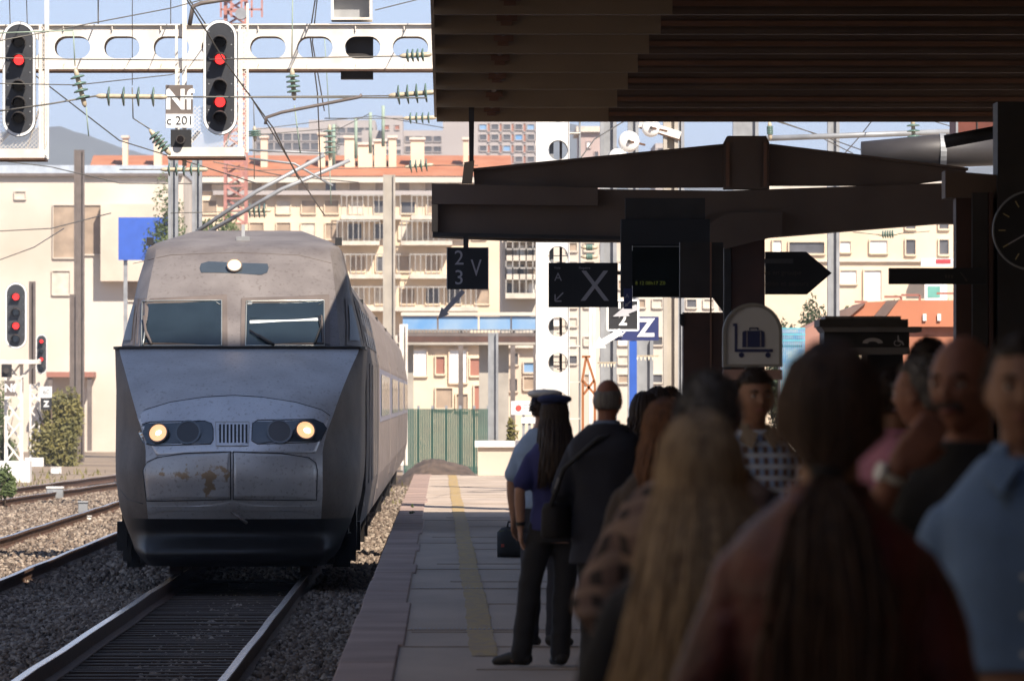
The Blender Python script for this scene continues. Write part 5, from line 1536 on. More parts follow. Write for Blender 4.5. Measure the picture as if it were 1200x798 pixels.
# small pale objects by the tracks
for i, (lab, p0, q0, p1, q1, Y) in enumerate((('white block lying beyond the platform end at the left', 489, 541, 498, 553, 140), ('white block touching the leftmost one', 500, 541, 507, 552, 141), ('white block in front of the parapet', 523, 547, 530, 556, 139),
        ('small white box beside the parapet', 534, 543, 541, 549, 142), ('pale kerbstone at the foot of the heap', 508, 551, 522, 556, 140), ('grey white cabinet between the left tracks', 55, 570, 74, 586, 120),
        ('smaller grey cabinet beside the left rail', 92, 587, 103, 602, 108), ('pale concrete stub beside the smaller grey cabinet', 92, 604, 107, 611, 104), ('low white box near the distant mast', 60, 547, 72, 553, 150), ('thin white marker post before the bush', 64, 521, 69, 536, 158))):
    Y = F * (CZ - GZ) / (q1 - VY)
    a = W(p0, q0, Y); b = W(p1, q1, Y); c = (a + b) / 2; w = (b.x - a.x) / 2; h = (a.z - b.z) / 2
    e = empty('trackside_box', (c.x, Y, b.z), lab, 'box')
    mb = MB(); mb.box(-w, w, 0, w * 1.6, min(0, GZ - b.z - .05), 2 * h * .86); mb.build('body', M['white_stone'] if i not in (5, 6) else M['galv'], e, bevel=.01)
    mb = MB(); mb.box(-w * 1.08, w * 1.08, -.02, w * 1.7, 2 * h * .865, 2 * h); mb.build('lid', M['white_stone'] if i != 6 else M['galv'], e, bevel=.008)
# blocks of flats on the hillside
def strips(x0, x1, ys, n, m_, hgt=6, gap=.3):
    out = []
    for y in ys:
        for i in range(n):
            w = (x1 - x0) / n; out.append((x0 + i * w + w * gap / 2, y, x0 + (i + 1) * w - w * gap / 2, y + hgt, m_))
    return out
building('hillside_flats', 'long low grey block of flats on the hillside at the left', 296, 376, 150, 520, 14, M['hill_stucco'], strips(300, 374, (157, 168), 7, M['win_dark'], 8, .15))
building('hillside_flats', 'grey block of flats in the middle of the hillside', 362, 440, 141, 560, 14, M['hill_stucco'], strips(384, 438, (150, 162), 5, M['win_dark'], 6, .2))
building('hillside_flats', 'square hillside tower with two small red windows', 447, 472, 136, 520, 10, M['hill_stucco'], [(451, 147, 456, 152, M['brick_red']), (463, 147, 468, 152, M['brick_red'])] + strips(449, 471, (164, 176), 2, M['win_dark'], 5, .3))
building('hillside_flats', 'pale block of flats behind the chimneys left of the roof', 424, 520, 153, 530, 12, M['hill_stucco'], strips(474, 518, (160, 172), 4, M['win_dark'], 6, .2))
wins = []
for j, y in enumerate((146, 158, 171, 184)):
    for i in range(5):
        x = 562 + i * 14; wins.append((x, y, x + 8, y + 6, M['win_dark'] if (i + j) % 4 else M['shutter_blue'])); wins.append((x + 9.5, y - 1, x + 12, y + 8, M['brick_red']))
building('hillside_flats', 'hillside flats with brick red panels seen below the roof edge', 519, 634, 130, 480, 14, M['hill_stucco'], wins)
building('hillside_flats', 'pinkish distant house right of the white upright', 680, 706, 155, 420, 10, stucco('dusty_pink_stucco', (.42, .33, .30), (.34, .26, .24)), [(688, 166, 692, 173, M['shutter_white']), (697, 178, 701, 184, M['win_dark'])], roof='flat')
building('hillside_flats', 'distant grey block between the masts below the roof', 768, 800, 168, 430, 10, M['hill_stucco'], strips(770, 798, (174,), 3, M['win_dark'], 6, .2))

# cream building at the right
wins = [(925, 284, 966, 297, M['win_dark']), (985, 283, 997, 295, M['shutter_white']), (1020, 282, 1040, 296, M['shutter_white']), (1062, 281, 1073, 298, M['win_dark']), (1101, 281, 1112, 298, M['win_dark']),
        (1062, 259, 1073, 268, M['win_dark']), (1101, 259, 1112, 268, M['win_dark']), (985, 317, 1004, 332, M['shutter_white']), (1013, 317, 1033, 352, M['shutter_white']), (906, 282, 916, 296, M['shutter_white']), (1085, 318, 1095, 335, M['win_dark'])]
e = building('cream_building', 'cream building with white shutters seen under the frame at the right', 892, 1190, 225, 235, 12, M['cream'], wins, roof='flat')
cxx = W(1041, 0, 235).x
a = W(880, 306, 235); b = W(1189, 307, 235); mb = MB(); mb.box(a.x - cxx + .5, b.x - cxx, -.12, -.002, b.z - GZ, a.z - GZ); mb.build('string_course', M['balcony'], e)
a = W(1080, 303, 234); b = W(1118, 312, 234); o = empty('shop_sign', (a.x, 234, a.z), 'white and red shop sign on the cream building', 'sign')
mb = MB(); mb.box(0, b.x - a.x, 0, .3, b.z - a.z, 0); mb.build('panel', M['shutter_white'], o)
mb = MB(); mb.box(.5, b.x - a.x - .1, -.02, -.001, -.17, -.02); mb.build('red_band', mat('red_band', (.5, .05, .06), .5), o)
a = W(1084, 332, 232); b = W(1110, 352, 232); o = empty('poster_board', (a.x, 232, b.z), 'pale green and white panel below the shop sign', 'panel')
mb = MB(); mb.box(0, b.x - a.x, 0, .2, 0, a.z - b.z); mb.build('panel', M['shutter_white'], o)
mb = MB(); mb.box(.1, (b.x - a.x) * .7, -.02, -.001, .1, a.z - b.z - .1); mb.build('green_field', mat('pale_green_field', (.15, .40, .33), .5), o)
# terracotta coloured low building
Yq = 150; k = Yq / F; c = W(1060, 0, Yq)
e = empty('terracotta_building', (c.x, Yq, 0), 'low terracotta coloured building with sloping roof beyond the phone kiosk', 'building')
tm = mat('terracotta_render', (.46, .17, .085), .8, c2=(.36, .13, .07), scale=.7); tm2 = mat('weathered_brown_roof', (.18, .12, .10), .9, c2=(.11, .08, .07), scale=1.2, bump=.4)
f = lambda a_, b_: (W(a_, b_, Yq).x - c.x, W(a_, b_, Yq).z)
def tb(nm, pts, y0, y1, m_): mb = MB(); mb.plate([f(*p) for p in pts], [], y0, y1); return mb.build(nm, m_, e)
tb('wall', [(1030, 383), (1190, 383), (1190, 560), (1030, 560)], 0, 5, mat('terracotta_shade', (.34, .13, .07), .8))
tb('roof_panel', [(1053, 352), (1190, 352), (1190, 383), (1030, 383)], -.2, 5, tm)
tb('roof_ridge', [(1040, 352), (1053, 352), (1034, 376), (1020, 376)], -.1, 4, tm2)
tb('roof_panel', [(1015, 354), (1040, 353), (1020, 376), (990, 376)], .1, 5, tm)
tb('roof_ridge', [(984, 365), (1015, 355), (990, 376), (966, 376)], .0, 4, tm2)
tb('roof_slope', [(984, 366), (990, 376), (966, 420), (930, 420), (945, 385)], .2, 5, stucco('dusty_rose_render', (.38, .20, .15), (.30, .15, .11)))
tb('lower_wall', [(925, 420), (1028, 420), (1028, 560), (925, 560)], .3, 5, M['concrete'])
for x in (1083, 1100):
    tb('vent', [(x - 2, 368), (x + 2, 368), (x + 2, 376), (x - 2, 376)], -.26, -.201, M['shutter_white'])
for (x0_, x1_, y_) in ((1005, 1020, 353), (1040, 1060, 347), (1060, 1082, 345), (1102, 1125, 343)):
    mb = MB(); a1 = f(x0_, y_); a2 = f(x1_, y_); mb.bar((a1[0], 1, a1[1]), (a2[0], 1, a2[1]), .05); mb.bar((a2[0], 1, a2[1]), (a2[0], 1, f(0, 353)[1]), .05); mb.build('roof_railing', M['brick_red'], e)

# coloured fence behind kiosk
e = empty('painted_fence', (W(930, 0, 140).x, 140, 0), 'small stretch of blue fence with coloured panels left of the terracotta building', 'fence')
cx_ = W(930, 0, 140).x
mb = MB()
for i in range(12): a = W(916 + i * 2.4, 384, 140); b = W(0, 408, 140); mb.box(a.x - cx_, a.x - cx_ + .015, 0, .02, b.z - 1, a.z)
for y_ in (385, 392, 399): a = W(915, y_, 140); b = W(944, y_, 140); mb.box(a.x - cx_, b.x - cx_, -.01, -.002, a.z - .015, a.z + .015)
mb.build('bars', mat('cyan_bars', (.12, .42, .50), .5), e)
mb = MB(); a = W(915, 386, 140); b = W(944, 407, 140); mb.box(a.x - cx_, b.x - cx_, .1, .15, b.z - 1, a.z); mb.build('coloured_panel', mat('mixed_colour_panel', (.10, .16, .42), .7, c2=(.45, .40, .42), scale=5), e)

# ------------------------------------------------------------------ vegetation
def foliage(parent, name, c, rx, ry, rz, n, size, m_, seed, trunk=None, clumps=9):
    rng = random.Random(seed); mb = MB()
    cl = []
    for _ in range(clumps):
        while True:
            p = Vector((rng.uniform(-1, 1), rng.uniform(-1, 1), rng.uniform(-1, 1)))
            if p.length < 1: break
        cl.append((Vector((p.x * rx * .7, p.y * ry * .7, p.z * rz * .7)), rng.uniform(.3, .5)))
    for _ in range(n):
        q, r_ = rng.choice(cl)
        d = Vector((rng.gauss(0, 1), rng.gauss(0, 1), rng.gauss(0, 1))).normalized() * (rng.random() ** .4)
        p = Vector(c) + q + Vector((d.x * rx * r_, d.y * ry * r_, d.z * rz * r_))
        a = Vector((rng.gauss(0, 1), rng.gauss(0, 1), rng.gauss(0, 1))).normalized(); b_ = a.orthogonal().normalized(); s_ = size * rng.uniform(.6, 1.4)
        mb.v += [tuple(p - a * s_), tuple(p + b_ * s_ * .5), tuple(p + a * s_), tuple(p - b_ * s_ * .5)]
        m = len(mb.v); mb.f.append((m - 4, m - 3, m - 2, m - 1))
    return mb.build(name, m_, parent, fix=False)
def tree(name, label, px_, ytop, wpx, Y, m_, n=2500, cat='tree', group=None, base=GZ, seed=1, hfrac=.8):
    top = W(px_, ytop, Y).z; H = top - base; k = Y / F; w = wpx * k / 2
    e = empty(name, (W(px_, 0, Y).x, Y, base), label, cat, group)
    rz = H * hfrac / 2
    foliage(e, 'crown', (0, 0, H - rz), w, w * .8, rz, n, max(.05, w * .07), m_, seed, clumps=12)
    mb = MB(); mb.tube([(0, 0, -.1), (w * .05, 0, H * .3), (-w * .05, 0, H * .7)], [w * .09, w * .07, w * .02], 8)
    mb.tube([(w * .05, 0, H * .3), (w * .5, .1, H * .65)], [w * .05, w * .015], 6); mb.tube([(w * .04, 0, H * .35), (-w * .5, -.1, H * .7)], [w * .05, w * .015], 6)
    mb.build('trunk', M['bark'], e, smooth=True)
    return e
tree('bush', 'olive green bush behind the distant signal masts at the left', 62, 436, 74, 235, M['leaf_olive'], 8000, 'bush', seed=3, hfrac=1.0, base=GZ - 1.0)
tree('bush', 'green bush at the far left edge behind the lattice mast', 4, 440, 46, 238, M['leaf'], 3500, 'bush', seed=4, hfrac=1.0, base=GZ - 1.0)
tree('bush', 'low green tuft at the left edge beside the footing', 6, 540, 26, 140, M['leaf'], 900, 'bush', seed=5, hfrac=1.0)
tree('tree', 'round dark pine on the skyline between the hillside flats', 427, 131, 40, 600, M['leaf_dark'], 2500, seed=6, hfrac=.35)
tree('tree', 'dark tree in front of the hillside flats left of the pine', 392, 140, 34, 450, M['leaf_dark'], 2500, seed=7, hfrac=.5)
tree('tree', 'green tree at the left end of the terracotta roof', 196, 196, 60, 270, M['leaf'], 3500, seed=8, hfrac=.5)
tree('tree', 'green tree rising behind the train roof', 262, 210, 70, 250, M['leaf'], 4000, seed=9, hfrac=.5)
tree('tree', 'dark green tree right of the pointed sign', 918, 336, 56, 170, M['leaf_dark'], 5000, seed=10)
tree('tree', 'second dark tree nearer the mast', 954, 342, 44, 172, M['leaf_dark'], 4000, seed=11)
tree('tree', 'lighter green tree right of the mast', 994, 326, 28, 175, M['leaf'], 2500, seed=12)
tree('tree', 'mid green bushy tree above the terracotta roof', 1060, 318, 52, 200, M['leaf'], 4000, seed=13)
tree('tree', 'bright green shrub behind the terracotta roof end', 1112, 332, 24, 190, M['leaf'], 1800, seed=14)
tree('bush', 'reddish green shrub beside the notice boards', 598, 488, 26, 160, M['leaf_olive'], 1800, 'bush', seed=15, hfrac=1.0)
tree('tree', 'distant dark tree beside the pinkish house', 712, 160, 34, 450, M['leaf_dark'], 2000, seed=16, hfrac=.35)
for i, (px_, py_, lab) in enumerate(((482, 597, 'tiny weed tuft in the platform joint'), (484, 589, 'smaller weed tuft just beyond the first'))):
    Y = CZ * F / (py_ - VY + 6); e = empty('weed', (W(px_, 0, Y).x, Y, 0), lab, 'weed')
    foliage(e, 'leaves', (0, 0, .03), .035, .05, .03, 60, .015, M['leaf'], 20 + i, clumps=4)
# trackside grass, nobody could count it
rng = random.Random(5); mb = MB()
for _ in range(7000):
    t = rng.random()
    if t < .5: x = rng.uniform(-26, -10.5); y = rng.uniform(150, 215)
    else: x = rng.uniform(-2.6, 6); y = rng.uniform(140, 200)
    h_ = rng.uniform(.05, .22); a = rng.uniform(0, 3.14); dx_, dy_ = math.cos(a) * .03, math.sin(a) * .03
    if rng.random() < noise.noise(Vector((x * .5, y * .12, 0))) + .55:
        m = len(mb.v); mb.v += [(x - dx_, y - dy_, -.8), (x + dx_, y + dy_, -.8), (x + rng.uniform(-.1, .1), y, -.8 + h_)]; mb.f.append((m, m + 1, m + 2))
tag(mb.build('dry_grass', M['leaf_olive'], None, fix=False), 'sparse dry grass on the ground beyond the tracks', 'grass', kind='stuff')

# the air between the platform and the hills
hz_ = MB(); hz_.box(-1600, 1600, -260, 5100, -2.8, 128)
hm = bpy.data.materials.new('air'); hm.use_nodes = True
for n_ in list(hm.node_tree.nodes):
    if n_.type != 'OUTPUT_MATERIAL': hm.node_tree.nodes.remove(n_)
vol = hm.node_tree.nodes.new('ShaderNodeVolumePrincipled'); vol.inputs['Density'].default_value = .00033
vol.inputs['Color'].default_value = (.90, .93, 1, 1); vol.inputs['Anisotropy'].default_value = .2
hm.node_tree.links.new(vol.outputs[0], [n_ for n_ in hm.node_tree.nodes if n_.type == 'OUTPUT_MATERIAL'][0].inputs['Volume'])
tag(hz_.build('haze', hm), None, None, kind='stuff')
# ------------------------------------------------------------------ people
def skin_mat(name, c): return mat(name, c, .55, var=.18, scale=14, c2=tuple(q * .82 for q in c), bump=.05, bscale=120)
SK = {'a': skin_mat('skin_tan', (.32, .165, .105)), 'b': skin_mat('skin_fair', (.42, .24, .165)), 'c': skin_mat('skin_ruddy', (.27, .115, .075))}
def hair_mat(name, c, c2):
    m = mat(name, c, .5, c2=c2, scale=60, stretch=(1.6, 1.6, .05), spec=.4, bump=.35, bscale=160)
    return m
HM = {'dark': hair_mat('dark_brown_hair', (.045, .026, .018), (.018, .011, .009)), 'blonde': hair_mat('dark_blonde_hair', (.52, .37, .21), (.17, .10, .055)),
      'brown': hair_mat('brown_hair', (.10, .05, .026), (.03, .015, .009)), 'grey': hair_mat('grey_hair', (.22, .21, .20), (.10, .09, .09)),
      'auburn': hair_mat('auburn_hair', (.24, .10, .04), (.10, .04, .02))}
def cloth(name, c, rough=.85, **k): return mat(name, c, rough, var=.2, scale=7, bump=.12, bscale=220, **k)
def plaid(name, base, c1, c2, f1=9, f2=9, dist=.6):
    m = bpy.data.materials.new(name); m.use_nodes = True; nt = m.node_tree; b = nt.nodes['Principled BSDF']; b.inputs['Roughness'].default_value = .85
    tc = nt.nodes.new('ShaderNodeTexCoord'); prev = None
    base_n = None
    def wave(dirn, sc_, lo, hi):
        w = nt.nodes.new('ShaderNodeTexWave'); w.wave_type = 'BANDS'; w.bands_direction = dirn; w.inputs['Scale'].default_value = sc_; w.inputs['Distortion'].default_value = dist; w.inputs['Detail'].default_value = 1
        nt.links.new(tc.outputs['Object'], w.inputs['Vector'])
        r = nt.nodes.new('ShaderNodeValToRGB'); r.color_ramp.elements[0].position = lo; r.color_ramp.elements[1].position = hi; nt.links.new(w.outputs['Fac'], r.inputs[0]); return r.outputs[0]
    m1 = nt.nodes.new('ShaderNodeMix'); m1.data_type = 'RGBA'; nt.links.new(wave('X', f1, .5, .62), m1.inputs[0]); m1.inputs[6].default_value = (*base, 1); m1.inputs[7].default_value = (*c1, 1)
    m2 = nt.nodes.new('ShaderNodeMix'); m2.data_type = 'RGBA'; nt.links.new(wave('Z', f2, .55, .66), m2.inputs[0]); nt.links.new(m1.outputs[2], m2.inputs[6]); m2.inputs[7].default_value = (*c2, 1)
    nt.links.new(m2.outputs[2], b.inputs['Base Color']); return m

def remesh(mb, voxel, name, smooth_it=4, wrinkle=0.0, wscale=9, seed=0, factor=.5):
    me = mb.mesh('tmp'); o = bpy.data.objects.new('tmp', me); COL.objects.link(o)
    r = o.modifiers.new('r', 'REMESH'); r.mode = 'VOXEL'; r.voxel_size = voxel
    if smooth_it:
        s_ = o.modifiers.new('s', 'SMOOTH'); s_.iterations = smooth_it; s_.factor = factor
    dg = bpy.context.evaluated_depsgraph_get()
    m2 = bpy.data.meshes.new_from_object(o.evaluated_get(dg)); m2.name = name
    bpy.data.objects.remove(o); bpy.data.meshes.remove(me)
    if wrinkle:
        n = len(m2.vertices); nn = [v.normal.copy() for v in m2.vertices]
        for v, q in zip(m2.vertices, nn):
            p = v.co
            w = noise.noise(Vector((p.x * wscale + seed, p.y * wscale, p.z * wscale * .55))) + .5 * noise.noise(Vector((p.x * wscale * .7 + p.z * 14, p.y * wscale, p.z * wscale * 1.4 + seed)))
            v.co = p + q * w * wrinkle
    for p in m2.polygons: p.use_smooth = True
    m2.materials.clear()
    return m2

def head_verts(mb, c, R, k=1.0, nu=44, nv=36, long_=1.0):
    """sculpted head; front is -y. R = rotation matrix, k = scale"""
    vs = []; fs = []
    def g(a, m_, s_): return math.exp(-((a - m_) / s_) ** 2)
    for j in range(nv + 1):
        th = math.pi * j / nv
        for i in range(nu):
            a = 2 * math.pi * i / nu
            dx_, dy_, dz_ = math.sin(th) * math.cos(a), math.sin(th) * math.sin(a), math.cos(th)
            x = .076 * dx_; y = .098 * dy_; z = .117 * dz_ * long_
            if dz_ < 0:
                x *= 1 - .30 * abs(dz_) ** 1.6; 
                if dy_ > 0: y *= 1 - .35 * abs(dz_)
                else: y *= 1 - .04 * abs(dz_)
            if dy_ > 0 and dz_ > -.3: y *= 1.06
            fr_ = max(0, -dy_)
            if fr_ > .1:
                ax = abs(dx_)
                o = .024 * g(dx_, 0, .13) * g(dz_, -.16, .13) + .013 * g(dx_, 0, .10) * g(dz_, .06, .16)
                o += .006 * g(ax, .3, .28) * g(dz_, .24, .09)
                o -= .010 * g(ax, .36, .16) * g(dz_, .08, .10)
                o += .006 * g(ax, .45, .18) * g(dz_, -.14, .16)
                o += .007 * g(dx_, 0, .26) * g(dz_, -.46, .07) - .005 * g(dx_, 0, .3) * g(dz_, -.36, .04) - .004 * g(dx_, 0, .22) * g(dz_, -.60, .06)
                o += .010 * g(dx_, 0, .3) * g(dz_, -.80, .15)
                y -= o
            vs.append(Vector(c) + R @ (Vector((x, y, z)) * k))
    for j in range(nv):
        for i in range(nu):
            i2 = (i + 1) % nu; fs.append((j * nu + i, (j + 1) * nu + i, (j + 1) * nu + i2, j * nu + i2))
    mb.add(vs, fs)
    for s_ in (-1, 1):
        m_ = MB(); m_.ell((0, 0, 0), .010, .020, .032); 
        mb.add([Vector(c) + R @ ((Vector(v) + Vector((s_ * .078, .012, -.005))) * k) for v in m_.v], m_.f)
def hand(mb, wrist, d, nrm, side, k=1.0, curl=.5):
    """five separate fingers; d = forearm direction, nrm = palm side, side = lateral towards the thumb"""
    d = Vector(d).normalized(); lat = Vector(side); lat = (lat - d * lat.dot(d)).normalized(); n = d.cross(lat); 
    if n.dot(Vector(nrm)) < 0: n = -n
    w = Vector(wrist)
    for o, r in ((-.026, .015), (-.009, .017), (.009, .017), (.026, .015)):
        mb.chain([w + lat * o * .5 * k, w + (d * .045 + lat * o) * k, w + (d * .088 + lat * o * 1.15) * k], [.018 * k, r * k, .012 * k], 8)
    for i, (o, L) in enumerate(((.031, .070), (.0105, .080), (-.0105, .074), (-.031, .058))):
        b = w + (d * .092 + lat * o) * k; a = curl * .5; P = [b]
        for s_, f_ in zip((.45, .3, .25), (1, 1.9, 2.6)):
            ang = a * f_; P.append(P[-1] + (d * math.cos(ang) + n * math.sin(ang)) * L * s_ * k)
        mb.chain(P, [.0095 * k, .009 * k, .0082 * k, .007 * k], 8)
    b = w + (d * .025 + lat * .030) * k
    mb.chain([b, b + (d * .035 + lat * .022 + n * .01) * k, b + (d * .065 + lat * .026 + n * .022) * k], [.013 * k, .0105 * k, .009 * k], 8)

def hair_cap(mb, c, R, k, cover=.15, thick=1.1, nape=-.55, front=.35, seed=0, vol=(1, 1, 1)):
    vs = []; fs = []; nu, nv = 36, 26
    for j in range(nv + 1):
        th = math.pi * j / nv
        for i in range(nu):
            a = 2 * math.pi * i / nu
            dx_, dy_, dz_ = math.sin(th) * math.cos(a), math.sin(th) * math.sin(a), math.cos(th)
            # hairline: high at the front, low at the back
            line = front if dy_ < -.25 else (front + (nape - front) * min(1, max(0, (dy_ + .25) / .75)))
            t = thick + .03 * noise.noise(Vector((dx_ * 3 + seed, dy_ * 3, dz_ * 3))) + .012 * noise.noise(Vector((dx_ * 14, dy_ * 14 + seed, dz_ * 5)))
            f_ = min(1, max(0, (dz_ - line) / .10))
            t = .80 + (t - .80) * f_
            vs.append(Vector(c) + R @ Vector((.077 * dx_ * t * k * vol[0], .100 * dy_ * t * k * vol[1] + .003, .117 * dz_ * t * k * vol[2])))
    for j in range(nv):
        for i in range(nu):
            i2 = (i + 1) % nu; fs.append((j * nu + i, (j + 1) * nu + i, (j + 1) * nu + i2, j * nu + i2))
    mb.add(vs, fs)
def locks(mb, c, R, k, zend, n, spread=150, seed=1, r=.008, tie=None, tail_w=.06, wide=1.0, back=.09, curlamp=.008, flare=0.0, tlen=None):
    """strands that run over the scalp and hang; tie=(z,y) gathers them into a ponytail"""
    rng = random.Random(seed); c = Vector(c)
    for q in range(n):
        a = math.radians(rng.uniform(-spread, spread)) ; # 0 = back
        P = []; ra = 1.10 + rng.uniform(-.05, .06)
        ths = (12, 38, 62, 84, 100) if tie is None else (15, 45, 75, 100)
        for th in ths:
            t_ = math.radians(th + rng.uniform(-3, 3)); 
            P.append(c + R @ (Vector((.078 * math.sin(t_) * math.sin(a) * wide, .102 * math.sin(t_) * math.cos(a), .120 * math.cos(t_))) * ra * k))
        L = P[-1]
        if tie is None:
            off = L - c; ze = zend + rng.uniform(-.05, .05); m_ = 6; ph = rng.uniform(0, 6)
            for s_ in range(1, m_ + 1):
                f_ = s_ / m_; z = L.z + (ze - L.z) * f_
                x = c.x + off.x * (1.05 + (flare + .1) * f_) + curlamp * math.sin(ph + f_ * 5); y = L.y + (back * (.5 + .5 * math.cos(a)) - 0.01) * min(1, f_ * 2.2) + curlamp * math.cos(ph + f_ * 4)
                P.append(Vector((x, y, z)))
            rr = [r * .5] + [r] * (len(P) - 2) + [r * .25]
        else:
            tp = c + R @ (Vector((0, tie[1], tie[0])) * k) + Vector((rng.uniform(-.016, .016), rng.uniform(-.014, .014), rng.uniform(-.012, .012)))
            P.append(L.lerp(tp, .6) + Vector((0, .012, 0))); P.append(tp)
            ph = rng.uniform(0, 6); u, v_ = rng.gauss(0, .42), rng.uniform(-.5, .5); ze = zend + rng.uniform(-.06, .08)
            for s_ in range(1, 7):
                f_ = s_ / 6; wv = tail_w * min(1, .35 + 1.4 * f_) * (1 if f_ < .8 else .8)
                P.append(Vector((tp.x + u * wv + curlamp * math.sin(ph + f_ * 6), tp.y + .075 * k * math.sin(min(1, f_ * 1.8) * 1.57) + v_ * wv * .35, tp.z + (ze - tp.z) * f_)))
            rr = [r * .5] + [r] * (len(P) - 2) + [r * .3]
        mb.tube(P, rr, 5, flat=1.5)

CNT = [0]
def person(label, px_, ytop, Y, rz, o):
    """rz: 0 faces the camera, pi faces the train"""
    CNT[0] += 1; sd = CNT[0] * 3.7
    Hh = CZ + (VY - ytop) / F * Y - o.get('hairpad', .015)
    k = Hh / 1.75
    root = empty('person', (W(px_, 0, Y).x, Y, 0), label, 'person', None, rz)
    V = lambda x, y, z: Vector((x, y, z)) * k
    vx = .0075 if Y < 25 else .011
    skin = SK[o.get('skin', 'a')]
    lean = o.get('lean', 0)
    hc = V(*o.get('head', (0, -.012, 1.632)))
    R = Matrix.Rotation(math.radians(o.get('yaw', 0)), 3, 'Z') @ Matrix.Rotation(math.radians(o.get('nod', 0)), 3, 'X')
    wd = o.get('width', 1.0); dp = o.get('depth', 1.0)
    def torso(mb, g, z0=.82, z1=1.50, extra=0):
        T = [(.80, .155, .115), (.88, .168, .122), (.95, .166, .12), (1.05, .146, .108), (1.15, .150, .112), (1.25, .166, .122), (1.33, .176, .124), (1.37, .176, .114), (1.405, .162, .100), (1.44, .132, .086), (1.47, .100, .074), (1.50, .072, .066), (1.53, .056, .058)]
        rg = [(0, .005 + (.012 if z > 1.3 else 0), z * k, (rx * wd + g) * k, (ry * dp + g) * k, .9) for z, rx, ry in T if z0 - .001 <= z <= z1 + .001]
        mb.rings(rg, 24)
    arms = o.get('arms', {})
    def arm(side):
        d = arms.get(side, {})
        sh = Vector((side * .160 * wd, .01, 1.345)); el = Vector(d.get('el', (side * (.235 * wd), .03, 1.12))); wr = Vector(d.get('wr', (side * (.245 * wd), -.02, .88)))
        return sh * k, el * k, wr * k
    legs = o.get('legs', {})
    def leg(side):
        d = legs.get(side, {})
        return V(side * .088, 0, .90), V(*d.get('kn', (side * .095, -.01, .49))), V(*d.get('an', (side * .095, .02, .085)))
    # one continuous body
    mb = MB(); torso(mb, 0, .80, 1.50)
    mb.chain([V(0, .02, 1.44), V(0, .012, 1.50), hc + R @ V(0, .018, -.07)], [.062 * k, .055 * k, .054 * k], 16)
    head_verts(mb, hc, R, k, long_=o.get('long', 1.0))
    for s_ in (-1, 1):
        sh, el, wr = arm(s_)
        mb.chain([sh, sh.lerp(el, .5), el, el.lerp(wr, .35), wr], [.052 * k, .046 * k, .036 * k, .038 * k, .025 * k], 12)
        d = wr - el; hd = arms.get(s_, {})
        hand(mb, wr, hd.get('hd', d), hd.get('hn', (0, -.2, 0) if abs(d.z) > .1 else (0, 0, -1)), hd.get('hs', (0, -1, 0)), k, hd.get('curl', .5))
        hp, kn, an = leg(s_)
        mb.chain([hp, hp.lerp(kn, .5), kn, kn.lerp(an, .35), an], [.082 * k, .07 * k, .05 * k, .052 * k, .036 * k], 12)
        fd = V(*legs.get(s_, {}).get('foot', (side_ := s_ * .03, -.16, 0)))
        mb.chain([an + V(0, .02, -.03), an + fd * .9 + V(0, 0, -.055)], [.035 * k, .03 * k], 10)
    link('body', remesh(mb, vx, 'body', 1), skin, root)
    # trousers
    mb = MB(); lw = o.get('legw', 1.0)
    torso(mb, .010, .80, .95)
    for s_ in (-1, 1):
        hp, kn, an = leg(s_)
        mb.chain([hp, hp.lerp(kn, .5), kn, kn.lerp(an, .5), an + V(0, .0, -.005)], [.094 * k, .083 * k * lw, .068 * k * lw, .064 * k * lw, .066 * k * lw], 14)
    link('trousers', remesh(mb, .011 if Y < 45 else .016, 'trousers', 3, .010 * k, 9, sd), o['bottom'], root)
    # shoes
    for s_ in (-1, 1):
        hp, kn, an = leg(s_); fd = V(*legs.get(s_, {}).get('foot', (s_ * .03, -.16, 0))); u = fd.normalized()
        mb = MB(); mb.chain([an + u * -.035 * k + V(0, 0, -.035), an + fd * .45 + V(0, 0, -.035), an + fd + V(0, 0, -.055)], [.046 * k, .044 * k, .032 * k], 14)
        m_ = remesh(mb, .009, 'shoe', 2)
        for v in m_.vertices: v.co.z = max(v.co.z, .004)
        link('shoe', m_, o.get('shoe', M['black']), root)
    # upper garment
    mb = MB(); z0 = o.get('hem', .88); g = o.get('loose', .014)
    torso(mb, g, max(.80, z0), 1.50)
    if z0 < .80:
        mb.rings([(0, .01, z0 * k, (.175 * wd + g) * k, (.13 * dp + g) * k, .9), (0, .01, .82 * k, (.160 * wd + g) * k, (.122 * dp + g) * k, .9)], 24)
    for s_ in (-1, 1):
        sh, el, wr = arm(s_)
        if o.get('sleeve', 'long') == 'long':
            mb.chain([sh, sh.lerp(el, .5), el, el.lerp(wr, .5), el.lerp(wr, .93)], [(.054 + g * .5) * k, (.054 + g * .6) * k, (.047 + g * .6) * k, (.043 + g * .5) * k, (.036 + g * .4) * k], 14)
        else:
            mb.chain([sh, sh.lerp(el, .45), sh.lerp(el, .72)], [(.052 + g * .5) * k, (.055 + g * .6) * k, (.060 + g * .6) * k], 14)
    shirt = link(o.get('topname', 'shirt'), remesh(mb, vx + .001, 'shirt', 3, o.get('wrinkle', .009) * k, 10, sd), o['top'], root)
    if o.get('collar'):
        mb = MB(); n = 26
        for q in range(n):
            a0 = math.radians(-62 + 304 * q / n) ; a1 = math.radians(-62 + 304 * (q + 1) / n)
            # open at the front (-90 deg)
            f0 = []
            for a in (a0, a1):
                x = math.cos(a); y = math.sin(a)
                f0 += [(.064 * x * k, (.014 + .062 * y) * k, 1.525 * k), (.088 * x * k, (.014 + .082 * y) * k, (1.468 - (.020 if y < -.5 else 0)) * k)]
            nn_ = Vector((0, 0, .006))
            mb.add(f0 + [tuple(Vector(p) * 1.0 + Vector((p[0], p[1], 0)).normalized() * .006) for p in f0], [(0, 1, 3, 2), (4, 6, 7, 5), (0, 2, 6, 4), (1, 5, 7, 3)])
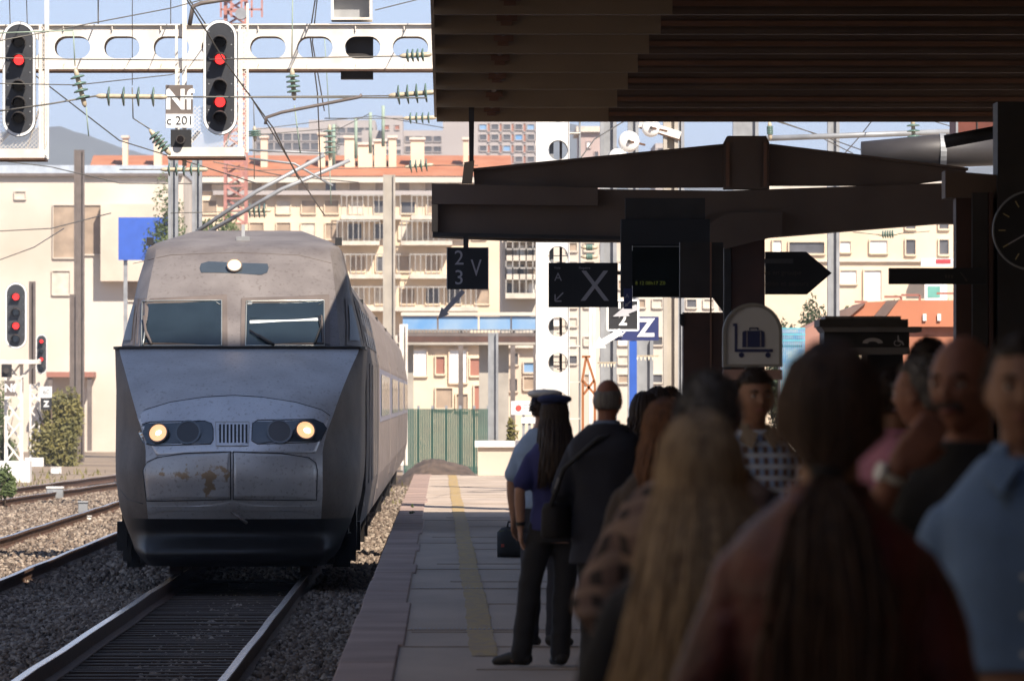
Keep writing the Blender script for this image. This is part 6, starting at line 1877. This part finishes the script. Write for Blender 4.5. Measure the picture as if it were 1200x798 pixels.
        link('collar', remesh(mb, .006, 'collar', 2), o.get('collarm', o['top']), root)
        if o.get('face'):
            for s_ in (-1, 1):
                q = MB(); A = [V(s_ * .010, -.088, 1.478), V(s_ * .066, -.050, 1.512), V(s_ * .088, -.080, 1.455), V(s_ * .048, -.125, 1.415)]
                q.add(A + [a_ + V(0, -.006, .004) for a_ in A], [(0, 1, 2, 3), (7, 6, 5, 4), (0, 1, 5, 4), (1, 2, 6, 5), (2, 3, 7, 6), (3, 0, 4, 7)]); q.build('collar_point', o.get('collarm', o['top']), root)
    if o.get('placket'):
        mb = MB(); mb.box(-.014 * k, .014 * k, (-.148 * dp) * k, -.13 * k, .98 * k, 1.30 * k); 
        for q in range(4): mb2 = MB(); mb2.disc((0, 0, (1.25 - q * .08) * k), .006, -.152 * k * dp, -.147 * k * dp, 10); mb2.build('button', M['sign_white'], shirt)
    # hair
    hs = o.get('hair', 'short'); hm = HM[o.get('hairc', 'dark')]
    if hs == 'short':
        mb = MB(); hair_cap(mb, hc, R, k, thick=1.09, nape=-.50, front=o.get('front', .48), seed=sd); locks(mb, hc, R, k * 1.0, 0, 0)
        ob = link('hair', remesh(mb, .006, 'hair', 1, .0015, 40, sd), hm, root)
        mb = MB(); rng = random.Random(int(sd * 10))
        for _ in range(1500):
            a = rng.uniform(0, 6.28); th = math.acos(rng.uniform(-.15, 1)); d = Vector((math.sin(th) * math.cos(a), math.sin(th) * math.sin(a), math.cos(th)))
            if d.y < -.3 and d.z < .55: continue
            if d.z < 0 and d.y < .1: continue
            p = hc + R @ (Vector((.077 * d.x, .1 * d.y, .117 * d.z)) * 1.09 * k); q = p + R @ (Vector((d.x, d.y + .5, d.z - .3)) * .014 * k)
            mb.tube([p, q], [.0016, .0006], 3)
        mb.build('hair_tufts', hm, ob, smooth=True)
    elif hs == 'bob':
        mb = MB(); hair_cap(mb, hc, R, k, thick=1.22, nape=-.9, front=.45, seed=sd); ob = link('hair', remesh(mb, .008, 'hair', 2, .006, 30, sd), hm, root)
        mb = MB(); locks(mb, hc, R, k * 1.1, (hc.z - .13 * k), 140, 125, int(sd), .007, back=.01); mb.build('hair_strands', hm, ob, smooth=True)
    elif hs == 'fringe':      # bald on top, cropped hair round the sides and back
        mb = MB(); vs = []; fs = []
        for i in range(31):
            a = math.radians(-4 + 188 * i / 30)
            for j in range(9):
                dz_ = -.42 + (.42 + o.get('fringe_top', .34)) * j / 8; rr = math.sqrt(max(0, 1 - dz_ * dz_)); t_ = 1.045 - (.035 if j in (0, 8) else 0)
                vs.append(hc + R @ (Vector((.077 * rr * math.cos(a), .1 * rr * math.sin(a), .117 * dz_)) * t_ * k))
        for i in range(30):
            for j in range(8): q = i * 9 + j; fs.append((q, q + 9, q + 10, q + 1))
        mb.add(vs, fs); ob = mb.build('hair', hm, root, smooth=True)
        sm = ob.modifiers.new('t', 'SOLIDIFY'); sm.thickness = .012
    elif hs == 'long':
        mb = MB(); hair_cap(mb, hc, R, k, thick=1.10, nape=-.75, front=.40, seed=sd); ob = link('hair', remesh(mb, .007, 'hair', 2), hm, root)
        mb = MB(); z1 = o['hair_end'] * k; locks(mb, hc, R, k, z1, int(1.7 * o.get('nlocks', 420)), o.get('spread', 118), int(sd), .0042 * k, wide=1.05, back=o.get('hback', .06), flare=o.get('flare', .35)); 
        mb.build('hair_strands', hm, ob, smooth=True)
    elif hs == 'pony':
        mb = MB(); hair_cap(mb, hc, R, k, thick=1.16, nape=-.62, front=.35, seed=sd, vol=(1.0, 1.03, 1.0)); ob = link('hair', remesh(mb, .007, 'hair', 2), hm, root)
        mb = MB(); z1 = o['hair_end'] * k; locks(mb, hc, R, k * 1.04, z1, 900, 165, int(sd), .0042 * k, tie=(-.092, .10), tail_w=.085 * k, wide=1.06); mb.build('hair_strands', hm, ob, smooth=True)
        mb = MB(); c_ = hc + R @ V(0, .105, -.09); mb.tube([c_ + V(.026 * math.cos(a), .024 * math.sin(a), 0) for a in np.linspace(0, 6.283, 16)], .007, 8); mb.build('hair_tie', M['black'], ob, smooth=True)
    # face details
    if o.get('face'):
        for s_ in (-1, 1):
            e0 = hc + R @ V(s_ * .030, -.083, .010)
            mb = MB(); mb.ell(e0, .0125 * k, .010 * k, .008 * k); ey = mb.build('eye', mat('eye_white', (.55, .50, .46), .3), root, smooth=True)
            mb = MB(); mb.ell(e0 + R @ V(0, -.0085, 0), .0055 * k, .003 * k, .0055 * k); mb.build('iris', M['black'], ey, smooth=True)
            mb = MB(); mb.tube([hc + R @ V(s_ * .014, -.096, .026), hc + R @ V(s_ * .032, -.094, .032), hc + R @ V(s_ * .048, -.080, .026)], [.003, .0045, .002], 6); mb.build('eyebrow', hm, root, smooth=True)
            mb = MB(); mb.tube([hc + R @ V(s_ * .018, -.090, .017), hc + R @ V(s_ * .030, -.0935, .0195), hc + R @ V(s_ * .043, -.083, .014)], .0028, 6); mb.build('eyelid', skin, root, smooth=True)
        mb = MB(); mb.tube([hc + R @ V(-.024, -.088, -.052), hc + R @ V(-.008, -.1005, -.0505), hc + R @ V(0, -.101, -.052), hc + R @ V(.008, -.1005, -.0505), hc + R @ V(.024, -.088, -.052)], [.002, .0045, .004, .0045, .002], 8)
        mb.build('lips', mat('lips', (.30, .10, .08), .5), root, smooth=True)
    if o.get('moustache'):
        mb = MB()
        rng = random.Random(3)
        for q in range(70):
            t_ = rng.uniform(-1, 1); a = hc + R @ V(t_ * .030, -.1 + .012 * abs(t_), -.036 + rng.uniform(-.004, .004)); b_ = a + R @ V(t_ * .008, .0 + .004 * abs(t_), -.013 - .008 * abs(t_)); mb.tube([a, b_], [.0035, .0015], 5)
        mb.build('moustache', HM['dark'], root, smooth=True)
    return root, hc, R, k, arm
PI = math.pi
T_dark = cloth('black_trousers', (.018, .018, .022)); T_navy = cloth('navy_trousers', (.02, .022, .035)); T_jean = cloth('blue_jeans', (.06, .08, .14)); T_cream = cloth('cream_trousers', (.50, .45, .40))
# 1 officer woman in navy cap
Rt = person('woman in navy cap with long dark hair and short sleeved indigo shirt', 650, 462, 38.5, PI + .12, dict(skin='b', top=cloth('indigo_uniform_shirt', (.035, .04, .17)), bottom=T_dark, sleeve='short', hair='long', hairc='dark', hair_end=1.20, nlocks=300, spread=105, flare=.25, hback=.11,
    topname='uniform_shirt', hem=.86, width=.92, arms={1: dict(el=(.235, .04, 1.14), wr=(.225, .0, .90)), -1: dict(el=(-.2, -.06, 1.12), wr=(-.12, -.2, 1.02))}, legw=1.05,
    legs={1: dict(kn=(.165, -.01, .49), an=(.225, .03, .085), foot=(.15, -.09, 0)), -1: dict(kn=(-.06, 0, .49), an=(-.03, .03, .085), foot=(.02, -.16, 0))}))
def cap(Rt, m_top, m_band, tilt=.15, peak=True):
    root, hc, R, k, arm = Rt; tp = R @ Vector((0, .0, .055)) * k
    c = hc + tp
    mb = MB(); mb.rings([(c.x, c.y, c.z + z * k, r * k, r * 1.18 * k) for z, r in ((-.012, .084), (.02, .086), (.024, .088))], 28); cp = mb.build('cap', m_band, root, smooth=False)
    mb = MB(); mb.rings([(c.x, c.y + yo * k, c.z + z * k, r * k, r * 1.12 * k) for z, r, yo in ((.0245, .086, 0), (.036, .108, .004), (.052, .114, .002), (.066, .104, -.004), (.076, .070, -.008), (.079, .02, -.008))], 28); mb.build('crown', m_top, cp, smooth=True)
    if peak:
        mb = MB(); P = []
        for q in range(11): a = PI + PI * q / 10; P.append((c.x + .084 * k * math.cos(a), c.y + .10 * k * math.sin(a), c.z - .008 * k))
        Q = [(p[0] * 1.0, p[1] - .045 * k * math.sin(PI * i / 10), p[2] - .018 * k * math.sin(PI * i / 10)) for i, p in enumerate(P)]
        mb.add(P + Q, [(i, i + 1, i + 12, i + 11) for i in range(10)]); pk = mb.build('peak', M['black'], cp); sm = pk.modifiers.new('t', 'SOLIDIFY'); sm.thickness = .004
navy = cloth('navy_felt', (.02, .03, .11))
cap(Rt, navy, navy)
root, hc, R, k, arm = Rt; sh, el, wr = arm(1)
mb = MB(); d = (wr - el).normalized(); mb.tube([wr - d * .035, wr - d * .015], .031 * k, 16); mb.build('wristwatch', M['black'], root, smooth=False)
# 2 colleague
Rt = person('railway colleague in white topped cap and pale blue shirt behind the woman in navy cap', 637, 456, 41.5, PI - .5, dict(skin='b', top=cloth('pale_blue_uniform_shirt', (.30, .42, .62)), bottom=T_navy, sleeve='short', hair='short', hairc='dark', hem=.9))
cap(Rt, cloth('white_cap_cloth', (.70, .72, .76)), navy)
# 3 balding man navy coat
Rt = person('balding grey haired man in long dark navy jacket with a shoulder bag facing the train', 712, 441, 35, PI - .35, dict(skin='c', top=cloth('dark_navy_jacket', (.018, .02, .034)), bottom=T_dark, hair='fringe', hairc='grey', fringe_top=.45, hem=.72, loose=.032, collar=True, collarm=cloth('blue_grey_collar', (.16, .22, .34)), width=1.04, depth=1.1, topname='jacket',
    arms={1: dict(el=(.25, .05, 1.12), wr=(.23, -.12, .93)), -1: dict(el=(-.25, .03, 1.12), wr=(-.2, -.15, .98))}))
root, hc, R, k, arm = Rt
mb = MB(); mb.rings([(.27 * k, .06, z * k, rx, ry, .6) for z, rx, ry in ((.86, .05, .13), (.88, .065, .15), (1.02, .06, .15), (1.06, .045, .14))], 20)
bag = mb.build('shoulder_bag', cloth('black_nylon', (.02, .018, .02)), None, smooth=True); bag.location = root.location; bag.rotation_euler = root.rotation_euler
tag(bag, 'black shoulder bag at the hip of the balding man in navy', 'bag')
mb = MB(); mb.tube([(.26 * k, .20, 1.04 * k), (.20 * k, .165, 1.25 * k), (.0, .155, 1.42 * k), (-.14 * k, .05, 1.46 * k)], .014, 6); mb.build('strap', M['black'], bag, smooth=True)
mb = MB(); mb.bar((.222 * k, .186, 1.20 * k), (.238 * k, .19, 1.14 * k), .012); mb.build('buckle', M['galv'], bag)
# 4-6 heads beyond
person('person with a dark brown bob standing in front of the blue pole', 755, 458, 40, PI - .2, dict(skin='b', top=cloth('dark_taupe_top', (.10, .075, .055)), bottom=T_dark, hair='bob', hairc='dark', hairpad=.03))
person('person in a black knitted cap just beyond the dark bob', 771, 452, 44, PI, dict(skin='b', top=cloth('black_top', (.02, .02, .02)), bottom=T_dark, hair='bob', hairc='dark', hairpad=.03, width=.95))
person('person in a dark hat seen between the bob haircut and the dark cabinet', 786, 452, 50, -.6, dict(skin='b', top=cloth('charcoal_top', (.03, .03, .035)), bottom=T_dark, hair='short', hairc='brown', front=.3))
person('woman with straight auburn hair half hidden behind the plaid shoulders', 779, 466, 24, PI - .1, dict(skin='b', top=cloth('brown_top', (.07, .05, .04)), bottom=T_jean, hair='long', hairc='auburn', hair_end=1.25, nlocks=200))
# 7 plaid man
person('grey haired man in a brown and beige plaid jacket with his back turned', 830, 432, 16, PI - .25, dict(skin='c', top=plaid('brown_plaid', (.15, .095, .08), (.03, .02, .02), (.22, .15, .12), 4.6, 5.2, 8.0), bottom=T_dark, hair='short', hairc='grey', hem=.84, loose=.03, width=1.18, depth=1.15, topname='jacket', skinx=1,
    arms={1: dict(el=(.30, .05, 1.14), wr=(.22, -.15, 1.0)), -1: dict(el=(-.28, .05, 1.14), wr=(-.2, -.15, 1.0))}))
# 8 man facing
person('dark haired man in blue checked shirt and tan collar facing the camera', 884, 430, 27, .25, dict(skin='a', top=plaid('blue_check', (.30, .42, .66), (.16, .10, .09), (.55, .62, .74), 8, 7), bottom=T_jean, hair='short', hairc='dark', front=.42, face=True, collar=True, collarm=cloth('tan_collar', (.32, .25, .18))))
# 9 pink shirt
person('dark haired person in a pink shirt with a dark strap over the shoulder', 1048, 428, 24, PI - .9, dict(skin='a', top=cloth('pink_shirt', (.52, .22, .32)), bottom=T_dark, hair='short', hairc='dark', front=.3, collar=True, width=1.1))
# 10 grey older man
person('older man with grey hair in profile beside the bald man', 1085, 414, 20.5, -2.2, dict(skin='c', top=cloth('black_sweater', (.02, .02, .024)), bottom=T_dark, hair='short', hairc='grey', front=.55, face=True))
person('dark haired person standing beyond the older grey man', 1089, 394, 27, PI, dict(skin='a', top=cloth('dark_brown_top', (.05, .03, .025)), bottom=T_dark, hair='short', hairc='dark'))
# 11 bald man with moustache and hand at the mouth; hand to the left in the picture = local +x flipped
Rt = person('bald man with dark moustache and wristwatch holding his fist to his mouth', 1132, 393, 15, -.42, dict(skin='c', top=cloth('black_shirt', (.016, .016, .018)), bottom=T_dark, hair='fringe', hairc='dark', fringe_top=.2, face=True, moustache=True, sleeve='short', hem=.86, width=1.12, depth=1.2, hairpad=0, nod=4, yaw=-6,
    arms={-1: dict(el=(-.24, -.17, 1.19), wr=(-.085, -.215, 1.45), hd=(.55, .12, .62), hn=(.3, .9, -.2), hs=(.5, .3, -.6), curl=1.15)}))
root, hc, R, k, arm = Rt; sh, el, wr = arm(-1); d = (wr - el).normalized(); c_ = wr - d * .03
mb = MB(); mb.tube([c_ - d * .009, c_ + d * .009], .033 * k, 20); wt_ = mb.build('watch_strap', M['chrome_rim'], root, smooth=False)
o_ = Vector((-.75, -.66, .1)).normalized(); o_ = (o_ - d * o_.dot(d)).normalized()
mb = MB(); q = c_ + o_ * .030 * k; mb.tube([q, q + o_ * .012], .021, 20); mb.build('watch_case', M['sign_white'], wt_)
# 12 man in blue shirt at the right edge
person('tall man in a light blue collared shirt at the right edge of the crowd', 1203, 383, 13.2, -.12, dict(skin='a', top=cloth('light_blue_shirt', (.17, .28, .48)), bottom=T_dark, hair='short', hairc='dark', front=.5, face=True, collar=True, placket=True, sleeve='short', hem=1.0, loose=.018, width=.98, wrinkle=.008, long=1.03))
# 13 blonde
person('woman with long loose blonde hair and a black top seen from behind', 822, 481, 11.8, PI + .05, dict(skin='b', top=cloth('black_jersey_top', (.014, .014, .018)), bottom=T_cream, hair='long', hairc='blonde', hair_end=1.12, nlocks=700, spread=128, flare=1.0, hback=.13, hem=1.10, loose=.018, width=.92,
    arms={1: dict(el=(.24, .0, 1.12), wr=(.16, -.2, 1.08)), -1: dict(el=(-.24, .0, 1.12), wr=(-.16, -.2, 1.08))}))
# 14 ponytail woman
leather = mat('maroon_leather', (.13, .020, .017), .48, c2=(.05, .009, .008), scale=9, bump=.5, bscale=26, coat=0)
Rt = person('woman with a long brown ponytail in a maroon leather jacket in the foreground', 972, 399, 10.9, PI - .1, dict(skin='b', top=leather, bottom=T_dark, hair='pony', hairc='brown', hair_end=.98, hem=.85, loose=.018, width=.93, depth=1.0, wrinkle=.011, collar=True, topname='leather_jacket', hairpad=.02,
    arms={1: dict(el=(.235, .03, 1.12), wr=(.17, -.15, 1.0)), -1: dict(el=(-.23, .03, 1.12), wr=(-.17, -.15, 1.0))}))
# duffel bag on the platform
c = W(603, 652, 65); e = empty('duffel_bag', (c.x, 65, 0), 'black duffel bag with top handles standing on the platform', 'bag')
mb = MB(); P = [(-.165, .15, .01), (-.165, .15, .14), (.165, .15, .14)]
vs = []; fs = []
for i in range(9):
    x = -.165 + .33 * i / 8; q = (.82 if i in (0, 8) else .97 if i in (1, 7) else 1)
    for j in range(16): a = 2 * PI * j / 16; vs.append((x, .17 * q * math.copysign(abs(math.cos(a)) ** .8, math.cos(a)), .145 + .145 * q * math.copysign(abs(math.sin(a)) ** .7, math.sin(a)) - .145 * (1 - q)))
for i in range(8):
    for j in range(16): fs.append((i * 16 + j, i * 16 + (j + 1) % 16, (i + 1) * 16 + (j + 1) % 16, (i + 1) * 16 + j))
fs += [tuple(range(16)), tuple(128 + j for j in range(16))]
mb.add(vs, fs); mb.build('body', cloth('bag_nylon', (.022, .024, .026)), e, smooth=True)
for s_ in (-1, 1):
    mb = MB(); mb.tube([(-.07, s_ * .05, .28), (-.06, s_ * .03, .335), (.08, s_ * .03, .34), (.11, s_ * .05, .28)], .010, 8); mb.build('handle', M['black'], e, smooth=True)
mb = MB(); mb.tube([(-.15, -.12, .25), (0, -.13, .26), (.15, -.12, .25)], .005, 6); mb.build('piping', mat('olive_piping', (.14, .14, .03), .7), e, smooth=True)
mb = MB(); mb.box(-.13, -.10, -.178, -.165, .10, .13); mb.build('tag', mat('red_tag', (.3, .05, .03), .6), e)
mb = MB(); mb.tube([(.0, -.165, .20), (.03, -.178, .12), (.1, -.17, .06)], .008, 6); mb.build('strap', M['black'], e, smooth=True)
